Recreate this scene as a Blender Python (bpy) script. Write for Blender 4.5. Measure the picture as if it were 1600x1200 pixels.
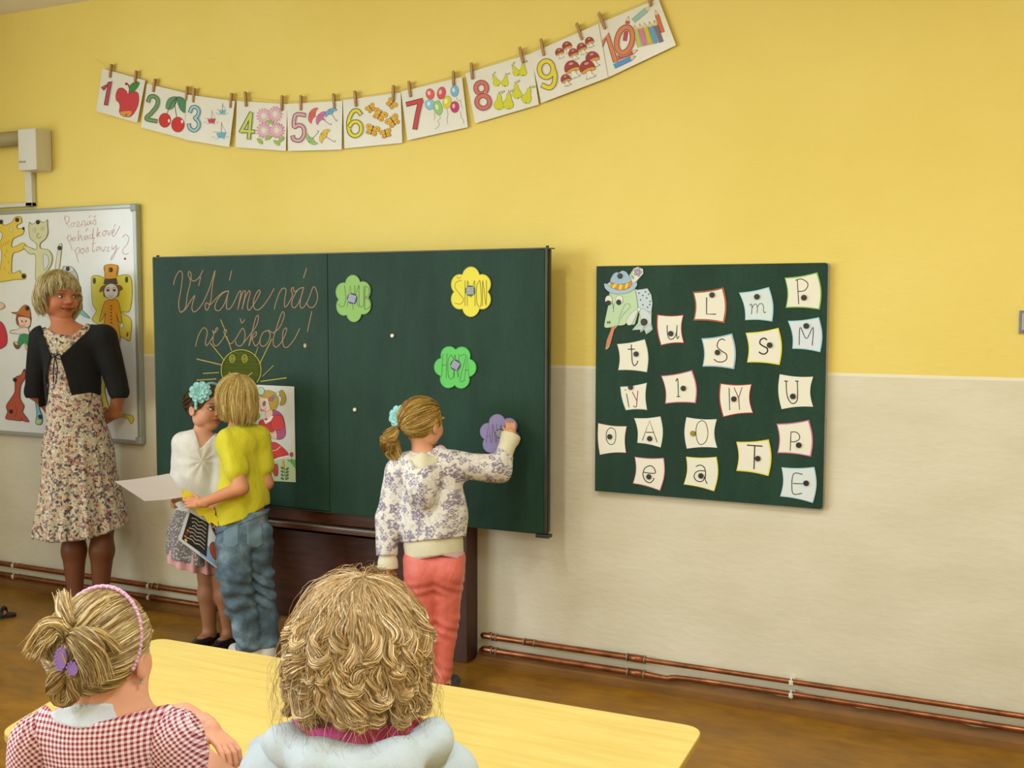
import bpy, bmesh, math, random
import numpy as np
from mathutils import Vector, Matrix
from mathutils.geometry import tessellate_polygon
random.seed(7); rng = np.random.default_rng(7)
for _o in list(bpy.data.objects): bpy.data.objects.remove(_o)
S = bpy.context.scene; COL = S.collection
# ------------------------------------------------------------------ camera
FPX = 1700.0; CAM = np.array([0, -4.2, 1.555])
_y, _p, _r = [math.radians(a) for a in (25.83, 4.077, .104)]
FW = np.array([-math.sin(_y)*math.cos(_p), math.cos(_y)*math.cos(_p), -math.sin(_p)])
_rt = np.cross(FW, [0, 0, 1]); _rt /= np.linalg.norm(_rt); _up = np.cross(_rt, FW)
RT = math.cos(_r)*_rt + math.sin(_r)*_up; UP = -math.sin(_r)*_rt + math.cos(_r)*_up
cd = bpy.data.cameras.new('camera'); cam = bpy.data.objects.new('camera', cd); COL.objects.link(cam)
M = Matrix.Identity(4)
for i in range(3): M[i][0] = RT[i]; M[i][1] = UP[i]; M[i][2] = -FW[i]; M[i][3] = CAM[i]
cam.matrix_world = M
cd.sensor_fit = 'HORIZONTAL'; cd.sensor_width = 36; cd.lens = FPX/1600*36; cd.clip_start = .05
S.camera = cam
# ------------------------------------------------------------------ world, light, exposure
S.view_settings.view_transform = 'Standard'; S.view_settings.look = 'None'
S.view_settings.gamma = 1; S.view_settings.use_curve_mapping = False
S.view_settings.exposure = 0.42
w = bpy.data.worlds.new('sky'); S.world = w; w.use_nodes = True
w.node_tree.nodes['Background'].inputs[0].default_value = (.75, .87, 1, 1)
w.node_tree.nodes['Background'].inputs[1].default_value = 1.0
XL, XR, YB, ZC = -5.75, 1.7, -8.2, 3.12
WINS = [(-1.35, -3.05), (-3.5, -5.2), (-5.65, -7.35)]
WZ = (.95, 2.85)
def area(name, loc, rot, sx, sy, power, col):
    l = bpy.data.lights.new(name, 'AREA'); l.shape = 'RECTANGLE'; l.size = sx; l.size_y = sy
    l.energy = power; l.color = col
    o = bpy.data.objects.new(name, l); COL.objects.link(o); o.location = loc; o.rotation_euler = rot
    return o
for (y0, y1), pw in zip(WINS, (20, 75, 95)):
    area('window_daylight', (XL-.05, (y0+y1)/2, sum(WZ)/2), (0, -math.pi/2, 0), 1.85, 1.6, pw, (.80, .91, 1))
TUBES = [(-2.0, -2.4), (-2.0, -5.4), (.1, -2.4), (.1, -5.4)]
for (x, y), p_ in zip(TUBES, (21, 21, 31, 31)):
    area('ceiling_lamp_light', (x, y, ZC-.115), (0, 0, 0), .16, 1.2, p_, (.93, .96, .98))

# ------------------------------------------------------------------ projection helpers
def Py(px, py, y):
    d = FW+RT*(px-800)/FPX-UP*(py-600)/FPX
    return CAM+d*(y-CAM[1])/d[1]
def Pz(px, py, z):
    d = FW+RT*(px-800)/FPX-UP*(py-600)/FPX
    return CAM+d*(z-CAM[2])/d[2]
def Pd(px, py, dep): return CAM+(FW+RT*(px-800)/FPX-UP*(py-600)/FPX)*dep
RH = np.array([math.cos(_y), math.sin(_y), 0]); FH = np.array([-math.sin(_y), math.cos(_y), 0]); ZU = np.array([0, 0, 1.])

# ------------------------------------------------------------------ materials
def s2l(c):
    c = np.array(c, float)/255
    return tuple(np.where(c <= .04045, c/12.92, ((c+.055)/1.055)**2.4))
class NT:
    def __init__(s, name):
        s.m = bpy.data.materials.new(name); s.m.use_nodes = True; s.t = s.m.node_tree; s.n = s.t.nodes
        s.b = s.n['Principled BSDF']
    def add(s, typ, **kw):
        n = s.n.new(typ)
        for k, v in kw.items():
            if k.startswith('i_'):
                k = k[2:]; k = int(k) if k.isdigit() else k.replace('_', ' ')
                n.inputs[k].default_value = v
            else: setattr(n, k, v)
        return n
    def link(s, a, b): s.t.links.new(a, b)
    def noise(s, scale, detail=3, vec=None, rough=.5):
        n = s.add('ShaderNodeTexNoise', i_Scale=scale, i_Detail=detail, i_Roughness=rough)
        if vec is not None: s.link(vec, n.inputs['Vector'])
        return n
    def ramp(s, fac, stops, interp='LINEAR'):
        r = s.add('ShaderNodeValToRGB'); e = r.color_ramp; e.interpolation = interp
        while len(e.elements) < len(stops): e.elements.new(.5)
        for el, (p, c) in zip(e.elements, stops): el.position = p; el.color = (*c[:3], 1)
        s.link(fac, r.inputs[0]); return r
    def coord(s, kind='Object', scale=None, rot=None):
        t = s.add('ShaderNodeTexCoord')
        if scale is None and rot is None: return t.outputs[kind]
        mp = s.add('ShaderNodeMapping')
        if scale is not None: mp.inputs['Scale'].default_value = scale
        if rot is not None: mp.inputs['Rotation'].default_value = rot
        s.link(t.outputs[kind], mp.inputs[0]); return mp.outputs[0]
    def bump(s, h, strength=.3, dist=.01):
        b = s.add('ShaderNodeBump', i_Strength=strength, i_Distance=dist)
        s.link(h, b.inputs['Height']); s.link(b.outputs[0], s.b.inputs['Normal']); return b
    def mix(s, fac, a, b, mode='MIX'):
        m = s.add('ShaderNodeMix', data_type='RGBA', blend_type=mode)
        for sock, v in ((m.inputs[0], fac), (m.inputs[6], a), (m.inputs[7], b)):
            if hasattr(v, 'is_output'): s.link(v, sock)
            else: sock.default_value = v if not isinstance(v, tuple) else (*v[:3], 1)
        return m.outputs[2]
    def math(s, op, a, b=0., c=None):
        m = s.add('ShaderNodeMath', operation=op)
        for i, v in enumerate((a, b, c)):
            if v is None: continue
            if hasattr(v, 'is_output'): s.link(v, m.inputs[i])
            else: m.inputs[i].default_value = v
        return m.outputs[0]
MATS = {}
def simple(name, col, rough=.5, metal=0, bump=None, var=0, spec=.5, sub=0):
    if name in MATS: return MATS[name]
    t = NT(name); t.b.inputs['Roughness'].default_value = rough; t.b.inputs['Metallic'].default_value = metal
    t.b.inputs['Specular IOR Level'].default_value = spec
    c = s2l(col)
    n = t.noise(9 if not bump else bump[0]*.3, 3, t.coord())
    v = max(var, .03)
    r = t.ramp(n.outputs[0], [(.25, tuple(x*(1-v) for x in c)), (.75, tuple(min(1, x*(1+v)) for x in c))])
    t.link(r.outputs[0], t.b.inputs['Base Color'])
    if bump:
        nb = t.noise(bump[0], 4, t.coord()); t.bump(nb.outputs[0], bump[1], bump[2] if len(bump) > 2 else .005)
    if sub: t.b.inputs['Subsurface Weight'].default_value = sub; t.b.inputs['Subsurface Radius'].default_value = (.02, .008, .005); t.b.inputs['Subsurface Scale'].default_value = .5
    MATS[name] = t.m; return t.m
def colattr(name, rough=.5, bump=None, sub=0, spec=.4, sheen=0, grain=0):
    if name in MATS: return MATS[name]
    t = NT(name); a = t.add('ShaderNodeAttribute', attribute_name='Col')
    t.b.inputs['Roughness'].default_value = rough; t.b.inputs['Specular IOR Level'].default_value = spec
    col = a.outputs['Color']
    if grain:
        n = t.noise(grain, 2, t.coord()); r = t.ramp(n.outputs[0], [(.35, (.72,)*3), (.6, (1, 1, 1))])
        col = t.mix(1.0, col, r.outputs[0], 'MULTIPLY')
    t.link(col, t.b.inputs['Base Color'])
    if bump:
        nb = t.noise(bump[0], 4, t.coord()); t.bump(nb.outputs[0], bump[1], bump[2] if len(bump) > 2 else .005)
    if sub: t.b.inputs['Subsurface Weight'].default_value = sub; t.b.inputs['Subsurface Radius'].default_value = (.02, .008, .005); t.b.inputs['Subsurface Scale'].default_value = .4
    MATS[name] = t.m; return t.m

# ------------------------------------------------------------------ object helpers
def tag(o, label=None, cat=None, group=None, kind=None):
    if label: o['label'] = label
    if cat: o['category'] = cat
    if group: o['group'] = group
    if kind: o['kind'] = kind
    return o
def empty(name, loc, label=None, cat=None, group=None):
    o = bpy.data.objects.new(name, None); COL.objects.link(o); o.location = tuple(loc); o.empty_display_size = .1
    return tag(o, label, cat, group)
def mesh_obj(name, verts, faces, mat, parent=None, loc=None, cols=None, smooth=False, mats=None, midx=None):
    """verts are WORLD coordinates; the object gets its origin at loc (or its parent's)"""
    V = np.asarray(verts, float)
    org = np.zeros(3)
    if parent is not None: org = root_loc(parent)
    if loc is not None: o_loc = np.array(loc, float)-org; org2 = np.array(loc, float)
    else: o_loc = np.zeros(3); org2 = org
    V = V-org2
    me = bpy.data.meshes.new(name)
    if isinstance(faces, np.ndarray):
        n, k = faces.shape
        me.vertices.add(len(V)); me.vertices.foreach_set('co', V.astype(np.float32).ravel())
        me.loops.add(n*k); me.loops.foreach_set('vertex_index', faces.astype(np.int32).ravel())
        me.polygons.add(n); me.polygons.foreach_set('loop_start', np.arange(0, n*k, k, dtype=np.int32))
        me.polygons.foreach_set('loop_total', np.full(n, k, dtype=np.int32))
        me.update(calc_edges=True)
    else:
        me.from_pydata(V.tolist(), [], faces); me.update()
    if cols is not None:
        a = me.attributes.new('Col', 'FLOAT_COLOR', 'POINT')
        C4 = np.ones((len(V), 4), np.float32); C4[:, :3] = cols; a.data.foreach_set('color', C4.ravel())
    if smooth: me.polygons.foreach_set('use_smooth', np.ones(len(me.polygons), bool))
    for m in (mats or [mat]): me.materials.append(m)
    if midx is not None: me.polygons.foreach_set('material_index', np.asarray(midx, np.int32))
    me.validate()
    o = bpy.data.objects.new(name, me); COL.objects.link(o)
    if parent is not None: o.parent = parent
    o.location = tuple(o_loc)
    return o
def root_loc(o):
    l = np.zeros(3)
    while o is not None: l = l+np.array(o.location); o = o.parent
    return l
class MB:
    """collects simple solids as one mesh"""
    def __init__(s): s.v = []; s.f = []; s.c = []
    def _add(s, v, f, c=None):
        b = len(s.v); s.v += [tuple(map(float, p)) for p in v]; s.f += [tuple(b+i for i in q) for q in f]
        s.c += [c or (1, 1, 1)]*len(v)
    def box(s, a, b, c=None, ch=0):
        x0, y0, z0 = [min(p, q) for p, q in zip(a, b)]; x1, y1, z1 = [max(p, q) for p, q in zip(a, b)]
        if ch:
            bm = bmesh.new(); bmesh.ops.create_cube(bm, size=1)
            for v in bm.verts: v.co = Vector(((x0+x1)/2+v.co.x*(x1-x0), (y0+y1)/2+v.co.y*(y1-y0), (z0+z1)/2+v.co.z*(z1-z0)))
            bmesh.ops.bevel(bm, geom=bm.edges[:], offset=ch, segments=2, affect='EDGES', profile=.5)
            bm.verts.index_update(); s._add([v.co for v in bm.verts], [[v.index for v in f.verts] for f in bm.faces], c); bm.free(); return s
        v = [(x0, y0, z0), (x1, y0, z0), (x1, y1, z0), (x0, y1, z0), (x0, y0, z1), (x1, y0, z1), (x1, y1, z1), (x0, y1, z1)]
        s._add(v, [(0, 3, 2, 1), (4, 5, 6, 7), (0, 1, 5, 4), (1, 2, 6, 5), (2, 3, 7, 6), (3, 0, 4, 7)], c); return s
    def tube(s, pts, r, n=12, c=None, caps=True):
        pts = [Vector(p) for p in pts]; rs = [float(q) for q in r] if hasattr(r, "__len__") else [float(r)]*len(pts)
        rings = []; prev = None
        for i, p in enumerate(pts):
            d = (pts[min(i+1, len(pts)-1)]-pts[max(i-1, 0)]).normalized()
            if prev is None:
                a = Vector((0, 0, 1)) if abs(d.z) < .9 else Vector((1, 0, 0)); a = (a-d*a.dot(d)).normalized()
            else: a = (prev-d*prev.dot(d)).normalized()
            prev = a; b = d.cross(a)
            rings.append([p+rs[i]*(a*math.cos(2*math.pi*k/n)+b*math.sin(2*math.pi*k/n)) for k in range(n)])
        v = [q for g in rings for q in g]; f = []
        for i in range(len(rings)-1):
            for k in range(n): f.append((i*n+k, i*n+(k+1) % n, (i+1)*n+(k+1) % n, (i+1)*n+k))
        if caps: f.append(tuple(range(n))[::-1]); f.append(tuple((len(rings)-1)*n+k for k in range(n)))
        s._add(v, f, c); return s
    def prism(s, poly, d, c=None):
        """poly: list of 3D points (coplanar), extruded by vector d"""
        n = len(poly); P = [Vector(p) for p in poly]; D = Vector(d)
        tr = tessellate_polygon([P])
        v = P+[p+D for p in P]; f = [tuple(t) for t in tr]+[tuple(i+n for i in reversed(t)) for t in tr]
        f += [(i, i+n, (i+1) % n+n, (i+1) % n) for i in range(n)]
        s._add(v, f, c); return s
    def build(s, name, mat, parent=None, loc=None, smooth=False, cols=False):
        bm = bmesh.new(); vs = [bm.verts.new(p) for p in s.v]; bm.verts.index_update()
        for q in s.f:
            try: bm.faces.new([vs[i] for i in q])
            except ValueError: pass
        bmesh.ops.recalc_face_normals(bm, faces=bm.faces)
        v = [tuple(x.co) for x in bm.verts]; f = [[x.index for x in q.verts] for q in bm.faces]; bm.free()
        o = mesh_obj(name, v, f, mat, parent, loc, cols=np.array(s.c) if cols else None)
        if smooth:
            o.data.polygons.foreach_set('use_smooth', np.ones(len(o.data.polygons), bool))
            md = None
        return o
def catmull(pts, n=6, closed=False):
    P = [np.array(p, float) for p in pts]
    if len(P) < 3 and not closed: return P
    out = []; m = len(P); rngi = range(m if closed else m-1)
    for i in rngi:
        if closed: a, b, c, d = P[(i-1) % m], P[i], P[(i+1) % m], P[(i+2) % m]
        else: a, b, c, d = P[max(i-1, 0)], P[i], P[i+1], P[min(i+2, m-1)]
        for k in range(n):
            t = k/n
            out.append(.5*((2*b)+(-a+c)*t+(2*a-5*b+4*c-d)*t*t+(-a+3*b-3*c+d)*t**3))
    if not closed: out.append(P[-1])
    return out
class Art:
    """flat print: coloured polygons and strokes in a crop's coordinates, laid on plane y"""
    def __init__(s, y, ox=0, oy=0, sc=1.0, to3=None):
        s.y = y; s.ox = ox; s.oy = oy; s.sc = sc; s.v = []; s.f = []; s.c = []; s.lay = 0; s.to3 = to3
    def P(s, p, e):
        if s.to3: return s.to3(p[0], p[1], e)
        q = Py(s.ox+p[0]/s.sc, s.oy+p[1]/s.sc, s.y); return (q[0], q[1]-e, q[2])
    def _e(s): s.lay += 1; return .0004+.00003*s.lay
    def poly(s, pts, col, smooth=False, e=None):
        if smooth: pts = catmull(pts, 5, True)
        e = e if e is not None else s._e()
        P = [Vector((p[0], p[1], 0)) for p in pts]; tr = tessellate_polygon([P])
        b = len(s.v); s.v += [s.P(p, e) for p in pts]; s.c += [s2l(col)]*len(pts)
        for t in tr: s.f.append(tuple(b+i for i in t))
        return s
    def stroke(s, pts, w, col, smooth=True, closed=False, e=None):
        if smooth and len(pts) > 2: pts = catmull(pts, 5, closed)
        pts = [np.array(p, float) for p in pts]
        if closed: pts = pts+[pts[0]]
        e = e if e is not None else s._e(); n = len(pts); L = []; R = []
        for i in range(n):
            d = pts[min(i+1, n-1)]-pts[max(i-1, 0)]
            if closed and i in (0, n-1): d = pts[1]-pts[-2]
            l = np.hypot(*d) or 1; nn = np.array([-d[1], d[0]])/l*w/2
            tp = d/l*w*.3 if (not closed and i in (0, n-1)) else 0
            q = pts[i]+(tp if i == n-1 else -tp if i == 0 else 0)
            L.append(q+nn); R.append(q-nn)
        b = len(s.v); s.v += [s.P(p, e+i*1.5e-6) for i, p in enumerate(L)]+[s.P(p, e+i*1.5e-6) for i, p in enumerate(R)]; s.c += [s2l(col)]*(2*n)
        for i in range(n-1): s.f.append((b+i, b+i+1, b+n+i+1, b+n+i))
        return s
    def ell(s, cx, cy, rx, ry, col, rot=0, n=20, out=None, ow=2):
        ca, sa = math.cos(rot), math.sin(rot)
        pts = [(cx+rx*math.cos(t)*ca-ry*math.sin(t)*sa, cy+rx*math.cos(t)*sa+ry*math.sin(t)*ca) for t in [2*math.pi*k/n for k in range(n)]]
        if col is not None: s.poly(pts, col)
        if out: s.stroke(pts, ow, out, smooth=False, closed=True)
        return s
    def shape(s, pts, col, out=(40, 40, 40), ow=2, smooth=True):
        s.poly(pts, col, smooth)
        if out: s.stroke(pts, ow, out, smooth, True)
        return s
    def build(s, name, parent, mat=None, loc=None):
        v = np.array(s.v); f = list(s.f)
        # make every face look towards the room (-y) when on a y plane
        if not s.to3:
            g = []
            for q in f:
                a, b, c = v[q[0]], v[q[1]], v[q[2]]
                g.append(q[::-1] if np.cross(b-a, c-a)[1] > 0 else q)
            f = g
        return mesh_obj(name, v, f, mat or colattr('print_ink', .55, spec=.3), parent, loc, cols=np.array(s.c))
def slab(name, pts2, y, th, mat, ox=0, oy=0, sc=1., parent=None, lab=None, cat=None, group=None, smooth=False, col=None, underlay=None):
    """a thin solid whose front is on plane y, outline in crop coordinates; origin at its centre"""
    if smooth: pts2 = catmull(pts2, 6, True)
    P = [Py(ox+p[0]/sc, oy+p[1]/sc, y) for p in pts2]
    m = MB(); m.prism(P, (0, th, 0))
    c = np.mean(P, axis=0)
    o = m.build(name, mat, parent, loc=c)
    tag(o, lab, cat, group); return o
# ------------------------------------------------------------------ signed-distance modelling of bodies and clothes
def nrm(v): v = np.asarray(v, float); return v/(np.linalg.norm(v)+1e-12)
def surface_nets(D, org, h):
    nx, ny, nz = D.shape; s = D < 0
    cnt = np.zeros((nx-1, ny-1, nz-1), np.int8)
    cs = [(i, j, k) for i in (0, 1) for j in (0, 1) for k in (0, 1)]
    sub = lambda A, o: A[o[0]:nx-1+o[0], o[1]:ny-1+o[1], o[2]:nz-1+o[2]]
    for o in cs: cnt += sub(s, o)
    act = (cnt > 0) & (cnt < 8); ii = np.argwhere(act); n = len(ii)
    idx = np.full(act.shape, -1, np.int64); idx[act] = np.arange(n)
    acc = np.zeros((n, 3)); num = np.zeros(n)
    val = {o: D[ii[:, 0]+o[0], ii[:, 1]+o[1], ii[:, 2]+o[2]] for o in cs}
    for a in cs:
        for ax in range(3):
            if a[ax]: continue
            b = list(a); b[ax] = 1; b = tuple(b)
            va, vb = val[a], val[b]; m = (va < 0) != (vb < 0)
            t = np.where(m, va/np.where(m, va-vb, 1), 0)
            p = np.tile(np.array(a, float), (n, 1)); p[:, ax] = t
            acc += p*m[:, None]; num += m
    V = (ii+acc/num[:, None])*h+org
    F = []
    for ax in range(3):
        A = [slice(1, -1)]*3; A[ax] = slice(0, -1); B = list(A); B[ax] = slice(1, None)
        sa, sb = s[tuple(A)], s[tuple(B)]; m = np.argwhere(sa != sb)
        if not len(m): continue
        off = np.ones(3, int); off[ax] = 0; q = m+off
        u, v = [(1, 2), (2, 0), (0, 1)][ax]; du = np.zeros(3, int); dv = np.zeros(3, int); du[u] = 1; dv[v] = 1
        g = lambda x: idx[x[:, 0], x[:, 1], x[:, 2]]
        quad = np.stack([g(q-du-dv), g(q-dv), g(q), g(q-du)], 1)
        fl = sa[tuple(m.T)]
        quad[~fl] = quad[~fl][:, ::-1]; F.append(quad)
    F = np.concatenate(F); F = F[(F >= 0).all(1)]
    return V, F
class Sdf:
    def __init__(s): s.p = []; s.posts = []
    def cap(s, a, b, ra, rb=None, k=.02, flat=None, sub=False):
        rb = ra if rb is None else rb; a = np.asarray(a, float); b = np.asarray(b, float); R = max(ra, rb)
        s.p.append(('c', a, b, ra, rb, k, flat, sub, np.minimum(a, b)-R, np.maximum(a, b)+R)); return s
    def chain(s, pts, rs, k=.02, flat=None):
        for i in range(len(pts)-1): s.cap(pts[i], pts[i+1], rs[i], rs[i+1], k, flat)
        return s
    def ell(s, c, r, R=None, k=.02, sub=False):
        c = np.asarray(c, float); r = np.asarray(r, float); R = np.eye(3) if R is None else R; m = r.max()
        s.p.append(('e', c, r, R, k, sub, c-m, c+m)); return s
    def mesh(s, h, pad=.02, zmin=None):
        # bounds from the additive primitives
        lo = np.min([p[-2] for p in s.p if not p[5 if p[0] == 'e' else 7]], axis=0)-pad
        hi = np.max([p[-1] for p in s.p if not p[5 if p[0] == 'e' else 7]], axis=0)+pad
        if zmin is not None: lo[2] = max(lo[2], zmin)
        n = np.ceil((hi-lo)/h).astype(int)+1
        ax = [(lo[i]+h*np.arange(n[i])).astype(np.float32) for i in range(3)]
        D = np.full(tuple(n), .3, np.float32)
        for p in s.p:
            k = p[4] if p[0] == 'e' else p[5]; sub = p[5] if p[0] == 'e' else p[7]
            m = k+3*h; i0 = np.maximum(np.floor((p[-2]-m-lo)/h).astype(int), 0); i1 = np.minimum(np.ceil((p[-1]+m-lo)/h).astype(int)+1, n)
            if (i1 <= i0).any(): continue
            X, Y, Z = np.meshgrid(*[ax[i][i0[i]:i1[i]] for i in range(3)], indexing='ij')
            P = np.stack([X, Y, Z], -1)
            if p[0] == 'c':
                _, a, b, ra, rb, k, flat, sub, *_x = p
                Q = P-a.astype(np.float32); ba = (b-a).astype(np.float32)
                t = np.clip((Q@ba)/max(float(ba@ba), 1e-9), 0, 1); Q = Q-t[..., None]*ba
                if flat is not None:
                    fd = nrm(flat[0]).astype(np.float32); Q = Q+(Q@fd)[..., None]*fd*(flat[1]-1)
                d = np.sqrt((Q*Q).sum(-1))-(ra+(rb-ra)*t)
                if flat is not None and flat[1] > 1: d = d/np.float32(1+(flat[1]-1)*.5)
            else:
                _, c, r, R, k, sub, *_x = p
                Q = (P-c.astype(np.float32))@R.T.astype(np.float32)
                k0 = np.sqrt(((Q/r)**2).sum(-1)); k1 = np.sqrt(((Q/(r*r))**2).sum(-1))+1e-9
                d = k0*(k0-1)/k1
            sl = tuple(slice(i0[i], i1[i]) for i in range(3)); E = D[sl]
            if sub:
                d = -d; hh = np.clip(.5-.5*(d-E)/k, 0, 1) if k > 0 else None
                # smooth max
                hh = np.clip(.5+.5*(d-E)/k, 0, 1); D[sl] = E*(1-hh)+d*hh+k*hh*(1-hh)
            else:
                hh = np.clip(.5+.5*(E-d)/k, 0, 1); D[sl] = E*(1-hh)+d*hh-k*hh*(1-hh)
        if s.posts:
            band = D < .08
            if True:
                ii = np.argwhere(band); P = (lo+ii*h); d = D[band]
                for fn in s.posts: d = fn(P, d)
                D[band] = d
        D = D.astype(np.float32)
        D[0] = D[-1] = 1; D[:, 0] = D[:, -1] = 1; D[:, :, 0] = D[:, :, -1] = 1
        return surface_nets(D, lo, h)
def merge(parts):
    V = []; F = []; b = 0; C = []
    for v, f, c in parts: V.append(v); F.append(f+b); C.append(np.broadcast_to(c, (len(v), 3))); b += len(v)
    return np.concatenate(V), np.concatenate(F), np.concatenate(C)
class HF:
    """head frame: centre, height and facing"""
    def __init__(s, c, H, face, up=(0, 0, 1)):
        s.c = np.array(c, float); s.H = H; f = nrm(face); u = nrm(np.array(up, float)); r = nrm(np.cross(f, u)); f = nrm(np.cross(u, r))
        s.R = np.stack([r, f, u])
    def __call__(s, x, y, z): return s.c+s.H*(np.array([x, y, z])@s.R)
    def inv(s, P): return ((P-s.c)@s.R.T)/s.H
def head_prims(S_, h, neck_to, neck_r, child=True, k=1.0):
    H = h.H; e = lambda c, r, kk=.05, sub=False: S_.ell(h(*c), np.array(r)*H, h.R, kk*H*k, sub)
    e((0, -.06, .12), (.365, .435, .375)); e((0, .08, -.1), (.30, .31, .35), .1)
    e((0, .19, -.37), (.15, .15, .11), .1)
    for s in (-1, 1):
        e((s*.17, .21, -.15), (.13, .13, .14), .1); e((s*.23, .02, -.26), (.09, .14, .12), .1)
        e((s*.155, .43, .02), (.08, .07, .055), .06, True)
        e((s*.15, .36, .1), (.12, .05, .03), .06)
        S_.ell(h(s*.375, -.03, -.05), np.array((.035, .085, .125))*H, h.R, .02*H)
        S_.ell(h(s*.405, .0, -.05), np.array((.025, .05, .08))*H, h.R, .02*H, True)
    S_.cap(h(0, .365, .04), h(0, .44, -.10), .028*H, .05*H, .05*H)
    for s in (-1, 1): S_.ell(h(s*.055, .40, -.115), np.array((.035, .045, .03))*H, h.R, .03*H)
    S_.ell(h(0, .37, -.225), np.array((.115, .05, .028))*H, h.R, .02*H)
    S_.ell(h(0, .36, -.272), np.array((.09, .05, .032))*H, h.R, .02*H)
    S_.ell(h(0, .425, -.247), np.array((.1, .03, .007))*H, h.R, .01*H, True)
    S_.cap(h(0, -.1, -.2), neck_to, neck_r*1.0, neck_r*1.12, .05*H*k)
def head_cols(P, h, base, lip=(178, 88, 78), brow=(120, 90, 60), hairline=None):
    b = np.array(s2l(base)); C = np.tile(b, (len(P), 1)); L = h.inv(P)
    x, y, z = L.T; hd = (np.abs(z) < .6) & (np.abs(x) < .5) & (y > .15)
    def put(m, c, a): C[m] = C[m]*(1-a)+np.array(s2l(c))*a
    put(hd & (((np.abs(x)-.2)/.12)**2+((z+.14)/.1)**2 < 1), (225, 130, 110), .22)
    put(hd & ((x/.12)**2+((z+.247)/.048)**2 < 1) & (y > .33), lip, .75)
    put(hd & (np.abs(z+.247) < .009) & (np.abs(x) < .1) & (y > .3), (90, 40, 35), .8)
    bz = .125-.35*(np.abs(x)-.15)**2*4
    put(hd & (np.abs(z-bz) < .016) & (np.abs(x) > .06) & (np.abs(x) < .25), brow, .7)
    put(hd & (((np.abs(x)-.155)/.09)**2+((z-.01)/.055)**2 < 1), (120, 80, 65), .35)
    return C
def eyes(h, parent, iris=(80, 110, 120), sz=1.0, lid=0.):
    for s in (-1, 1):
        c = h(s*.155, .352, .005); H = h.H; r = np.array((.066, .05, .030))*H*sz
        bm = bmesh.new(); bmesh.ops.create_uvsphere(bm, u_segments=20, v_segments=14, radius=1)
        v = np.array([tuple(x.co) for x in bm.verts]); f = [[x.index for x in q.verts] for q in bm.faces]; bm.free()
        C = np.tile(np.array(s2l((225, 220, 212))), (len(v), 1))
        d = np.hypot(v[:, 0], v[:, 2]*.55); front = v[:, 1] > 0
        C[(d < .52) & front] = s2l(iris); C[(d < .28) & front] = s2l((15, 12, 10)); C[(v[:, 2] > .5)] = s2l((70, 45, 35))
        W = c+(v*r)@h.R
        mesh_obj('eye', W, f, colattr('eye_surface', .12, spec=.6), parent, cols=C, smooth=True)
def hand_sdf(wrist, d, n, sd, L, curl=(.4, .5, .4), spread=.12, thumb=.7, wr=.02):
    """palm and five fingers; d towards the fingertips, n the way the palm faces, sd towards the thumb; L hand length"""
    s = Sdf(); wrist = np.array(wrist, float); d = nrm(d); n = nrm(n-np.dot(n, d)*d); sd = nrm(sd-np.dot(sd, d)*d-np.dot(sd, n)*n)
    pl = L*.5; fr = L*.048
    for t in (-1.05, -.35, .35, 1.0):
        s.cap(wrist+sd*t*L*.09+d*L*.06, wrist+d*pl+sd*t*L*.14, L*.085, L*.065, L*.05, flat=(n, 1.35))
    s.cap(wrist-d*L*.12, wrist+d*L*.1, wr, wr*.98, L*.06)
    for i, (t, ln) in enumerate(((1.0, .43), (.35, .48), (-.35, .45), (-1.05, .36))):
        b = wrist+d*pl*.97+sd*t*L*.142; a = 0; sp = spread*t; dirv = nrm(d+sd*sp); p = b; q0 = fr*1.05
        for j, fr_ in enumerate((.45, .32, .23)):
            a += curl[j]*(1+.12*(i-1)); q = p+(dirv*math.cos(a)+n*math.sin(a))*ln*L*fr_
            s.cap(p, q, q0, q0*.93, L*.012); q0 *= .93; p = q
    b = wrist+d*L*.12+sd*L*.11; a1 = nrm(d*.65+sd*thumb+n*.25); p = b+a1*L*.2; s.cap(b, p, L*.075, L*.058, L*.04)
    a2 = nrm(d*.85+sd*thumb*.45+n*.45); q = p+a2*L*.16; s.cap(p, q, L*.055, L*.05, L*.012); s.cap(q, q+nrm(a2+n*.2)*L*.12, L*.05, L*.042, L*.012)
    return s
def folds(freq, amp, axis=(0, 0, 1), warp=1., seed=0):
    r = np.random.default_rng(seed); K = r.normal(size=(4, 3))*freq; ph = r.uniform(0, 6.28, 4); A = np.asarray(axis, float)
    def fn(P, d):
        v = 0
        for i in range(4):
            k = K[i]*(1-.6*np.abs(A)); q = P@k+ph[i]; v = v+np.sin(q+warp*np.sin(P@K[(i+1) % 4]*.6+ph[(i+2) % 4]))
        return d+amp*v*.5
    return fn
def skin_body(name, root, sd, h, extra=(), cols=None, base=(225, 175, 150), step=.005, mat=None):
    V, F = sd.mesh(step*1.12); C = cols(V) if cols else np.tile(np.array(s2l(base)), (len(V), 1))
    parts = [(V, F, C)]
    for s2, st in extra:
        v, f = s2.mesh(st, .01); parts.append((v, f, np.array(s2l(base))))
    V, F, C = merge(parts)
    return mesh_obj(name, V, F, mat or colattr('skin', .5, (180, .08, .002), sub=.12, spec=.35), root, cols=C, smooth=True)
def cloth(name, root, sd, step, mat, cols=None, label=None):
    V, F = sd.mesh(step*1.2)
    o = mesh_obj(name, V, F, mat, root, smooth=True, cols=cols(V) if cols else None)
    if label: o['label'] = label
    return o

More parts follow.
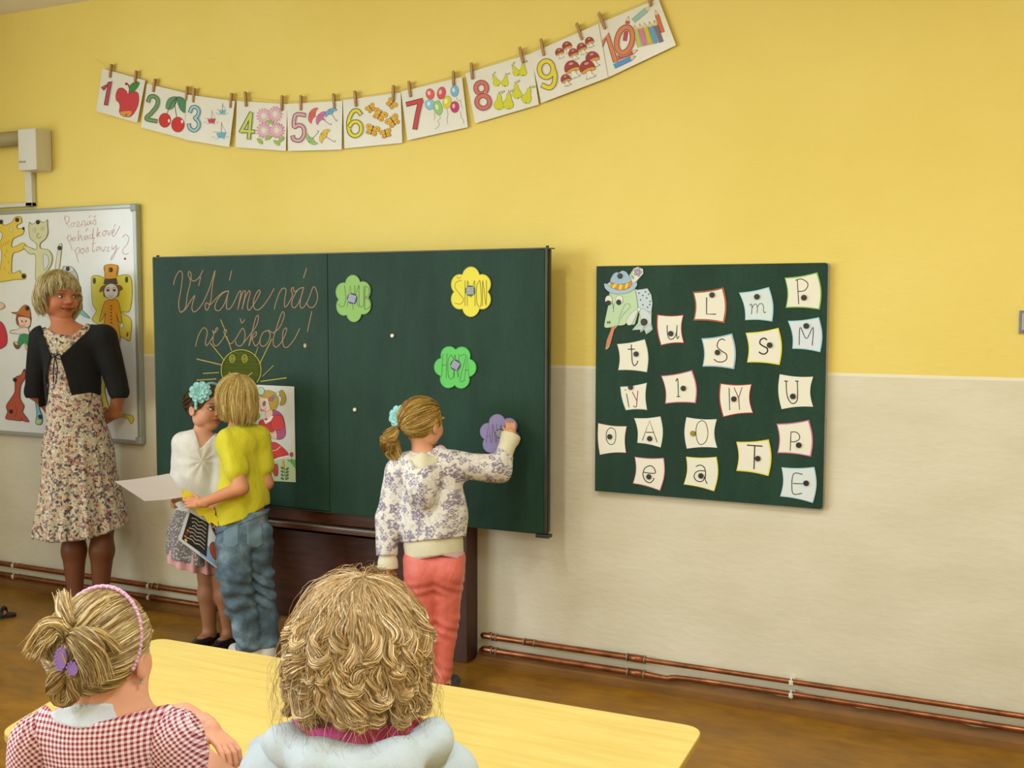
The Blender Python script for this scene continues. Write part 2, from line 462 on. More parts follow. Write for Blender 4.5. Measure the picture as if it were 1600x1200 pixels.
# ------------------------------------------------------------------ hair strands
def strands(S_, rad, pal, seed=0, sides=2, taper=.35, shade=.25):
    """S_: (n, m, 3) polylines; returns V, F, C of thin prisms"""
    r = np.random.default_rng(seed); n, m, _ = S_.shape
    T = np.zeros_like(S_); T[:, 1:-1] = S_[:, 2:]-S_[:, :-2]; T[:, 0] = S_[:, 1]-S_[:, 0]; T[:, -1] = S_[:, -1]-S_[:, -2]
    T /= np.linalg.norm(T, axis=2, keepdims=True)+1e-9
    ref = r.normal(size=(n, 1, 3)); A = np.cross(T, ref); A /= np.linalg.norm(A, axis=2, keepdims=True)+1e-9; B = np.cross(T, A)
    t = np.linspace(0, 1, m); rr = rad*(1.35 if sides == 2 else 1)*(1-(1-taper)*t**2)*r.uniform(.7, 1.25, (n, 1)); ring = []
    for k in range(sides):
        a = 2*math.pi*k/sides; ring.append(S_+rr[..., None]*(A*math.cos(a)+B*math.sin(a)))
    V = np.stack(ring, 2).reshape(-1, 3)
    base = (np.arange(n)[:, None, None]*m+np.arange(m-1)[None, :, None])*sides; k = np.arange(sides if sides > 2 else 1)[None, None, :]; k2 = (k+1) % sides
    F = np.stack([base+k, base+k2, base+sides+k2, base+sides+k], -1).reshape(-1, 4)
    pal = np.array([s2l(c) for c in pal]); ci = r.integers(0, len(pal), n); C = pal[ci]*r.uniform(1-shade, 1+shade*.6, (n, 1))
    C = np.repeat(C, m*sides, 0)
    return V, F, np.clip(C, 0, 1)
def slerp_dirs(a, b, t):
    w_ = np.arccos(np.clip((a*b).sum(-1), -.9999, .9999))[..., None, None]; a = a[:, None]; b = b[:, None] if b.ndim == 2 else b; t = t[None, :, None]
    return (np.sin((1-t)*w_)*a+np.sin(t*w_)*b)/np.sin(w_)
SC = np.array((0, -.06, .12)); SRAD = np.array((.395, .47, .41))
def pulled(h, n, m, tie, mask, seed=0, lift=.02, rad=SRAD):
    """strands slicked over the skull from the hairline towards a tie point (head units)"""
    r = np.random.default_rng(seed); d = r.normal(size=(n*4, 3)); d /= np.linalg.norm(d, axis=1)[:, None]
    P0 = SC+d*rad; d = d[mask(P0)][:n]; n = len(d)
    td = nrm((np.array(tie)-SC)/rad); tt = np.linspace(0, 1, m)
    tdv = np.tile(td, (n, 1))+r.normal(size=(n, 3))*.05; tdv /= np.linalg.norm(tdv, axis=1)[:, None]
    # start some strands at random points along the way so that the cover is even
    Dd = slerp_dirs(d, tdv, tt); off = 1+lift*r.uniform(0, 1, (n, 1, 1))+.012*np.sin(tt*math.pi*r.uniform(1, 3, (n, 1)))[..., None]*r.normal(size=(n, 1, 1))
    P = SC+Dd*rad*off
    return h.c+h.H*(P@h.R)
def to_world(h, P): return h.c+h.H*(P@h.R)
# ================================================================== THE ROOM
def wall_mat():
    t = NT('two_tone_wall_paint'); co = t.coord(); sx = t.add('ShaderNodeSeparateXYZ'); t.link(co, sx.inputs[0]); z = sx.outputs['Z']
    big = t.noise(1.3, 4, co); fine = t.noise(60, 3, co)
    yel = t.ramp(big.outputs[0], [(.3, s2l((229, 207, 108))), (.7, s2l((236, 215, 122)))])
    cre = t.ramp(t.noise(2.2, 5, t.coord(scale=(1, 1, 2.2))).outputs[0], [(.3, s2l((212, 206, 180))), (.7, s2l((224, 219, 197)))])
    up = t.math('GREATER_THAN', z, PAINT_Z+.006); ln = t.math('GREATER_THAN', z, PAINT_Z-.006)
    c1 = t.mix(ln, cre.outputs[0], s2l((236, 230, 206))); c2 = t.mix(up, c1, yel.outputs[0])
    t.link(c2, t.b.inputs['Base Color'])
    r = t.math('MULTIPLY_ADD', up, .35, .42); t.link(r, t.b.inputs['Roughness'])
    t.b.inputs['Specular IOR Level'].default_value = .3
    n1 = t.noise(38, 5, t.coord(scale=(.5, 1, 1.2))); n2 = t.noise(5, 3, co)
    h = t.math('ADD', n1.outputs[0], t.math('MULTIPLY', n2.outputs[0], 3.)); t.bump(h, .32, .005)
    return t.m
PAINT_Z = 1.303
WM = wall_mat(); PLY = simple('yellow_wall_paint', (236, 208, 92), .75, bump=(40, .2))
def st(name, mb, mat, **k): return tag(mb.build(name, mat, **k), kind='structure')
st('wall_front', MB().box((XL, 0, 0), (XR, .2, ZC)), WM)
st('wall_back', MB().box((XL, YB-.2, 0), (XR, YB, ZC)), WM)
st('wall_right', MB().box((XR, YB-.2, 0), (XR+.2, .2, ZC)), WM)
m = MB(); ys = [.2]
for y0, y1 in WINS: m.box((XL-.25, ys[-1] if ys[-1] < .15 else .2, 0), (XL, y0, ZC)); ys.append(y1)
m.box((XL-.25, ys[-1], 0), (XL, YB-.2, ZC))
for y0, y1 in WINS: m.box((XL-.25, y0, 0), (XL, y1, WZ[0])); m.box((XL-.25, y0, WZ[1]), (XL, y1, ZC))
st('wall_left', m, WM)
GL = NT('window_glass'); GL.b.inputs['Transmission Weight'].default_value = 1; GL.b.inputs['Roughness'].default_value = .02
for i, (y0, y1) in enumerate(WINS):
    f = MB(); x0, x1 = XL-.2, XL-.13
    for a, b in (((y0, WZ[0]), (y0-.06, WZ[1])), ((y1+.06, WZ[0]), (y1, WZ[1])), ((y0, WZ[0]), (y1, WZ[0]+.06)), ((y0, WZ[1]-.06), (y1, WZ[1])), (((y0+y1)/2+.035, WZ[0]), ((y0+y1)/2-.035, WZ[1])), ((y0, 2.2), (y1, 2.26))):
        f.box((x0, a[0], a[1]), (x1, b[0], b[1]), ch=.006)
    o = st('window_%d' % (i+1), f, simple('white_window_paint', (235, 235, 230), .4))
    MB().box((XL-.172, y0-.03, WZ[0]+.03), (XL-.167, y1+.03, WZ[1]-.03)).build('pane', GL.m, o)
def floor_mat():
    t = NT('brown_linoleum'); co = t.coord(scale=(1, 1.6, 1))
    a = t.noise(3.0, 6, co, .6); b = t.noise(26, 5, t.coord(scale=(.35, 1, 1)), .7)
    r1 = t.ramp(a.outputs[0], [(.3, s2l((128, 88, 14))), (.7, s2l((170, 120, 28)))])
    r2 = t.ramp(b.outputs[0], [(.35, (.72, .7, .66)), (.65, (1, 1, 1))])
    t.link(t.mix(1., r1.outputs[0], r2.outputs[0], 'MULTIPLY'), t.b.inputs['Base Color'])
    rr = t.ramp(a.outputs[0], [(.3, (.3,)*3), (.7, (.5,)*3)]); t.link(rr.outputs[0], t.b.inputs['Roughness'])
    t.bump(b.outputs[0], .08, .002); return t.m
st('floor', MB().box((XL-.25, YB-.2, -.1), (XR+.2, .2, 0)), floor_mat())
st('ceiling', MB().box((XL-.25, YB-.2, ZC), (XR+.2, .2, ZC+.1)), simple('white_ceiling_paint', (232, 228, 215), .8, bump=(30, .1)))
# coved lino edge that runs up the wall, flaking paint above it
def cove(name, x0, x1):
    prof = [(-.085, 0.0005), (-.06, .004), (-.035, .012), (-.018, .026), (-.01, .04), (-.001, .043), (-.001, 0.0005)]
    m = MB(); n = len(prof); k = max(2, int((x1-x0)/.05)); v = []; f = []
    for i in range(k+1):
        x = x0+(x1-x0)*i/k; dz = .004*math.sin(i*.9)+.003*math.sin(i*2.3)
        v += [(x, a, b+(dz if b > .03 else 0)) for a, b in prof]
    for i in range(k):
        for j in range(n): f.append((i*n+j, i*n+(j+1) % n, (i+1)*n+(j+1) % n, (i+1)*n+j))
    f += [tuple(range(n)), tuple(k*n+j for j in range(n))[::-1]]
    m._add(v, f); return st(name, m, simple('cove_lino', (128, 88, 40), .5, bump=(20, .2), var=.2))
cove('baseboard_front', -2.19, XR); cove('baseboard_front.001', XL, -3.56)
for i, (x, y) in enumerate(TUBES):
    r = empty('ceiling_lamp', (x, y, ZC), ['left', 'left', 'right', 'right'][i]+' fluorescent ceiling lamp '+['nearest the blackboard wall', 'towards the back of the room'][i % 2]+', white housing', 'lamp', 'fluorescent ceiling lamps')
    MB().box((x-.1, y-.63, ZC-.06), (x+.1, y+.63, ZC), ch=.008).build('housing', simple('lamp_white', (235, 235, 230), .4), r)
    for s in (-1, 1): MB().tube([(x+s*.045, y-.6, ZC-.085), (x+s*.045, y+.6, ZC-.085)], .013, 10).build('tube', simple('lamp_tube', (250, 248, 240), .4), r, smooth=True)

# ------------------------------------------------------------------ copper pipes
def copper():
    t = NT('old_copper'); co = t.coord(scale=(.6, 1, 1)); n = t.noise(14, 5, co, .7)
    r = t.ramp(n.outputs[0], [(.3, s2l((92, 58, 40))), (.5, s2l((150, 92, 58))), (.7, s2l((186, 118, 78)))])
    t.link(r.outputs[0], t.b.inputs['Base Color']); t.b.inputs['Metallic'].default_value = .85
    rr = t.ramp(n.outputs[0], [(.3, (.5,)*3), (.7, (.28,)*3)]); t.link(rr.outputs[0], t.b.inputs['Roughness']); return t.m
COP = copper(); SOL = simple('solder_grey', (150, 140, 112), .5, .6, var=.2); CLIPM = simple('white_clip_plastic', (222, 220, 208), .45)
zU, zL_ = .113, .052
def pipe(name, pts, rs, label, grp, fits, clips, parent=None):
    c = pts[0]; m = MB(); m.tube(catmull(pts, 5), list(np.interp(np.linspace(0, 1, (len(pts)-1)*5+1), np.linspace(0, 1, len(rs)), rs)), 14)
    o = m.build(name, COP, loc=c, smooth=True); tag(o, label, 'pipe', grp)
    def at(x):
        for a, b in zip(pts[:-1], pts[1:]):
            if (a[0]-x)*(b[0]-x) <= 0 and a[0] != b[0]:
                t = (x-a[0])/(b[0]-a[0]); return [a[i]+(b[i]-a[i])*t for i in range(3)]
        return pts[-1]
    for x, ln, r in fits:
        p = at(x); MB().tube([(x-ln/2, p[1], p[2]), (x+ln/2, p[1], p[2])], r, 14).build('coupling', COP, o, smooth=True)
        for s in (-1, 1): MB().tube([(x+s*(ln/2)-.003, p[1], p[2]), (x+s*(ln/2)+.003, p[1], p[2])], r+.0015, 14).build('solder_ring', SOL, o, smooth=True)
    for x in clips:
        p = at(x); R = .0145; k = MB()
        arc = [(x, p[1]-R*math.cos(a), p[2]+R*math.sin(a)) for a in np.linspace(-2.2, 2.2, 12)]
        for a, b in zip(arc[:-1], arc[1:]): k.tube([a, b], .0035, 6)
        k.box((x-.010, p[1]+R*.5, p[2]-.011), (x+.010, -.001, p[2]+.011), ch=.002)
        k.box((x-.008, p[1]-R-.001, p[2]-.009), (x+.008, p[1]-R+.003, p[2]+.009), ch=.001)
        k.build('pipe_clip', CLIPM, o)
    return o
yp = -.034; RB = .0135; RS = .0105
xc = [Py(1005, 1027, yp)[0], Py(1237, 1062, yp)[0]]
pipe('copper_pipe', [(-2.135, .0, zU-.004), (-2.130, yp*.6, zU-.002), (-2.105, yp, zU), (xc[0]-.1, yp, zU), (xc[0], yp, zU), (xc[0]+.06, yp, zU), (-.6, yp, zU), (XR-.02, yp, zU)], [RB, RB, RB, RB, RB, RS, RS, RS],
     'upper copper heating pipe low on the wall right of the blackboard', 'copper heating pipes', [(-2.10, .022, .0155), (-1.93, .05, .0148), (xc[0]-.03, .075, .0158)], [xc[1]])
pipe('copper_pipe', [(-2.135, .0, zL_-.004), (-2.130, yp*.6, zL_-.002), (-2.105, yp, zL_), (xc[0]-.1, yp, zL_), (xc[0], yp, zL_), (xc[0]+.1, yp, zL_-.002), (xc[0]+.2, yp, zL_+.009), (-.6, yp, zL_+.012), (XR-.02, yp, zL_+.012)], [RB, RB, RB, RB, RB, RS, RS, RS, RS],
     'lower copper heating pipe at floor level right of the blackboard', 'copper heating pipes', [(-2.10, .022, .0155), (xc[0]-.03, .07, .0158)], [xc[1]])
xl = [Py(22, 878, yp)[0], Py(233, 910, yp)[0]]
for z, lab in ((zU, 'upper copper pipe low on the wall behind the standing woman'), (zL_, 'lower copper pipe at floor level behind the standing woman')):
    pipe('copper_pipe', [(XL+.01, yp, z), (-5, yp, z), (-4.2, yp, z), (-3.62, yp, z), (-3.58, yp*.6, z), (-3.575, 0, z)], [RB*1.05]*4, lab, 'copper heating pipes', [(-4.05, .04, .0155)] if z == zU else [], xl)
# ------------------------------------------------------------------ socket at the right edge
r = empty('wall_socket', Py(1608, 503, 0), 'grey square wall switch on the yellow wall at the right edge', 'switch')
a, b = Py(1592.5, 485, -.012), Py(1626, 521, -.012)
MB().box((a[0], -.012, b[2]), (b[0], 0, a[2]), ch=.003).build('frame', simple('grey_switch_frame', (120, 122, 128), .4), r)
MB().box((a[0]+.01, -.016, b[2]+.01), (b[0]-.01, -.011, a[2]-.01), ch=.002).build('rocker', simple('grey_switch_plate', (168, 170, 165), .4), r)

# ------------------------------------------------------------------ blackboard on its wooden stand
def board_mat():
    t = NT('chalkboard_green'); co = t.coord(); n = t.noise(3.2, 6, t.coord(scale=(1.6, 1, .45)), .65); n2 = t.noise(120, 2, co)
    r = t.ramp(n.outputs[0], [(.25, s2l((26, 53, 40))), (.75, s2l((41, 73, 57)))])
    r2 = t.ramp(n2.outputs[0], [(.3, (.85,)*3), (.7, (1.05,)*3)])
    t.link(t.mix(1., r.outputs[0], r2.outputs[0], 'MULTIPLY'), t.b.inputs['Base Color'])
    t.b.inputs['Roughness'].default_value = .55; t.b.inputs['Specular IOR Level'].default_value = .2
    t.bump(n2.outputs[0], .05, .001); return t.m
BMAT = board_mat(); EDGE = simple('blackboard_edge_metal', (62, 66, 58), .45, .5, var=.15); YB_ = -.16
def wood(name, c1, c2, rough=.5, scale=(1, 6, 6), bump=.1, sc=6):
    t = NT(name); n = t.noise(sc, 5, t.coord(scale=scale), .65); r = t.ramp(n.outputs[0], [(.3, s2l(c1)), (.7, s2l(c2))])
    t.link(r.outputs[0], t.b.inputs['Base Color']); t.b.inputs['Roughness'].default_value = rough; t.bump(n.outputs[0], bump, .002); return t.m
DW = wood('dark_brown_wood', (52, 24, 12), (84, 42, 24), .4, (1, 6, 6)); DW2 = wood('dark_brown_post', (58, 34, 24), (82, 50, 36), .45, (6, 6, 1))
bx0, bxm, bx1 = Py(239, 401, YB_)[0], Py(512, 397, YB_)[0], Py(852, 390, YB_)[0]
bz1, bz0 = 1.787, .625
BB = empty('blackboard', ((bx0+bx1)/2, YB_+.02, bz0), 'large dark green blackboard with chalk writing and a chalk sun', 'blackboard')
MB().box((bx0, YB_, bz0), (bxm-.003, YB_+.022, bz1), ch=.002).build('board_panel', BMAT, BB)
MB().box((bxm+.003, YB_-.006, bz0-.004), (bx1, YB_+.022, bz1-.002), ch=.002).build('board_panel', BMAT, BB)
m = MB(); m.box((bx0-.006, YB_+.004, bz1), (bx1+.008, YB_+.034, bz1+.006)); m.box((bx0, YB_+.004, bz0-.008), (bx1+.006, YB_+.03, bz0-.003))
m.box((bx0-.006, YB_+.002, bz0-.006), (bx0-.0005, YB_+.034, bz1)); m.build('metal_edging', EDGE, BB)
m = MB(); m.box((bx1+.001, YB_-.004, bz0), (bx1+.010, YB_+.010, bz1)); m.box((bx1+.001, YB_+.014, bz0), (bx1+.012, YB_+.034, bz1)); m.build('metal_edging', EDGE, BB)
m = MB(); m.tube([(bx1+.004, YB_+.012, bz1), (bx1+.004, YB_+.012, bz1+.014)], .007, 8); m.box((bx1-.03, YB_-.004, bz1), (bx1+.03, YB_+.03, bz1+.004)); m.build('corner_bracket', EDGE, BB)
MB().tube([(bx0+.02, YB_+.012, bz1), (bx0+.02, YB_+.012, bz1+.014)], .007, 8).build('corner_bracket', EDGE, BB)
m = MB(); m.box((bx1-.035, YB_-.012, bz0-.02), (bx1+.024, YB_+.03, bz0-.006), ch=.002); m.build('corner_bracket', EDGE, BB)
MB().box((bx0+.12, YB_+.034, bz0+.1), (bx0+.2, -.03, bz1-.08)).build('sliding_rail', DW2, BB)
MB().box((bx1-.2, YB_+.034, bz0+.1), (bx1-.12, -.03, bz1-.08)).build('sliding_rail', DW2, BB)
MB().box((bx0+.03, YB_+.022, bz0+.02), (bx1-.03, YB_+.034, bz1-.02)).build('backing_board', DW, BB)
CH = colattr('chalk', .9, grain=420, spec=.1)
A = Art(YB_, 230, 380, 5.0)
def chalk(pts, smooth=True, w=7, cols=((176, 130, 118), (186, 164, 112))):
    A.stroke(pts, w, cols[0], smooth); A.stroke([(x+2.0, y-1.0) for x, y in pts], w*.38, cols[1], smooth, e=A.lay*.00003+.0009)
for p in [
 [(205,325),(222,265),(252,218),(275,240),(266,350),(246,470),(262,540),(300,500),(315,400),(338,300),(322,250),(325,222),(343,238),(345,285),(375,293),(410,262),(435,212)],
 [(262,540),(300,515),(340,450),(372,408),(355,470),(350,512),(370,537),(420,490),(480,370),(531,212),(510,330),(497,450),(470,522),(453,500),(462,465),(495,478),(540,430),(590,385),(636,372)],
 [(418,265),(403,332)], [(660,215),(643,290)],
 [(636,372),(590,392),(545,450),(530,508),(560,528),(600,480),(630,400),(636,375),(622,450),(622,512),(650,508),(680,460),(715,385),(733,378),(722,450),(708,517)],
 [(708,517),(728,440),(752,375),(768,385),(756,450),(742,517),(765,430),(795,372),(805,390),(790,450),(784,500),(800,522),(850,450),(882,385),(870,368),(840,420),(830,480),(850,520),(892,505),(950,430),(992,355)],
 [(993,515),(1010,450),(1040,375),(1068,350),(1085,370),(1075,440),(1075,497),(1100,478),(1135,410),(1125,365),(1142,345),(1150,380),(1190,355),(1222,345),(1180,362),(1140,430),(1130,482),(1152,505),(1192,450),(1224,345),(1200,430),(1196,490),(1218,505),(1260,440),(1300,340),(1330,395),(1326,455),(1297,500),(1262,495),(1250,470)],
 [(1245,197),(1222,272)],
 [(378,805),(398,730),(430,670),(457,665),(470,700),(457,765),(462,800),(490,770),(520,715),(510,682),(528,700),(552,668),(540,665),(516,730),(520,788),(547,800),(590,750),(622,680),(600,690),(615,730),(650,785),(690,750),(745,665),(765,710),(757,770),(730,802),(700,795),(690,765)],
 [(728,590),(740,624),(762,598)],
 [(735,802),(800,720),(856,640),(870,568),(850,580),(826,670),(795,802),(820,730),(852,690),(850,722),(822,745),(838,792),(855,800),(885,760)],
 [(948,680),(905,700),(880,765),(897,805),(932,790),(962,725),(948,680),(985,700),(1040,650),(1072,560),(1055,540),(1018,640),(985,755),(1000,812),(1045,780),(1085,700),(1088,663),(1065,680),(1058,740),(1066,802),(1097,812),(1150,750),(1192,668)],
 [(1286,535),(1252,690)]]: chalk(p)
A.ell(1233, 800, 11, 17, (215, 180, 150))
A.build('chalk_lettering', BB, CH)
A = Art(YB_, 230, 380, 5.0)
arc = [(735+155*math.cos(t), 990-158*math.sin(t)*(1 if math.sin(t) > 0 else 1)) for t in np.linspace(-.65, math.pi+.65, 30)]
A.poly(arc, (72, 84, 34), e=.0003)
for k in range(22):
    yy = 850+k*10; hw = math.sqrt(max(1, 155**2-(990-yy)**2))*.94
    A.stroke([(735-hw+rng.uniform(0, 20), yy+rng.uniform(-4, 4)), (735, yy+rng.uniform(-4, 4)), (735+hw-rng.uniform(0, 20), yy+rng.uniform(-4, 4))], 4, (100, 108, 44))
YC = ((190, 186, 80), (150, 130, 60))
A.stroke(arc, 6, YC[0])
for cx in (665, 762): A.ell(cx, 902, 20, 29, None, out=YC[0], ow=6); A.ell(cx, 903, 8, 12, None, out=YC[0], ow=5)
A.stroke([(640, 1010), (700, 1050), (770, 1045), (820, 1012)], 7, YC[0])
for a, b, w_ in (((575,598),(612,685),6),((622,727),(660,838),6),((497,783),(603,915),7),((390,905),(580,950),8),((440,1017),(560,1010),6),((390,1070),(540,1060),7),((868,810),(843,885),5),((975,750),(880,945),8),((988,955),(903,1040),5),((890,1080),(1088,1052),9)):
    A.stroke([a, b], w_, YC[0]); A.stroke([(a[0], a[1]+3), (b[0], b[1]+3)], w_*.4, (176, 130, 90))
A.build('chalk_sun', BB, CH)
# wooden stand below the board
r = empty('blackboard_stand', (-2.87, -.06, 0), 'dark brown wooden stand with a chalk ledge under the blackboard', 'stand')
sx0, sx1 = -3.52, -2.2
MB().box((sx0+.04, -.055, .07), (sx1-.1, -.03, .62)).build('back_panel', DW, r)
MB().box((sx0, -.10, 0), (sx0+.07, 0, 1.6), ch=.003).build('post', DW2, r); MB().box((sx1-.075, -.10, 0), (sx1, 0, 1.6), ch=.003).build('post', DW2, r)
MB().box((sx1-.125, -.07, 0), (sx1-.077, -.02, .62), ch=.003).build('post', DW, r)
MB().box((sx0+.05, -.09, 0), (sx1-.08, -.02, .07), ch=.002).build('plinth', simple('plinth_tan', (150, 112, 62), .6, var=.15), r)
m = MB(); m.box((sx0+.02, -.12, .555), (sx1-.12, -.03, .62), ch=.004); m.box((sx0+.02, -.215, .53), (sx1-.3, -.10, .545), ch=.003); m.box((sx0+.02, -.215, .53), (sx1-.3, -.2, .560), ch=.003)
m.build('chalk_ledge', wood('ledge_wood', (66, 34, 20), (100, 56, 36), .35), r)
MB().box((sx0+.03, -.2175, .562), (sx1-.31, -.196, .568)).box((sx0+.03, -.199, .546), (sx1-.31, -.189, .556)).build('metal_rail', simple('ledge_aluminium', (150, 150, 138), .35, .8), r)

# ------------------------------------------------------------------ small magnets
MAGB = simple('black_magnet', (42, 44, 46), .35)
def magnet(px, py, y, lab, r=.0105, mat=None, grp='round board magnets', th=.007):
    c = Py(px, py, y); m = MB(); n = 18
    m.tube([(c[0], y-.0015, c[2]), (c[0], y-.0015-th*.7, c[2]), (c[0], y-.0015-th, c[2])], [r, r, r*.8], n)
    return tag(m.build('magnet', mat or MAGB, loc=c, smooth=False), lab, 'magnet', grp)
WMAG = simple('white_magnet', (232, 226, 205), .4)
magnet(613.8, 524.5, YB_-.006, 'white round magnet on the blackboard right of the upper left flower', .0085, WMAG)
magnet(555.2, 640, YB_-.006, 'white round magnet on the blackboard left of the girl in the printed hoodie', .0085, WMAG)

# ------------------------------------------------------------------ paper flowers with names
PAPER = {}
def petal_outline(cx, cy, R, asp, rot, n=6, a=.60, b=.40):
    out = []
    for k in range(96):
        th = 2*math.pi*k/96; best = .3
        for p in range(n):
            d = th-2*math.pi*p/n; c, s_ = math.cos(d), math.sin(d)
            if c > 0 and abs(a*s_) <= b: best = max(best, a*c+math.sqrt(b*b-a*a*s_*s_))
        out.append((cx+asp*R*best*math.cos(th+rot), cy+R*best*math.sin(th+rot)))
    return out
def flower(pts, col, name_strokes, cx, cy, ccol, crot, lab, sc=3.529, ox=500, oy=380, y=YB_-.012, line=(90, 80, 50), cr=28, tilt=0):
    o = slab('paper_flower', pts, y, .002, simple('card_'+'_'.join(map(str, col)), col, .75), ox, oy, sc, lab=lab, cat='paper flower', group='paper name flowers on the blackboard', smooth=False)
    A = Art(y, ox, oy, sc)
    dd = tuple(int(c*.82) for c in col); A.stroke([(cx+(x-cx)*.985, cy+(yy-cy)*.985) for x, yy in pts], 3, dd, False, True)
    for s_ in name_strokes: A.stroke(s_, 2.6, line, len(s_) > 3)
    A.build('name_lettering', o)
    # round checked centre
    n = 26; P = [Py(ox+(cx+cr*math.cos(2*math.pi*k/n))/sc, oy+(cy+cr*1.05*math.sin(2*math.pi*k/n))/sc, y-.003) for k in range(n)]
    d = MB().prism(P, (0, .002, 0)).build('flower_centre', simple('centre_'+'_'.join(map(str, ccol)), ccol, .7), o)
    A = Art(y-.003, ox, oy, sc); ca, sa = math.cos(crot), math.sin(crot)
    for i in range(-3, 4):
        for j in range(-3, 4):
            u, v = i*8.2, j*8.2
            if math.hypot(u, v) > cr-4: continue
            q = [(cx+(u+a)*ca-(v+b)*sa, cy+(u+a)*sa+(v+b)*ca) for a, b in ((-2.6, -2.6), (2.6, -2.6), (2.6, 2.6), (-2.6, 2.6))]
            A.poly(q, (225, 230, 235))
    A.build('check_print', d); return o
flower([]+petal_outline(184, 305, 131, 0.8, -1.62), (142, 190, 106),
  [[(135,232),(142,300),(132,345),(110,348),(102,335)],[(150,350),(166,232),(184,368)],[(154,305),(178,305)],[(192,232),(192,340)],[(214,232),(192,300),(214,352)],[(216,235),(216,330),(226,352),(240,335),(242,240)],[(250,235),(246,365)],[(250,236),(270,250),(268,285),(250,300)],[(250,300),(274,315),(276,350),(246,366)]],
  176, 305, (70, 84, 130), .3, 'pale green paper flower at the upper left of the blackboard\'s right half')
flower([]+petal_outline(832, 268, 139, 0.86, -1.5708), (232, 222, 74),
  [[(780,205),(752,215),(745,245),(775,285),(792,310),(775,335),(742,330)],[(755,185),(765,197),(776,186)],[(800,205),(800,345)],[(812,345),(814,205),(832,300),(852,205),(855,345)],[(880,205),(864,240),(866,330),(884,350),(890,300),(882,205)],[(896,345),(897,205),(916,345),(918,205)]],
  827, 262, (70, 100, 92), 0, 'yellow paper flower at the upper right of the blackboard')
flower([]+petal_outline(745, 685, 126, 0.93, 0.03), (98, 204, 100),
  [[(678,612),(670,740)],[(700,608),(696,745)],[(672,672),(698,672)],[(722,615),(706,650),(708,730),(724,750),(738,715),(736,640),(722,615)],[(740,745),(744,612),(762,742),(766,612)],[(774,622),(804,622),(772,755),(800,755)],[(796,750),(814,620),(822,745)],[(800,700),(820,700)]],
  746, 672, (80, 72, 118), .5, 'bright green paper flower above the raised arm of the girl in the hoodie')
flower([]+petal_outline(992, 1060, 120, 0.95, 0.3), (152, 140, 186),
  [[(915,1100),(930,995),(942,1100)],[(920,1065),(940,1065)],[(950,1100),(952,995),(972,1100),(974,998)],[(996,1105),(998,1000),(1018,1110),(1020,1005)],[(1040,1110),(1055,1010),(1070,1115)],[(1046,1075),(1064,1075)]],
  990, 1050, (60, 60, 66), .2, 'lilac paper flower being pinned up by the girl in the hoodie', cr=24)

# ------------------------------------------------------------------ poster on the blackboard
po = slab('poster', [(385,600.5),(459.5,604),(462,753.5),(382,749)], YB_-.004, .0012, simple('poster_paper', (214, 216, 206), .6), lab='poster of a drawn schoolgirl in a red dress on the blackboard', cat='poster')
A = Art(YB_-.004, 180, 540, 4.0)
OL = (60, 40, 40)
A.poly([(815,840),(1127,852),(1127,712),(1060,708),(980,715),(900,722),(820,700)], (186, 205, 160)); A.poly([(1070,712),(1127,712),(1127,770),(1100,735)], (110, 170, 80))
A.shape([(985,405),(1048,440),(1065,560),(1010,585),(985,500)], (176, 84, 120), OL)
A.shape([(905,470),(960,455),(1000,470),(1010,520),(950,560),(955,600),(1015,610),(1085,680),(1040,700),(960,712),(880,712),(900,600),(895,520)], (204, 60, 50), OL)
A.shape([(985,440),(1040,440),(1056,490),(1040,525),(985,525),(975,480)], (210, 66, 56), OL); A.shape([(1000,525),(1012,560),(1000,585),(930,545),(915,520),(940,520),(985,545)], (232, 190, 160), OL)
A.shape([(945,380),(975,385),(985,430),(960,460),(940,440)], (234, 196, 170), OL); A.ell(940, 355, 42, 58, (236, 200, 176), out=OL)
A.shape([(915,290),(960,280),(1005,300),(1022,350),(1005,395),(975,400),(962,360),(955,330),(925,325),(900,310)], (184, 158, 60), OL); A.shape([(1020,300),(1045,278),(1068,320),(1062,362),(1030,372),(1040,330)], (170, 150, 66), OL)
A.ell(1018, 303, 9, 14, (235, 235, 230), out=OL); A.ell(975, 335, 14, 12, (200, 90, 110), out=OL); A.ell(990, 320, 10, 9, (120, 150, 200), out=OL); A.ell(932, 362, 9, 16, (90, 120, 150), .2, out=OL); A.stroke([(908, 400), (920, 408), (932, 400)], 4, (190, 50, 50))
A.poly([(925,455),(945,470),(975,440),(990,440),(975,470),(940,490)], (240, 240, 235), False); A.stroke([(948,655),(1000,655),(1035,630)], 3, (240, 230, 220))
A.stroke([(950,712),(990,715),(1030,702),(1085,690)], 9, (236, 236, 230))
A.stroke([(955,720),(975,760),(995,785)], 14, (232, 232, 226)); A.shape([(990,745),(1015,745),(1018,805),(1000,815),(985,785)], (190, 60, 60), OL); A.stroke([(962,730),(980,775)], 3, (60, 70, 110))
A.stroke([(1103,700),(1105,725)], 3, (60, 120, 60)); A.ell(1103, 680, 10, 14, (196, 80, 60), out=OL)
A.stroke([(1052,715),(1066,840)], 4, (120, 140, 60))
for k in range(4): A.ell(1046, 765+k*22, 12, 7, (96, 110, 50), .6); A.ell(1076, 770+k*20, 12, 7, (96, 110, 50), -.6)
for k in range(3): A.ell(1050+k*2, 725+k*12, 9, 8, (206, 170, 70))
A.ell(912, 285, 22, 24, (186, 214, 196), out=OL); A.ell(885, 440, 20, 22, (150, 180, 80), out=(90, 120, 50))
A.build('schoolgirl_drawing', po)

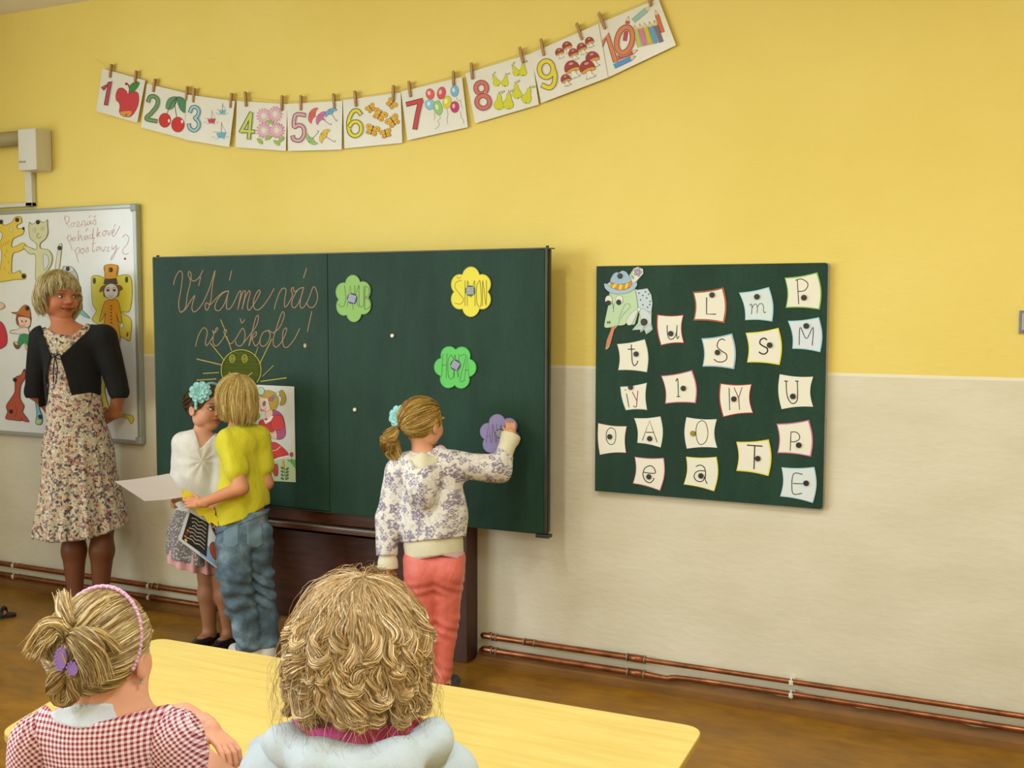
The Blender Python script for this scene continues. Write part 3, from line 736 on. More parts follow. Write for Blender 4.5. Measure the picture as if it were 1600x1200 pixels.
# ------------------------------------------------------------------ magnetic letter board
YM = -.03
mx0, mx1 = Py(932, 416, YM)[0], Py(1293.5, 411, YM)[0]; mzt, mzb = Py(932, 416, YM)[2], Py(930, 767, YM)[2]
mg = empty('magnetic_board', ((mx0+mx1)/2, -.02, mzb), 'square green magnetic board covered with letter cards', 'board')
rr_ = .012; out = []
for cx, cz, a0 in ((mx1-rr_, mzt-rr_, 0), (mx0+.003, mzt-.003, 90), (mx0+.003, mzb+.003, 180), (mx1-rr_, mzb+rr_, 270)):
    rad = rr_ if cx > -1 else .003
    for k in range(6): a = math.radians(a0+k*18); out.append((cx+rad*math.cos(a), YM, cz+rad*math.sin(a)))
MB().prism(out, (0, .006, 0)).build('board_panel', BMAT, mg)
MB().prism([(x+(.004 if x > -1 else .0), YM+.0065, z-(.004 if z < 1.2 else 0)) for x, y_, z in out], (0, .021, 0)).build('metal_frame', simple('board_frame_grey', (176, 176, 172), .4, .5), mg)
MB().box((mx0+.1, -.003, mzb+.1), (mx1-.1, 0, mzt-.1)).build('wall_mount', EDGE, mg)

WHITE = simple('white_card', (232, 230, 216), .6); INK = (38, 34, 38)
def card(corners, crop, border, bulge, strokes, lab, mags, w=6, bw=7, wobble=0, wcol=(234, 232, 214)):
    """corners TL TR BR BL in crop coordinates; bulge: +1 sides bow to the right, -1 to the left"""
    ox, oy, sc = crop; TL, TR, BR, BL = [np.array(c, float) for c in corners]; cc = (TL+TR+BR+BL)/4
    hgt = abs(BL[1]-TL[1]); wd = abs(TR[0]-TL[0]); b = .09*wd*bulge; t = .035*hgt
    def side(a, c, off):
        return [a+(c-a)*k/8+np.array(off)*math.sin(math.pi*k/8) for k in range(8)]
    ol = side(TL, TR, (0, t))+side(TR, BR, (b, 0))+side(BR, BL, (0, -t))+side(BL, TL, (b*.8, 0))
    y = YM-.002-random.uniform(0, .0015)
    m = MB().prism([Py(ox+p[0]/sc, oy+p[1]/sc, y) for p in ol], (0, .0009, 0)); c = Py(ox+cc[0]/sc, oy+cc[1]/sc, y)
    key = 'card_edge_'+'_'.join(map(str, border))
    o = m.build('letter_card', simple(key, border, .6), loc=c); tag(o, lab, 'card', 'letter cards on the magnetic board')
    A = Art(y, ox, oy, sc); fx = 1-2*bw/wd; fy = 1-2*bw/hgt
    A.poly([(cc[0]+(p[0]-cc[0])*fx, cc[1]+(p[1]-cc[1])*fy) for p in ol], wcol); A.build('card_face', o)
    A = Art(y-.0002, ox, oy, sc)
    for s_ in strokes:
        col = INK; ww = w
        if isinstance(s_, tuple): s_, col = s_
        if len(s_) == 1: A.ell(s_[0][0], s_[0][1], ww*.7, ww*.7, col)
        else: A.stroke(s_, ww, col, len(s_) > 3)
    A.build('letter', o)
    for mxp, myp, mc in mags: magnet(ox+mxp/sc, oy+myp/sc, y, mc[0], .0105, mc[1] if len(mc) > 1 else None)
    return o
C7, C8, C9, C10 = (910, 400, 6.0), (1070, 400, 6.0), (920, 580, 5.4526), (1090, 570, 5.218)
BLK = 'black round magnet on the card with '
card([(325,825),(585,780),(605,1090),(335,1070)], C7, (186, 205, 180), 1, [[(458,832),(462,900),(468,990),(485,1028),(508,1012),(520,985)],[(428,874),(490,873)]], 'white letter card with lower-case t, thin grey-green edge', [(505, 918, (BLK+'lower-case t',))], 9, 5)
card([(700,548),(950,550),(955,818),(735,840)], C7, (186, 62, 66), -1, [[(795,650),(797,720),(808,765),(835,782),(870,755),(885,700),(888,650)],[(888,650),(884,740),(892,775),(905,752)]], 'letter card with lower-case u and thick red edge', [(830, 727, (BLK+'lower-case u',))], 8, 9)
card([(75,335),(362,292),(372,630),(80,605)], C8, (166, 92, 44), 1, [[(205,392),(204,545),(290,546)]], 'letter card with capital L and brown edge', [(257, 365, (BLK+'capital L',))], 10, 14)
card([(507,343),(788,290),(820,615),(565,602)], C8, (140, 208, 226), 1, [[(608,465),(622,450),(630,480),(625,545)],[(630,490),(650,455),(668,452),(680,480),(678,535)],[(680,480),(700,450),(725,448),(738,475),(738,515),(748,532),(760,525)]], 'letter card with lower-case m and pale blue edge', [(677, 382, (BLK+'lower-case m',))], 6, 8, wcol=(214, 228, 226))
card([(935,203),(1243,152),(1265,503),(945,487)], C8, (126, 186, 78), 1, [[(1055,225),(1068,450)],[(1040,228),(1090,215),(1145,245),(1152,285),(1120,325),(1066,332)]], 'letter card with capital P and green edge', [(1118, 390, (BLK+'green-edged capital P',))], 8, 10)
card([(155,772),(443,725),(462,1062),(165,1037)], C8, (150, 186, 214), 1, [[(375,790),(350,778),(315,800),(305,850),(345,890),(388,920),(392,965),(355,992),(305,990),(275,968)]], 'letter card with tall thin capital S and pale blue edge', [(308, 903, (BLK+'blue-edged capital S',))], 9, 11)
card([(570,720),(878,673),(888,1022),(583,998)], C8, (228, 222, 52), 1, [[(768,785),(745,770),(712,785),(705,820),(735,845),(770,865),(775,895),(750,918),(718,915),(698,900)]], 'letter card with lower-case s and bright yellow edge', [(797, 835, (BLK+'yellow-edged lower-case s',))], 13, 10)
card([(965,607),(1258,573),(1270,903),(1007,870)], C8, (136, 204, 224), 1, [[(1073,832),(1082,668),(1140,775),(1203,668),(1195,838)]], 'letter card with capital M and pale blue edge', [(1140, 655, (BLK+'capital M',))], 8, 8, wcol=(216, 226, 232))
RD = (140, 40, 44)
card([(268,132),(495,98),(497,330),(315,333)], C9, (176, 206, 196), -.6, [[(312,160)],[(322,192),(342,305)],([(372,178),(408,250)],RD),([(418,168),(410,260),(405,300),(392,305),(380,295)],RD)], 'letter card with i and red y side by side, lower case', [(358, 136, (BLK+'lower-case i and y',))], 7, 5)
card([(615,38),(880,-10),(912,273),(650,278)], C9, (206, 104, 134), 1, [[(742,85),(757,65),(762,150),(763,215)],[(750,217),(777,216)]], 'letter card with lower-case l and pink edge', [(807, 145, (BLK+'lower-case l',))], 8, 8)
card([(78,440),(325,467),(320,697),(92,715)], C9, (150, 50, 54), -.6, [[(187,480),(155,510),(150,580),(178,622),(215,615),(230,560),(222,500),(187,480)]], 'letter card with lower-case o and thin red edge, lower left', [(180, 557, (BLK+'red-edged lower-case o',))], 6, 4)
card([(387,400),(610,385),(612,650),(413,610)], C9, (214, 224, 214), 1, [[(457,588),(518,422),(582,603)],[(488,520),(552,522)]], 'letter card with capital A and no coloured edge', [(520, 573, (BLK+'capital A',))], 7, 4)
OC = lambda x, y: ((x/5.218+1090-920)*5.4526, (y/5.218+570-580)*5.4526)
card([(832,392), OC(157,443), OC(160,677), (835,660)], C9, (214, 226, 236), -1, [[(960,420),(925,450),(912,530),(930,605),(960,625),(1000,595),(1015,520),(995,440),(960,420)]], 'letter card with capital O and no coloured edge', [(888, 528, ('olive round magnet on the card with capital O', simple('olive_magnet', (150, 138, 40), .4)))], 6, 4)
card([(390,728),(640,738),(608,1020),(375,957)], C9, (204, 112, 146), 1, [[(472,862),(562,870),(558,830),(525,805),(480,825),(462,875),(480,930),(520,950),(548,930),(555,912)]], 'letter card with lower-case e and pink edge', [(513, 898, (BLK+'lower-case e',))], 8, 6)
card([(828,728), OC(155,750), OC(135,1032), (808,965)], C9, (224, 220, 60), 1, [[(915,812),(945,800),(980,815),(995,860),(992,920),(1008,958)],[(990,850),(940,848),(905,870),(900,910),(930,938),(970,935),(990,900)]], 'letter card with lower-case a and yellow edge', [(957, 890, (BLK+'lower-case a',))], 8, 6)
card([(183,150),(443,155),(455,395),(207,428)], C10, (190, 44, 46), -1, [[(257,190),(262,368)],([(298,188),(335,270)],RD),([(362,185),(335,270),(342,365)],RD)], 'letter card with capital I and Y and red edge', [(297, 278, (BLK+'capital I and Y',))], 7, 8)
card([(670,77),(942,97),(942,342),(685,362)], C10, (226, 226, 218), -1, [[(722,132),(726,220),(738,275),(765,312),(795,310),(815,270),(813,132)],[(708,132),(735,134)],[(798,132),(822,134)]], 'letter card with capital U and no coloured edge', [(778, 256, (BLK+'capital U',))], 8, 3)
card([(315,627),(580,608),(578,907),(315,865)], C10, (226, 216, 62), 1, [[(405,655),(527,664)],[(466,660),(460,848)]], 'letter card with capital T and yellow edge', [(492, 763, (BLK+'capital T',))], 10, 9)
card([(643,480),(908,448),(925,750),(650,720)], C10, (206, 112, 158), 1, [[(762,548),(755,698)],[(762,548),(805,550),(832,580),(825,610),(790,628),(760,625)]], 'letter card with capital P and pink edge', [(826, 654, (BLK+'pink-edged capital P',))], 7, 9)
card([(683,835),(952,833),(940,1127),(672,1073)], C10, (160, 206, 226), 1, [[(855,893),(780,893),(775,1045),(850,1048)],[(780,968),(857,970)]], 'letter card with capital E and pale blue edge', [(886, 964, (BLK+'capital E',))], 7, 6, wcol=(218, 228, 228))
# snake head cut-out
hd = slab('paper_snake_head', [(205,265),(232,262),(262,240),(290,170),(325,152),(345,155),(375,136),(415,155),(438,185),(480,118),(520,100),(568,122),(572,165),(508,240),(512,265),(490,310),(520,318),(610,302),(645,360),(658,440),(648,520),(648,640),(660,690),(598,735),(580,690),(540,720),(545,688),(465,695),(520,630),(535,545),(525,520),(490,640),(440,650),(410,625),(370,645),(325,655),(300,690),(255,845),(235,870),(212,878),(230,790),(275,665),(215,672),(205,640),(240,465),(215,430),(218,390),(250,370),(255,335),(215,295)], YM-.0025, .001, simple('snake_paper', (186, 214, 176), .6), 910, 400, 6., lab='paper snake head with pale blue hat, spotted scarf and red tongue', cat='paper cut-out')
A = Art(YM-.0025, 910, 400, 6.); O3 = (50, 50, 54)
A.shape([(275,665),(320,640),(300,690),(262,830),(212,880),(235,790)], (214, 130, 96), O3, 2, False)
A.shape([(255,345),(270,380),(245,420),(240,470),(206,640),(220,672),(270,668),(322,652),(400,640),(470,540),(515,500),(510,400),(485,318),(400,345),(320,352)], (190, 218, 178), O3, 2)
A.shape([(500,320),(610,304),(648,370),(657,450),(645,525),(560,500),(528,490)], (196, 214, 222), O3, 2, False)
for x, y_ in ((530,348),(592,336),(567,370),(545,412),(603,394),(635,425),(568,458),(622,358),(632,455),(612,480)): A.ell(x, y_, 7, 7, (50, 60, 80))
A.shape([(520,500),(455,540),(412,610),(425,645),(455,645),(490,590)], (214, 224, 214), O3, 2); A.shape([(545,500),(600,510),(645,560),(640,650),(590,660),(545,580)], (206, 218, 218), O3, 2)
A.shape([(550,640),(520,660),(465,695),(545,690),(540,720),(580,665)], (190, 208, 216), O3, 2, False); A.shape([(600,660),(582,690),(598,735),(615,700),(660,692),(635,640)], (190, 208, 216), O3, 2, False); A.ell(530, 500, 15, 15, (236, 236, 226), out=O3)
A.shape([(480,118),(520,102),(568,124),(572,165),(480,262),(455,215)], (226, 226, 206), O3, 2, False)
for k in range(5): A.ell(520+26*math.cos(k*1.257), 152+26*math.sin(k*1.257), 15, 15, (168, 160, 186), out=O3)
A.ell(520, 152, 10, 10, (210, 205, 215), out=O3); A.ell(475, 200, 8, 20, (150, 180, 120), -.4, out=O3)
A.shape([(262,240),(290,172),(325,152),(345,156),(375,137),(415,152),(440,190),(462,235),(400,262),(320,268)], (160, 190, 212), O3, 2)
A.shape([(262,240),(320,268),(400,260),(462,235),(462,285),(400,312),(330,316),(272,290)], (220, 140, 66), O3, 2, False)
for q in (((300,262),(325,268),(295,308),(275,292)),((350,268),(378,265),(368,316),(340,316)),((410,258),(432,248),(420,305),(398,312))): A.poly(list(q), (226, 214, 60))
A.shape([(205,262),(230,262),(280,300),(360,322),(440,300),(480,250),(512,250),(505,290),(440,340),(360,354),(280,350),(220,310)], (170, 196, 216), O3, 2)
for cx, cy in ((248,412),(348,410)): A.ell(cx, cy, 34, 42, (226, 230, 214), out=O3); 
A.ell(244, 440, 26, 24, (52, 52, 54)); A.ell(342, 434, 24, 26, (52, 52, 54)); A.stroke([(270,420),(290,470),(290,525)], 3, O3); A.stroke([(300,440),(292,490)], 2, O3)
A.ell(240, 622, 5, 13, O3, .2); A.ell(256, 622, 5, 13, O3, .2); A.stroke([(335,640),(360,580),(410,520),(448,480),(440,450),(400,455),(370,520),(340,590)], 2, O3)
A.build('drawing', hd)
magnet(910+355/6, 400+187/6, YM-.0025, 'black round magnet on the snake\'s pale blue hat'); magnet(910+580/6, 400+618/6, YM-.0025, 'black round magnet on the snake\'s spotted scarf', .0135)
# ================================================================== number cards on a line
CP = simple('laminated_card', (222, 220, 206), .28, spec=.5); PINM = wood('pin_wood', (150, 112, 66), (190, 150, 98), .6, (3, 3, 1), .1, 30)
CA, CB, CC, CD = (130, 80, 5.926), (360, 120, 5.714), (620, 60, 6.667), (820, 0, 6.4)
def conv(p, a, b): return ((p[0]/a[2]+a[0]-b[0])*b[2], (p[1]/a[2]+a[1]-b[1])*b[2])
def ncard(corners, crop, yoff, num, ncol, nw, picture, lab, ow=7):
    y = -.012-yoff; o = slab('number_card', corners, y, .0012, CP, *crop, lab=lab, cat='card', group='number cards pegged on the line')
    A = Art(y, *crop)
    picture(A); A.build('picture', o)
    B = Art(y-.0016, *crop)
    for s_, cl in num: B.stroke(s_, nw+22, (226, 224, 212), len(s_) > 3, cl)
    for s_, cl in num: B.stroke(s_, nw+ow*2, (44, 36, 40), len(s_) > 3, cl)
    for s_, cl in num: B.stroke(s_, nw, ncol, len(s_) > 3, cl)
    B.build('numeral', o); return o
OK_ = (60, 50, 50)
def apple(A):
    A.shape([(415,400),(440,375),(490,375),(515,410),(510,490),(480,560),(440,605),(400,608),(355,595),(335,560),(340,510),(330,475),(308,455),(303,405),(325,350),(365,342),(400,370)], (196, 58, 62), (120, 40, 50), 4)
    A.shape([(345,565),(400,555),(450,560),(430,602),(395,600),(355,595)], (214, 150, 50), None); A.ell(400, 588, 9, 6, (60, 50, 20))
    A.stroke([(425,395),(430,345),(415,308),(398,300)], 12, (140, 34, 44)); A.ell(400, 303, 13, 13, (150, 36, 46)); A.shape([(430,375),(435,320),(470,290),(520,290),(505,335),(470,370)], (62, 134, 52), (40, 80, 40), 4)
def cherries(A):
    A.shape([(870,425),(820,425),(780,455),(765,520),(790,540),(830,530),(860,480)], (96, 140, 96), (60, 90, 60), 4); A.shape([(870,425),(920,430),(950,465),(958,530),(940,570),(900,540),(875,480)], (78, 130, 84), (60, 90, 60), 4)
    A.stroke([(870,425),(820,480),(775,580)], 6, OK_); A.stroke([(868,425),(850,500),(868,620)], 6, OK_)
    for cx, cy, rx, ry in ((757, 640, 55, 66), (878, 680, 60, 70)): A.ell(cx, cy, rx, ry, (200, 44, 36), out=(120, 30, 34), ow=4); A.ell(cx+38, cy+5 if cx < 800 else cy-28, 10, 16, (235, 225, 215))
def boats(A):
    for x, y_, c, s_ in ((1190, 640, (196, 60, 80), 1.), (1290, 560, (110, 180, 200), .85), (1280, 770, (100, 176, 196), 1.2)):
        A.poly([(x-40*s_, y_-10*s_), (x+38*s_, y_-14*s_), (x+25*s_, y_+28*s_), (x-25*s_, y_+28*s_)], c); A.stroke([(x-60*s_, y_-20*s_), (x+38*s_, y_-12*s_)], 3, OK_)
        A.stroke([(x, y_-10), (x+2, y_-95*s_)], 3, OK_); A.stroke([(x+2, y_-80*s_), (x+38*s_, y_-12*s_)], 2, OK_)
        for k in range(5): xx = x-75*s_+k*28*s_; yy = y_+(22+14*(k % 2))*s_; A.stroke([(xx, yy), (xx+9, yy-6), (xx+18, yy), (xx+27, yy-5)], 2.5, (100, 120, 160))
def flowers4(A):
    for cx, cy in ((298, 350), (402, 335), (300, 480), (418, 480)):
        for k in range(14):
            a = k*2*math.pi/14; A.ell(cx+46*math.cos(a), cy+50*math.sin(a), 24, 9, (216, 150, 176), a, 10); A.ell(cx+34*math.cos(a+.2), cy+36*math.sin(a+.2), 20, 7, (222, 196, 200), a, 10)
        A.ell(cx, cy, 22, 24, (214, 222, 190))
    for x, y_, a in ((265, 575, .9), (340, 545, -.6), (415, 590, .7), (355, 405, .3), (455, 560, -.8)): A.ell(x, y_, 34, 16, (150, 184, 84), a)
def brolly(A, cx, cy, r, a, c):
    ca, sa = math.cos(a), math.sin(a); T = lambda u, v: (cx+u*ca-v*sa, cy+u*sa+v*ca)
    pts = [T(r*math.cos(t), -r*.75*math.sin(t)) for t in np.linspace(0, math.pi, 12)]+[T(-r*.5, -8), T(0, 4), T(r*.5, -8)]
    A.shape(pts, c, (80, 70, 80), 2.5, False); A.stroke([T(0, 0), T(0, r*1.15), T(8, r*1.25), T(16, r*1.15)], 4, (90, 80, 90))
    for t in (-.45, 0, .45): A.stroke([T(r*t, -6), T(0, -r*.75)], 2, (90, 70, 80))
def brollies(A):
    brolly(A, 755, 350, 76, -1.15, (214, 96, 84)); brolly(A, 825, 375, 72, -.9, (206, 110, 160)); brolly(A, 905, 330, 62, -.55, (110, 170, 206)); brolly(A, 735, 550, 66, -2.4, (150, 194, 110)); brolly(A, 855, 535, 72, -1., (226, 190, 60))
def bfly(A, x, y_, s_, a=0.):
    ca, sa = math.cos(a), math.sin(a)
    for u, v, rx, ry, r0 in ((-26, -14, 26, 20, .5), (26, -14, 26, 20, -.5), (-20, 20, 20, 16, -.5), (20, 20, 20, 16, .5)):
        A.ell(x+s_*(u*ca-v*sa), y_+s_*(u*sa+v*ca), rx*s_, ry*s_, (222, 176, 40), r0+a, 14, (90, 60, 20), 2.5); A.ell(x+s_*1.2*(u*ca-v*sa), y_+s_*1.2*(u*sa+v*ca), 8*s_, 7*s_, (206, 120, 50), 0, 10)
    A.stroke([(x+s_*34*sa, y_-s_*34*ca), (x-s_*34*sa, y_+s_*34*ca)], 6, (60, 60, 80))
def bflies(A):
    for q in ((1253, 280, .95, -.6), (1440, 240, 1.05, .8), (1335, 340, 1.3, .5), (1450, 395, 1.3, -.6), (1268, 475, 1.25, .3), (1388, 505, 1.05, -.3)): bfly(A, *q)
def balloons(A):
    for x, y_, rx, ry, c, a in ((348, 580, 45, 57, (214, 96, 84), -.2), (466, 570, 45, 66, (206, 84, 90), .2), (604, 548, 42, 60, (120, 176, 210), 0), (345, 690, 50, 55, (140, 190, 220), 0), (430, 725, 46, 75, (150, 200, 110), -.2), (525, 665, 45, 66, (214, 206, 50), .1), (605, 715, 45, 60, (190, 60, 110), 0)):
        A.ell(x, y_, rx, ry, c, a, 20, (110, 80, 90), 3); A.ell(x-12, y_-10, rx*.35, ry*.4, tuple(int(v+(255-v)*.6) for v in c), a, 12)
    for pts in ([(620,610),(640,650),(665,640),(670,680),(685,730)],[(655,760),(670,790),(668,820),(695,850),(698,885)],[(438,800),(455,830),(430,860),(445,900),(402,945)],[(385,780),(398,810),(390,850)],[(520,735),(535,790),(525,830),(530,890)],[(430,635),(440,650),(455,660)]): A.stroke(pts, 3, (120, 120, 130))
def pear(A, x, y_, s_, a=0.):
    ca, sa = math.cos(a), math.sin(a); T = lambda u, v: (x+s_*(u*ca-v*sa), y_+s_*(u*sa+v*ca))
    A.shape([T(*p) for p in ((0, -85), (22, -60), (28, -20), (50, 25), (45, 65), (10, 85), (-25, 80), (-50, 50), (-45, 10), (-22, -25), (-20, -65))], (206, 206, 40), (110, 120, 40), 3)
    A.stroke([T(0, -85), T(-4, -108)], 5, (110, 70, 60)); A.ell(*T(34, -106), 26*s_, 11*s_, (180, 190, 120), a-.5, 12, (120, 120, 70), 2); A.ell(*T(5, 76), 6, 6, (100, 80, 30), 0, 8)
def pears(A):
    for q in ((1030, 440, .72, -.45), (1130, 440, .72, .15), (1235, 335, .7, -.5), (1315, 325, .78, .05), (1250, 550, .92, -.15), (1362, 595, .98, .3), (1065, 660, .98, .05), (1165, 650, 1.02, .05)): pear(A, *q)
def shroom(A, x, y_, s_, a=-.35):
    ca, sa = math.cos(a), math.sin(a); T = lambda u, v: (x+s_*(u*ca-v*sa), y_+s_*(u*sa+v*ca))
    A.shape([T(-12, 0), T(-18, 40), T(-30, 62), T(30, 62), T(18, 40), T(14, 0)], (226, 224, 214), (110, 110, 120), 2.5)
    A.shape([T(-50, 8), T(-40, 22), T(0, 16), T(40, 22), T(50, 6), T(20, -4), T(-20, -4)], (214, 160, 60), (110, 60, 40), 2.5); A.shape([T(-50, 6), T(-45, -30), T(-15, -55), T(20, -54), T(46, -28), T(50, 4), T(25, -6), T(-15, -2)], (160, 62, 60), (90, 40, 44), 3); A.ell(*T(5, -36), 16*s_, 8*s_, (210, 150, 150), a, 10)
    for k in (-34, -10, 26): A.stroke([T(k, 66), T(k+8, 56), T(k+12, 68)], 2, (90, 100, 90))
def shrooms(A):
    for q in ((350, 530, .85), (425, 470, .95), (488, 540, .95), (572, 485, .95), (650, 420, .85), (680, 590, 1.3), (475, 690, 1.45), (630, 690, 1.5), (413, 800, .95)): shroom(A, *q)
def pencil(A, a, b, w_, c):
    a, b = np.array(a, float), np.array(b, float); d = (b-a)/np.linalg.norm(b-a); n_ = np.array([-d[1], d[0]])*w_/2; e = b-d*w_*1.3
    A.shape([a+n_, e+n_, e-n_, a-n_], c, (90, 80, 80), 3, False); A.shape([e+n_, b, e-n_], (226, 200, 150), (90, 80, 80), 3, False); A.poly([b-d*w_*.45+n_*.35, b, b-d*w_*.45-n_*.35], c)
def pencils(A):
    pencil(A, (1085, 210), (1262, 60), 48, (150, 190, 180)); pencil(A, (1000, 410), (1038, 160), 40, (190, 80, 90)); pencil(A, (1380, 325), (1305, 100), 40, (214, 110, 60))
    for i, c in enumerate(((190, 200, 100), (206, 130, 160), (206, 190, 50), (96, 160, 206), (120, 116, 130))): pencil(A, (1150+i*54, 470-i*12), (1096+i*49, 243-i*10), 44, c)
    pencil(A, (905, 590), (1135, 500), 46, (196, 84, 80)); pencil(A, (895, 665), (1115, 560), 46, (90, 150, 206))
FL = lambda *p: [(list(p), False)]
nine_tl, nine_bl = conv((1392,158), CC, CD), (160,1030)
ncard([(178,160),(575,270),(500,662),(120,555)], CA, .004, FL((185,342),(250,282),(212,490)), (190, 66, 84), 26, apple, 'number card 1 with a bitten red apple')
ncard([(590,300),(950,386),(940,812),(535,705)], CA, .004, FL((602,462),(620,422),(658,420),(690,450),(680,510),(630,575),(585,625),(675,648)), (110, 154, 90), 26, cherries, 'number card 2 with two cherries')
ncard([(957,400),(1405,462),(1352,888),(938,818)], CA, .007, FL((990,560),(1008,522),(1048,520),(1070,555),(1058,600),(1035,620),(1065,650),(1068,700),(1030,735),(988,715),(978,680)), (150, 200, 212), 22, boats, 'number card 3 with three small sailing boats')
ncard([(58,215),(508,243),(494,662),(45,628)], CB, .003, [([(165,548),(184,330)], False), ([(184,325),(95,490)], False), ([(95,482),(208,490)], False)], (196, 204, 80), 24, flowers4, 'number card 4 with four pink flowers')
ncard([(505,243),(1000,215),(993,650),(515,662)], CB, .006, FL((662,342),(582,342),(568,445),(610,430),(652,455),(656,520),(620,568),(568,560),(556,535)), (222, 160, 170), 24, brollies, 'number card 5 with five coloured umbrellas')
ncard([(1004,210),(1520,140),(1535,590),(1018,640)], CB, .003, FL((1160,330),(1135,303),(1095,310),(1062,370),(1054,440),(1070,505),(1115,528),(1160,500),(1168,445),(1140,405),(1095,405),(1065,440)), (222, 214, 40), 26, bflies, 'number card 6 with six orange butterflies')
ncard([(43,555),(678,402),(740,925),(112,1062)], CC, .004, [([(112,685),(258,648)], False), ([(250,650),(222,760),(205,850),(190,935)], False)], (200, 70, 66), 38, balloons, 'number card 7 with seven balloons')
ncard([(715,365),(1405,155),(1478,690),(815,885)], CC, .003, [([(880+56*math.cos(t), 518+60*math.sin(t)) for t in np.linspace(0, 5.98, 20)], True), ([(900+66*math.cos(t), 662+66*math.sin(t)) for t in np.linspace(0, 5.98, 20)], True)], (208, 110, 100), 38, pears, 'number card 8 with eight yellow pears')
ncard([nine_tl,(735,238),(832,775),(165,1030)], CD, .006, [([(215+68*math.cos(t), 692+82*math.sin(t)) for t in np.linspace(0, 5.98, 20)], True), ([(285,690),(303,760),(290,840),(245,878),(180,855)], False)], (224, 206, 50), 38, shrooms, 'number card 9 with nine brown mushrooms')
ncard([(727,240),(1335,-14),(1512,452),(826,778)], CD, .003, [([(750,478),(822,345),(905,605)], False), ([(998+78*math.cos(t)*.95-30*math.sin(t), 400+15*math.cos(t)+128*math.sin(t)) for t in np.linspace(0, 5.98, 24)], True)], (220, 130, 84), 40, pencils, 'number card 10 with ten coloured pencils')
pins = [((262,120),(250,245),1,'left'),((492,180),(483,295),1,'right'),((668,255),(650,378),2,'left'),((965,325),(955,455),2,'right'),((1030,343),(1022,475),3,'left'),((1375,388),(1365,525),3,'right')]
P_ = [((a[0]/5.926+130, a[1]/5.926+80), (b[0]/5.926+130, b[1]/5.926+80), n, s_) for a, b, n, s_ in pins]
P_ += [((a[0]/5.714+360, a[1]/5.714+120), (b[0]/5.714+360, b[1]/5.714+120), n, s_) for a, b, n, s_ in (((132,135),(142,265),4,'left'),((462,168),(460,300),4,'right'),((630,168),(632,300),5,'left'),((920,152),(932,280),5,'right'),((1110,128),(1124,265),6,'left'),((1455,78),(1455,215),6,'right'))]
P_ += [((a[0]/6.667+620, a[1]/6.667+60), (b[0]/6.667+620, b[1]/6.667+60), n, s_) for a, b, n, s_ in (((125,450),(145,610),7,'left'),((588,342),(594,490),7,'right'),((775,258),(790,425),8,'left'),((1278,98),(1318,255),8,'right'),((1500,12),(1535,180),9,'left'))]
P_ += [((a[0]/6.4+820, a[1]/6.4), (b[0]/6.4+820, b[1]/6.4), n, s_) for a, b, n, s_ in (((517,238),(575,398),9,'right'),((740,132),(802,288),10,'left'),((1240,-20),(1262,60),10,'right'))]
line_pts = [Py(150, 92, -.014)]
for a, b, n, s_ in P_:
    T_, B_ = Vector(Py(*a, -.018)), Vector(Py(*b, -.018)); d = (T_-B_).normalized(); sd = d.cross(Vector((0, 1, 0)))
    m = MB()
    for q in (-1, 1):
        o0 = Vector((0, q*.005, 0)); th = Vector((0, .0035, 0)); tw = sd*.0052
        top = T_+Vector((0, q*.007, 0))+sd*.0035*q; bot = B_+Vector((0, q*.0028, 0))
        ring = lambda c: [c-tw-th, c+tw-th, c+tw+th, c-tw+th]
        v = ring(bot)+ring((T_+B_)/2+o0*.8)+ring(top); f = [(0, 1, 2, 3), (8, 11, 10, 9)]
        for k in (0, 4): f += [(k+i, k+(i+1) % 4, k+4+(i+1) % 4, k+4+i) for i in range(4)]
        m._add(v, f)
    m.tube([(T_+B_)/2-sd*.007, (T_+B_)/2+sd*.007], .0028, 6)
    tag(m.build('clothespin', PINM, loc=(T_+B_)/2), '%s wooden clothespin on the number card with the %s' % (s_, ['apple','cherries','sailing boats','pink flowers','umbrellas','butterflies','balloons','pears','mushrooms','coloured pencils'][n-1]), 'clothespin', 'wooden clothespins on the card line')
    line_pts.append(np.array((T_+B_)/2)+np.array([0, 0, .008]))
line_pts.append(Py(1075, -25, -.014))
tag(MB().tube([tuple(p) for p in line_pts], .0009, 5).build('card_line', simple('thin_string', (200, 180, 120), .7), loc=line_pts[0]), 'thin pale string sagging along the wall above the blackboard, cards pegged on it', 'string')

# ================================================================== whiteboard and projection screen
YW = -.032
wx1 = Py(217, 500, YW)[0]; wzt, wzb = Py(213, 318, YW)[2], Py(220, 695, YW)[2]; wx0 = XL+.15
wb = empty('whiteboard', ((wx0+wx1)/2, -.03, wzb), 'white board in a grey frame with paper fairy-tale figures and red writing', 'whiteboard')
MB().box((wx0+.015, YW+.004, wzb+.02), (wx1-.02, YW+.02, wzt-.018)).build('writing_surface', simple('whiteboard_enamel', (226, 231, 229), .16, spec=.6), wb)
FRM = simple('whiteboard_frame_grey', (166, 172, 164), .35, .4)
m = MB()
for a, b in (((wx0, wzt-.022), (wx1-.012, wzt)), ((wx0, wzb), (wx1-.012, wzb+.022)), ((wx0, wzb+.01), (wx0+.02, wzt-.01)), ((wx1-.024, wzb+.012), (wx1, wzt-.012))): m.box((a[0], YW-.004, a[1]), (b[0], -.002, b[1]), ch=.004)
m.build('frame', FRM, wb)
m = MB()
for cz in (wzb, wzt-.04): MB().box((wx1-.04, YW-.007, cz), (wx1+.002, -.002, cz+.04), ch=.008).build('frame_corner', simple('whiteboard_corner_grey', (150, 160, 160), .4), wb)
RC = (204, 128, 140); C1 = (0, 300, 4.0); YWS = YW+.003
A = Art(YWS, *C1)
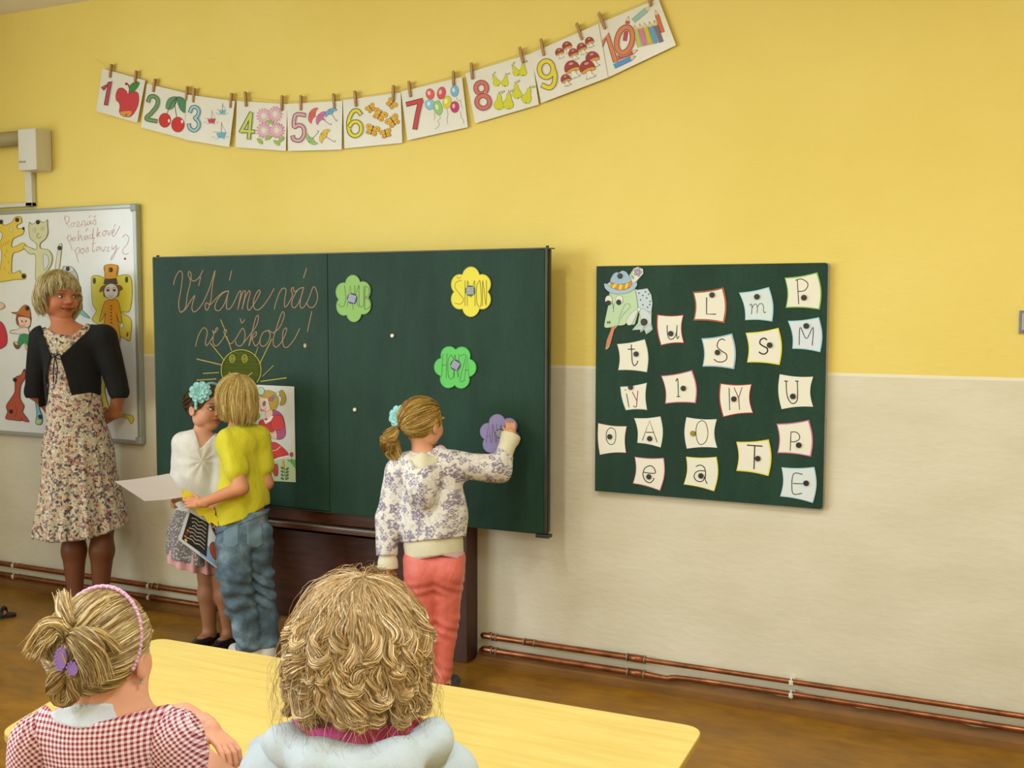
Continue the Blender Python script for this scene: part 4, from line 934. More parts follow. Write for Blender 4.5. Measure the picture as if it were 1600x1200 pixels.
for p in [[(402,150),(412,190),(436,226)],[(402,170),(414,151),(430,158),(430,182),(414,200)],
 [(452,192),(442,204),(448,218),(462,210),(464,194),(452,192),(472,196)],[(474,190),(496,187),(478,216),(500,212),(512,200)],[(512,214),(516,184),(530,180),(532,196),(530,212),(544,200)],[(562,180),(548,186),(546,204),(558,202),(566,180),(564,200),(576,196)],[(556,160),(566,146)],[(576,196),(592,172),(600,190),(594,204),(582,198)],[(580,150),(590,160),(600,144)],
 [(418,285),(438,325),(450,362)],[(418,290),(432,268),(445,285),(438,308)],[(445,300),(465,282),(470,300),(455,305),(458,285),(478,285)],[(490,240),(488,305),(502,270),(512,300),(520,295)],[(545,272),(528,280),(532,300),(548,275),(550,298)],[(535,245),(548,225)],[(578,264),(562,272),(562,290),(574,290),(580,264),(584,228),(580,288),(592,282)],[(612,222),(604,280),(624,250),(610,262),(628,280)],[(655,240),(640,255),(648,275),(662,258),(655,240),(668,245)],[(672,240),(680,270),(695,238)],[(700,262),(715,240),(706,235),(700,265),(715,275),(750,210)],[(712,218),(722,200)],
 [(465,360),(480,400),(492,440)],[(468,368),(488,345),(498,362),(486,392)],[(512,352),(502,372),(515,385),(525,362),(512,352),(530,355)],[(535,375),(548,345),(552,372),(538,378)],[(585,285),(578,370),(592,365)],[(568,325),(600,318)],[(620,340),(602,350),(605,370),(622,342),(625,368)],[(632,345),(645,372),(658,340)],[(662,345),(680,345),(668,370),(688,368)],[(700,335),(702,360),(725,335)],[(728,330),(720,380),(695,425),(700,400),(745,345)],
 [(765,285),(782,265),(805,285),(795,325),(770,355),(768,380),(785,390),(805,380)]]: A.stroke(p, 1.9, RC)
A.ell(781, 417, 6, 7, (190, 50, 70)); A.build('marker_writing', wb)
def cutout(pts, col, lab, draw=None, mags=(), ox=0, oy=300, sc=4., smooth=True, name='paper_cutout', dy=0.):
    y = YWS-.002-dy; o = slab(name, pts, y, .001, simple('cutout_'+'_'.join(map(str, col)), col, .65), ox, oy, sc, lab=lab, cat='paper cut-out', group='paper figures on the whiteboard', smooth=smooth)
    A = Art(y, ox, oy, sc)
    q = catmull(pts, 5, True) if smooth else pts; c = np.mean(np.array(q), 0); A.stroke([c+(np.array(p)-c)*.985 for p in q], 2.2, (70, 62, 50), False, True)
    if draw: draw(A)
    A.build('drawing', o)
    for mx_, my_, ml in mags: magnet(ox+mx_/sc, oy+my_/sc, y, ml, .0115)
    return o
def dA(A):
    A.ell(70, 235, 9, 13, (240, 240, 220), out=(60, 50, 40)); A.ell(71, 235, 3, 4, (30, 30, 30)); A.ell(146, 228, 6, 10, (40, 36, 34))
    for x in range(8, 66, 12): A.stroke([(x, 300+(x*7) % 30), (x+4, 316+(x*7) % 30)], 3, (170, 140, 40))
    for x, y_ in ((30, 390), (50, 430), (28, 470), (55, 500), (40, 360)): A.stroke([(x, y_), (x+5, y_+16)], 3, (170, 140, 40))
cutout([(-40,170),(5,175),(20,205),(70,190),(95,155),(130,155),(135,190),(108,205),(112,228),(150,225),(142,262),(100,282),(78,300),(76,345),(145,318),(160,345),(120,372),(80,388),(72,470),(78,510),(125,492),(130,510),(160,515),(155,545),(90,550),(30,560),(-20,556),(0,480),(10,380),(-5,330),(15,260),(-30,230)], (222, 196, 72), 'shaggy yellow paper dog shape at the left edge of the whiteboard', dA, [(8, 187, 'black magnet on the ear of the yellow paper dog, at the photo edge'), (110, 174, 'black magnet on the muzzle tip of the yellow paper dog'), (150, 526, 'black magnet on the foot of the yellow paper dog')])
def dB(A):
    for x, y_ in ((215, 237), (266, 227)): A.ell(x, y_, 9, 12, (226, 226, 206), .2, out=(60, 60, 60)); A.ell(x, y_, 3, 4, (50, 50, 50))
    A.stroke([(232,270),(238,258),(246,265)], 2.5, (70, 60, 60)); A.stroke([(230,275),(240,288),(258,280)], 2.5, (70, 60, 60)); A.shape([(272,390),(298,400),(306,440),(290,475),(275,480)], (205, 214, 212), (80, 80, 80), 2)
cutout([(182,188),(200,200),(238,180),(275,190),(295,170),(296,205),(300,250),(285,290),(252,322),(254,352),(300,362),(326,400),(322,450),(300,490),(285,505),(290,560),(225,560),(222,400),(185,388),(150,355),(150,335),(180,345),(226,360),(226,322),(190,290),(180,240)], (206, 206, 158), 'pale yellow paper figure with a round cat face above the woman\'s hair', dB, [(239, 188, 'black magnet on the forehead of the pale round-faced paper figure')], dy=.0012)
cutout([(345,478),(365,350),(375,322),(386,330),(382,380),(368,482)], (214, 212, 180), 'narrow pale paper tail shape right of the round-faced figure', None, [(374, 350, 'black magnet on the narrow pale paper tail shape')])
cutout([(388,480),(415,462),(450,470),(480,510),(490,560),(500,640),(512,740),(460,760),(430,700),(410,600)], (176, 184, 184), 'grey paper figure behind the woman\'s hair', lambda A: (A.ell(428, 482, 34, 18, (206, 208, 200), .2, out=(70, 70, 80)), A.shape([(480,710),(540,765),(560,790),(520,775),(478,740)], (130, 190, 170), (70, 90, 90), 2)), [(426, 480, 'black magnet on the grey paper figure behind the woman\'s hair')])
# winged figure
YO = (222, 158, 44)
def dC(A):
    OLc = (70, 60, 40)
    A.stroke([(690,840),(700,700),(690,520)], 2, (150, 150, 50))
    A.shape([(652,460),(692,452),(734,458),(728,540),(656,545)], YO, OLc, 3, False); A.shape([(656,542),(692,546),(728,540),(736,575),(692,580),(648,575)], (78, 74, 70), OLc, 3, False)
    A.shape([(622,625),(645,585),(742,582),(768,605),(748,620),(735,655),(655,655),(645,620)], (130, 88, 50), OLc, 2); A.ell(695, 622, 44, 50, (222, 220, 216), out=OLc)
    for x in (675, 715): A.ell(x, 614, 10, 8, (70, 70, 90)); A.stroke([(x-12, 603), (x, 597), (x+12, 602)], 2.5, (60, 50, 50))
    A.stroke([(680,645),(696,652),(710,644)], 2.5, (180, 60, 60)); A.ell(590, 555, 10, 20, (70, 70, 60)); A.ell(792, 548, 10, 20, (70, 70, 60)); A.ell(797, 890, 6, 15, (170, 60, 40), .2)
    A.shape([(668,680),(722,672),(745,700),(762,815),(742,805),(728,760),(752,890),(742,945),(700,900),(650,870),(660,760),(645,790),(622,808),(640,730),(655,690)], YO, OLc, 3)
    for k in range(6): A.ell(697, 712+k*21, 5, 6, (150, 60, 30))
    A.ell(762, 835, 10, 16, (226, 226, 220), out=OLc)
cutout([(652,458),(734,458),(734,520),(770,515),(805,520),(824,560),(826,660),(808,745),(760,752),(820,800),(818,900),(808,932),(750,905),(745,950),(690,930),(640,850),(575,800),(600,745),(578,700),(570,600),(572,530),(610,520),(656,530)], (214, 204, 66), 'paper figure with yellow wings, orange coat and tall hat, right of the woman\'s head', dC, [(694, 486, 'black magnet on the tall orange paper hat')])
cutout([(640,1150),(660,1180),(655,1250),(700,1370),(830,1400),(822,1450),(790,1410),(690,1400),(630,1300)], (214, 200, 60), 'yellow paper leg shape low on the whiteboard beside the woman\'s elbow', None, [])
def dD(A):
    OLd = (70, 50, 40)
    A.shape([(108,765),(130,760),(190,775),(188,830),(170,845),(115,830),(100,800)], (150, 80, 50), OLd, 2); A.shape([(118,780),(185,790),(188,830),(165,850),(130,842),(115,810)], (232, 196, 172), OLd, 2)
    A.ell(138, 808, 4, 7, (40, 40, 40)); A.ell(163, 808, 4, 7, (40, 40, 40)); A.stroke([(135,828),(148,835),(160,826)], 2.5, (180, 60, 60)); A.ell(150, 815, 4, 6, (214, 150, 130))
    A.shape([(72,752),(110,750),(128,728),(155,706),(182,722),(190,785),(150,775),(118,765)], (190, 110, 50), OLd, 2.5)
    A.shape([(105,860),(128,850),(175,852),(178,895),(130,890),(100,885),(65,880),(68,868)], (222, 214, 204), OLd, 2); A.shape([(130,890),(180,895),(178,960),(150,940),(120,965),(112,940)], (60, 140, 90), OLd, 2); A.shape([(85,938),(100,955),(125,965),(108,982),(90,965)], (120, 80, 40), OLd, 2)
cutout([(72,752),(110,748),(128,728),(155,706),(182,722),(192,785),(188,840),(178,855),(182,960),(165,990),(150,945),(125,965),(108,982),(86,940),(112,935),(128,892),(65,882),(68,866),(104,860),(125,848),(105,825),(104,770)], (206, 188, 160), 'small paper boy in a brown hat and green trousers left of the woman', dD, [(172, 727, 'black magnet on the small paper boy\'s brown hat')])
cutout([(-30,810),(10,815),(35,860),(45,920),(30,965),(-30,975)], (196, 44, 60), 'round red paper shape at the left edge of the whiteboard', None)
cutout([(-20,700),(10,690),(30,712),(15,730),(-20,735)], (222, 190, 170), 'pale paper hand shape at the left edge of the whiteboard', None)
C2 = (0, 500, 2.6077)
cutout([(62,235),(85,222),(100,198),(103,232),(85,265),(82,320),(98,350),(92,375),(108,398),(118,416),(95,412),(88,400),(85,412),(50,408),(22,402),(30,375),(25,350),(45,318),(60,290)], (176, 74, 48), 'red-brown sitting paper dog low on the whiteboard left of the woman', lambda A: (A.stroke([(60,350),(70,370),(60,395)], 1.6, (90, 40, 30)), A.ell(98, 205, 3, 4, (30, 26, 26)), A.ell(80, 232, 2, 2, (30, 26, 26))), [(62, 243, 'black magnet on the neck of the red-brown paper dog'), (46, 372, 'black magnet on the haunch of the red-brown paper dog')], 0, 500, 2.6077)
cutout([(135,270),(150,280),(150,325),(140,325)], (186, 50, 66), 'narrow red paper sliver beside the woman\'s right arm', None, (), 0, 500, 2.6077, False)
cutout([(144,325),(158,325),(160,360),(172,395),(168,425),(146,422),(150,380)], (110, 190, 206), 'pale blue paper legs with yellow feet beside the woman\'s dress', lambda A: A.ell(158, 414, 12, 8, (206, 200, 110)), [(165, 394, 'black magnet on the pale blue paper legs')], 0, 500, 2.6077)
# projection screen case and its cable duct
YS = -.105
sc_ = empty('projection_screen', Py(30, 232, -.09), 'rolled-up projection screen with white end cap above the whiteboard', 'projection screen')
WP = simple('white_plastic', (212, 212, 200), .4)
a, b = Py(27, 202, YS), Py(57, 265, YS)
MB().box((a[0], YS, b[2]), (b[0], -.002, a[2]), ch=.006).build('end_cap', WP, sc_)
rc = Py(20, 217, YS+.05); rr = .04
MB().tube([(XL+.1, YS+.05, rc[2]), (a[0]+.003, YS+.05, rc[2])], rr, 24).build('roller_tube', simple('screen_case_beige', (168, 158, 118), .45), sc_, smooth=True)
MB().tube([(a[0]-.002, YS+.05, rc[2]), (a[0]+.012, YS+.05, rc[2])], rr*1.12, 24).build('tube_collar', simple('blue_grey_collar', (96, 104, 124), .4), sc_)
A = Art(YS-.0005, 0, 0, 3.529)
for p in ([(107,888),(112,886),(113,898),(105,898),(104,893),(113,892)],[(118,893),(124,892),(122,887),(117,890),(118,898),(124,897)],[(128,898),(128,887),(134,888),(134,898)],[(139,887),(143,892),(139,898),(136,892),(139,887)]): A.stroke(p, 1.8, (60, 66, 80), False)
A.build('label_lettering', sc_)
m = MB(); a = Py(38, 270, -.03); b = Py(50, 322, -.03); m.box((a[0], -.03, b[2]), (b[0], -.001, a[2]+.0), ch=.003); c = Py(50, 322, -.03); m.box((XL+.01, -.03, c[2]), (b[0], -.001, c[2]+.022), ch=.003)
tag(m.build('cable_duct', WP, loc=(b[0], -.015, b[2])), 'white angled cable duct between the screen end cap and the whiteboard', 'cable duct')
# ================================================================== TABLE AND CHAIRS
TZ = .62
def ttop():
    t = NT('beech_laminate'); n = t.noise(7, 5, t.coord(scale=(.5, 7, 7), rot=(0, 0, .02)), .6)
    r = t.ramp(n.outputs[0], [(.3, s2l((214, 188, 100))), (.7, s2l((228, 205, 122)))])
    t.link(r.outputs[0], t.b.inputs['Base Color']); t.b.inputs['Roughness'].default_value = .38; return t.m
tbl = empty('school_table', (-1.35, -2.25, 0), 'long pale beech school table in front of the seated pair', 'table')
cn = [Pz(244, 996, TZ), Pz(1100, 1137, TZ), None, None]
cn[2] = np.array([cn[1][0]+.04, -2.60, TZ]); e_ = Pz(0, 1143, TZ); cn[3] = np.array([cn[0][0]+(e_[0]-cn[0][0])*(-2.60-cn[0][1])/(e_[1]-cn[0][1]), -2.60, TZ])
def rounded(cs, r, n=7):
    out = []
    for i, c in enumerate(cs):
        a, b = cs[i-1], cs[(i+1) % len(cs)]; da, db = nrm(a-c), nrm(b-c); p, q = c+da*r, c+db*r
        for k in range(n+1):
            t = k/n; out.append((1-t)**2*p+2*t*(1-t)*c+t*t*q)
    return out
ol = rounded(cn, .05)
m = MB().prism(ol, (0, 0, -.018)); m.build('tabletop', ttop(), tbl)
m = MB(); cc = np.mean(ol, 0)
m.prism([cc+(p-cc)*1.0015+np.array((0, 0, -.003)) for p in ol], (0, 0, -.013)); m.build('table_edge', simple('beech_edge', (188, 150, 76), .5, var=.12), tbl)
MET = simple('grey_tube_metal', (120, 122, 124), .35, .7)
ins = [cc+(c-cc)*np.array((.9, .8, 1)) for c in cn]
for i, c in enumerate(ins):
    MB().tube([(c[0], c[1], .0), (c[0], c[1], TZ-.02)], .014, 12).build('leg', MET, tbl, smooth=True)
m = MB()
for i in range(4): a, b = ins[i], ins[(i+1) % 4]; m.tube([(a[0], a[1], TZ-.035), (b[0], b[1], TZ-.035)], .011, 8)
m.build('underframe', MET, tbl)
def chair(x, y, lab, sz=.38):
    r = empty('school_chair', (x, y, 0), lab, 'chair', 'chairs at the pale table'); W = wood('chair_beech', (176, 136, 78), (204, 166, 104), .45)
    MB().box((x-.17, y-.17, sz-.015), (x+.17, y+.17, sz), ch=.006).build('seat', W, r)
    MB().box((x-.165, y-.205, sz+.2), (x+.165, y-.192, sz+.32), ch=.005).build('backrest', W, r)
    for sx in (-1, 1):
        MB().tube([(x+sx*.15, y+.15, 0), (x+sx*.15, y+.14, sz-.02)], .011, 10).build('leg', MET, r, smooth=True)
        MB().tube([(x+sx*.15, y-.2, 0), (x+sx*.15, y-.16, sz-.02), (x+sx*.15, y-.186, sz+.3)], .011, 10).build('leg', MET, r, smooth=True)

# ================================================================== PEOPLE
def FD(px, ang):
    c = -(FH+RH*(px-800)/FPX); c = nrm(c); a = math.radians(ang)
    return np.array([c[0]*math.cos(a)-c[1]*math.sin(a), c[0]*math.sin(a)+c[1]*math.cos(a), 0])
def proj(P):
    d = P-CAM; z = d@FW; return 800+FPX*(d@RT)/z, 600-FPX*(d@UP)/z, z
def depth_at(px, py, y): return float((Py(px, py, y)-CAM)@FW)
def hair_obj(root, h, groups, base, pal, rad, basecol, extra_base=None, step=.004, name='hair', shade=.25, taper=.35):
    parts = []
    if base is not None: v, f = base.mesh(step); parts.append((v, f, np.array(s2l(basecol))))
    for i, g in enumerate(groups):
        fac = 1.
        if isinstance(g, tuple): g, fac = g
        v, f, c = strands(g, rad, pal, seed=i+3, shade=shade, taper=taper); parts.append((v, f, np.clip(c*fac, 0, 1)))
    V = np.concatenate([p[0] for p in parts]); b = 0; F = []; C = []
    for v, f, c in parts: F.append(f+b); b += len(v); C.append(np.broadcast_to(c, (len(v), 3)))
    return mesh_obj(name, V, np.concatenate(F), HAIRM, root, cols=np.concatenate(C), smooth=True)
def hmat():
    t = NT('hair_strands'); a = t.add('ShaderNodeAttribute', attribute_name='Col'); t.link(a.outputs['Color'], t.b.inputs['Base Color'])
    t.b.inputs['Roughness'].default_value = .42; t.b.inputs['Specular IOR Level'].default_value = .45; return t.m
HAIRM = hmat()
def cap_base(h, face=True, grow=.975, low=None, fc=((0, .5, -.12), (.34, .42, .42))):
    s = Sdf(); s.ell(h(*SC), SRAD*grow*h.H, h.R, .02)
    if low: low(s)
    if face: s.ell(h(*fc[0]), np.array(fc[1])*h.H, h.R, .03*h.H, sub=True)
    return s
def bob(h, n, m, zend, seed=0, off=1.03, bulge=.05, curl=.12, clumps=70, wave=.0, freq=6, pole=(0, -.25, 1), jitter=.02, squeeze=.5, th0=.03, phis=None, lenj=.06, prof=None, swirl=0., mid=.6):
    r = np.random.default_rng(seed); z = nrm(pole); x = nrm(np.cross(z, (0, 1, 0))); y = np.cross(z, x)*1
    # azimuth 0 = face side
    y = nrm(np.array((0, 1, 0))-z*z[1]); x = np.cross(y, z)
    pc = r.uniform(-math.pi, math.pi, clumps); phi = r.uniform(-math.pi, math.pi, n) if phis is None else r.uniform(phis[0], phis[1], n)
    ci = np.abs(((phi[:, None]-pc[None]+math.pi) % (2*math.pi))-math.pi).argmin(1); dc = ((pc[ci]-phi+math.pi) % (2*math.pi))-math.pi
    t = np.linspace(0, 1, m)[None]; ze = np.array([zend(p) for p in phi])+r.normal(size=n)*lenj
    th_start = th0+r.uniform(0, 1, n)**.7*.9*(r.uniform(size=n) < mid)
    ph = phi[:, None]+dc[:, None]*squeeze*t**1.2+r.normal(size=(n, 1))*.02
    thmax = np.where(ze > SC[2]-.02, np.arccos(np.clip((ze-SC[2])/SRAD[2], -.2, .98)), math.pi/2)
    L1 = (thmax-th_start)*.42; L2 = np.where(ze > SC[2]-.02, 0, SC[2]-ze); f1 = L1/(L1+L2)
    f1 = np.clip(f1, .05, 1)[:, None]
    th = th_start[:, None]+(thmax-th_start)[:, None]*np.clip(t/f1, 0, 1)
    ph = ph+swirl*np.exp(-th*2.2)+(r.normal(size=(n, 1))*np.exp(-th*3.5)*.9 if swirl else 0)
    d = np.sin(th)[..., None]*(np.cos(ph)[..., None]*y+np.sin(ph)[..., None]*x)+np.cos(th)[..., None]*z
    P = d*SRAD*off; q = np.clip((t-f1)/(1-f1+1e-6), 0, 1)
    zz = -q*L2[:, None]; fac = 1+bulge*np.sin(q*math.pi*.75)-curl*q**2.5
    if prof is not None: fac = fac*prof(q)
    P[..., 0] *= fac; P[..., 1] *= fac; P[..., 2] += zz
    if wave:
        wph = r.uniform(0, 6.28, clumps)[ci][:, None]+r.normal(size=(n, 1))*.25; fr = freq*r.uniform(.75, 1.3, clumps)[ci][:, None]
        amp = wave*np.clip((t-.15)/.5, 0, 1)*r.uniform(.6, 1.3, clumps)[ci][:, None]
        tang = np.stack([-P[..., 1], P[..., 0], 0*P[..., 0]], -1); tang /= np.linalg.norm(tang, axis=-1, keepdims=True)+1e-6
        rad_ = P/np.linalg.norm(P, axis=-1, keepdims=True)
        P = P+tang*(amp*np.sin(fr*t*6.28/2+wph))[..., None]+rad_*(amp*.8*np.cos(fr*t*6.28/2+wph))[..., None]
    P = P*(1+jitter*r.uniform(0, 1, (n, 1, 1)))+SC
    return to_world(h, P)
def tail(path, rads, n, m, seed=0, wisp=.0, jit=.3):
    """strands following a path (world points)"""
    r = np.random.default_rng(seed); pts = np.array(catmull(path, 8)); u = np.linspace(0, 1, len(pts)); t = np.linspace(0, 1, m)
    c = np.stack([np.interp(t, u, pts[:, i]) for i in range(3)], 1); rr = np.interp(t, np.linspace(0, 1, len(rads)), rads)
    T = np.gradient(c, axis=0); T /= np.linalg.norm(T, axis=1)[:, None]; a = np.cross(T, (0.2, .1, 1)); a /= np.linalg.norm(a, axis=1)[:, None]; b = np.cross(T, a)
    an = r.uniform(0, 6.28, n)[:, None]; q = np.sqrt(r.uniform(0, 1, n))[:, None]; an2 = an+t[None]*r.normal(size=(n, 1))*jit
    P = c[None]+(rr[None]*q)[..., None]*(np.cos(an2)[..., None]*a[None]+np.sin(an2)[..., None]*b[None])
    ln = r.uniform(.82, 1.0, (n, 1)) if wisp else np.ones((n, 1))
    if wisp: P = P+r.normal(size=(n, 1, 3))*wisp*(t**2)[None, :, None]
    return P
def fabric(name, col, rough=.85, var=.06, bump=(90, .25, .003), wrinkle=.5):
    if name in MATS: return MATS[name]
    t = NT(name); c = s2l(col); n = t.noise(6, 4, t.coord()); r = t.ramp(n.outputs[0], [(.3, tuple(x*(1-var) for x in c)), (.7, tuple(min(1, x*(1+var)) for x in c))])
    t.link(r.outputs[0], t.b.inputs['Base Color']); t.b.inputs['Roughness'].default_value = rough; t.b.inputs['Sheen Weight'].default_value = 0 if max(col) < 60 else .12
    w_ = t.noise(14, 3, t.coord(scale=(1, 1, .6))); f = t.noise(bump[0]*4, 2, t.coord())
    h = t.math('ADD', t.math('MULTIPLY', w_.outputs[0], wrinkle*4), t.math('MULTIPLY', f.outputs[0], .25)); t.bump(h, min(1, bump[1]*1.8), .008)
    MATS[name] = t.m; return t.m
def zcut(z, below=True, wav=None):
    def fn(P, d):
        zz = z if wav is None else z+wav(P)
        return np.maximum(d, (zz-P[:, 2]) if below else (P[:, 2]-zz))
    return fn
def legs(s, hip, knee, ank, r=(.062, .042, .026), calf=.043, k=.02):
    hip, knee, ank = [np.array(x, float) for x in (hip, knee, ank)]
    s.cap(hip, knee, r[0], r[1], k); mid = knee+(ank-knee)*.32; s.cap(knee, mid, r[1]*.98, calf, k); s.cap(mid, ank, calf, r[2], k)
def foot(s, ank, d, L=.17, r=.024, k=.02):
    ank = np.array(ank, float); d = nrm(d); heel = np.array([ank[0], ank[1], r*.85])-d*.02; toe = heel+d*L*.78; toe[2] = r*.6
    s.cap(ank, heel, r*1.05, r*1.0, k); s.cap(heel, heel+d*L*.45+np.array([0, 0, .004]), r, r*1.15, k); s.cap(heel+d*L*.45, toe, r*1.2, r*.8, k, flat=(ZU, 1.3)); s.cap(ank, heel+d*L*.4, r*.9, r*.9, k)
def shoe(name, root, ank, d, L, r, mat, top=.05, open_=True):
    s = Sdf(); ank = np.array(ank, float); d = nrm(d); heel = np.array([ank[0], ank[1], r*.9])-d*.025; toe = heel+d*L*.82; toe[2] = r*.7
    s.cap(heel, heel+d*L*.45, r*1.18, r*1.3, .02); s.cap(heel+d*L*.45, toe, r*1.3, r*1.0, .02, flat=(ZU, 1.2)); s.cap(heel, heel+np.array([0, 0, top-r]), r*1.15, r*1.1, .01)
    c = heel+d*L*.33+np.array([0, 0, top+.006])
    if open_: s.ell(c, (L*.33, L*.2, .03), np.stack([d, nrm(np.cross(ZU, d)), ZU]), .006, sub=True)
    s.posts.append(lambda P, dd: np.maximum(np.maximum(dd, .001-P[:, 2]), P[:, 2]-top))
    return cloth(name, root, s, .0035, mat)

# ---------------------------------------------------------------- the standing woman
D0 = depth_at(120, 700, -.30); J = lambda px, py, dd=0.: Pd(px, py, D0+dd); u_ = D0/FPX
wo = empty('person', Pz(130, 945, 0)*np.array((1, 1, 0)), 'smiling woman with grey-blond bob, black cardigan and floral dress, standing by the whiteboard', 'person')
wf = FD(115, 12); wh = HF(J(92, 463), .232, FD(92, 30)+np.array((0, 0, -.05)), (0.05, .02, 1))
shL, shR = J(66, 528), J(163, 526); elL, elR = J(55, 612, .06), J(186, 612, .03); haL, haR = J(108, 655, .17), J(160, 655, .17)
wrL, wrR = J(80, 640, .15), J(180, 645, .13)
bd = Sdf(); head_prims(bd, wh, J(104, 522), .047)
bd.cap(J(72, 532), J(158, 530), .05, .05, .05); bd.cap(J(112, 545), J(116, 640), .115, .09, .06, (wf, 1.4)); bd.cap(J(116, 640), J(120, 715), .1, .13, .06, (wf, 1.3))
bd.chain([shL, elL, wrL, haL], [.046, .038, .028, .02], .02); bd.chain([shR, elR, wrR, haR], [.046, .038, .028, .02], .02)
akL, akR = J(117, 921), J(157, 921); akL[2] = .1; akR[2] = .1
legs(bd, J(112, 740), J(115, 825), akL, (.065, .052, .034), .058); legs(bd, J(142, 740), J(160, 825), akR, (.075, .052, .034), .058)
fdL, fdR = FD(115, -5), FD(158, 20); foot(bd, akL, fdL, .23, .032); foot(bd, akR, fdR, .23, .032)
hdx = hand_sdf(wrL, haL-wrL, -FH, ZU, .16, wr=.024); hdy = hand_sdf(wrR, haR-wrR, -FH, ZU, .16, wr=.024)
def wc(P):
    C = head_cols(P, wh, (188, 122, 86), (176, 84, 70), (120, 90, 62)); L = wh.inv(P); x, y, z = L.T
    m = (y > .28) & (np.abs(z-(-.262+1.1*x*x)) < .012) & (np.abs(x) < .16); C[m] = s2l((110, 46, 40))
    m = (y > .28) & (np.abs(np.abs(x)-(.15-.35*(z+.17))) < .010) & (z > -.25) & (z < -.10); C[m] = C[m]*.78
    low = P[:, 2] < .75; C[low] = s2l((112, 66, 42)); return C
skin_body('body', wo, bd, .23, [(hdx, .0035), (hdy, .0035)], wc, (188, 122, 86), .0042); eyes(wh, wo, (70, 72, 66), .8)
cb = cap_base(wh, fc=((0, .5, -.16), (.32, .36, .40)), low=lambda s: (s.cap(wh(-.27, -.16, 0), wh(-.26, -.16, -.2), .12*wh.H, .1*wh.H, .012), s.cap(wh(.27, -.16, 0), wh(.26, -.16, -.2), .12*wh.H, .1*wh.H, .012), s.cap(wh(0, -.28, 0), wh(0, -.28, -.22), .18*wh.H, .14*wh.H, .012)))
ze = lambda p: (.27-.10*abs(p-.3) if abs(p) < .85 else -.02 if abs(p) < 1.15 else -.36)
hair_obj(wo, wh, [bob(wh, 4200, 12, ze, 1, 1.06, .16, .34, 60, .02, 3, (-.14, .0, 1), .05, lenj=.05)], cb, [(214, 196, 140), (186, 164, 104), (232, 222, 184), (216, 202, 154), (156, 134, 84)], .0012, (150, 134, 88))
# floral dress
def dress_mat():
    t = NT('tiny_floral_dress'); co = t.coord(); nz = t.noise(55, 2, co); v1 = t.add('ShaderNodeTexVoronoi', i_Scale=88.); 
    wv = t.add('ShaderNodeVectorMath', operation='MULTIPLY_ADD'); t.link(nz.outputs['Color'], wv.inputs[0]); wv.inputs[1].default_value = (.018,)*3; t.link(co, wv.inputs[2]); t.link(wv.outputs[0], v1.inputs['Vector'])
    sep = t.add('ShaderNodeSeparateColor'); t.link(v1.outputs['Color'], sep.inputs[0])
    r = t.ramp(sep.outputs[0], [(0, s2l((206, 192, 160))), (.34, s2l((190, 128, 112))), (.45, s2l((118, 112, 122))), (.57, s2l((202, 188, 160))), (.78, s2l((84, 74, 80))), (.86, s2l((164, 98, 94))), (.92, s2l((222, 214, 190)))], 'CONSTANT')
    n2 = t.noise(170, 2, co); r2 = t.ramp(n2.outputs[0], [(.42, (.45,)*3), (.5, (1, 1, 1))]); t.link(t.mix(.8, r.outputs[0], r2.outputs[0], 'MULTIPLY'), t.b.inputs['Base Color']); t.b.inputs['Roughness'].default_value = .8; return t.m
dr = Sdf(); dr.cap(J(76, 530), J(156, 529), .054, .054, .05); dr.cap(J(112, 542), J(117, 640), .125, .115, .06, (wf, 1.35)); dr.cap(J(117, 640), J(122, 705), .12, .155, .06, (wf, 1.3)); dr.cap(J(122, 700), J(130, 860), .15, .235, .05, (wf, 1.35))
cxy = J(124, 700)
def skirt_fold(P, d):
    q = P-cxy; a = np.arctan2(q[:, 1], q[:, 0]); k = np.clip((.98-P[:, 2])/.5, 0, 1); return d+k*(.012*np.sin(a*11+1.5*np.sin(a*3))+.006*np.sin(a*23))
def hemw(P):
    px, py, z = proj(P); return np.interp(px, [55, 90, 135, 165, 205], [J(60, 834)[2], J(90, 836)[2], J(135, 834)[2], J(165, 829)[2], J(200, 821)[2]])
def neckcut(P, d):
    px, py, z = proj(P); o = np.minimum(np.minimum(px-74, 133-px), np.interp(px, [74, 90, 108, 120, 133], [514, 522, 524, 520, 508])-py)*u_
    return np.maximum(d, o) 
dr.posts += [skirt_fold, lambda P, d: np.maximum(d, hemw(P)-P[:, 2]), neckcut]
cloth('dress', wo, dr, .005, dress_mat())
# black cardigan
cg = Sdf(); cg.cap(J(74, 531), J(157, 529), .062, .062, .05); cg.cap(J(112, 545), J(116, 650), .138, .130, .06, (wf, 1.35))
cg.chain([shL, elL], [.062, .05], .03); cg.chain([shR, elR], [.062, .052], .03); cg.cap(elL, elL+(wrL-elL)*.3, .05, .05, .02)
def card_cut(P, d):
    px, py, z = proj(P); xl = np.interp(py, [508, 520, 557, 590, 645], [64, 67, 80, 73, 76]); xr = np.interp(py, [505, 515, 557, 590, 645], [142, 139, 94, 104, 118])
    front = (z < D0+.03); o = np.minimum(px-xl, xr-px)*u_; o = np.where(front, o, -1); d = np.maximum(d, o)
    nk = np.minimum(np.minimum(px-72, 136-px), 516-py)*u_; d = np.maximum(d, nk)
    hem = (py-np.interp(px, [50, 75, 120, 175], [648, 647, 646, 640]))*u_; arm = (np.abs(px-55) < 14) & (py < 640)
    sl = (py-622)*u_; isarm = (px > 176) | (px < 60); return np.maximum(d, np.where(isarm, sl, hem))
cg.posts += [folds(32, .002, seed=2), card_cut]
CBK = fabric('black_knit', (9, 9, 10), .9, .2, (80, .4, .003)); cloth('cardigan', wo, cg, .0045, CBK)
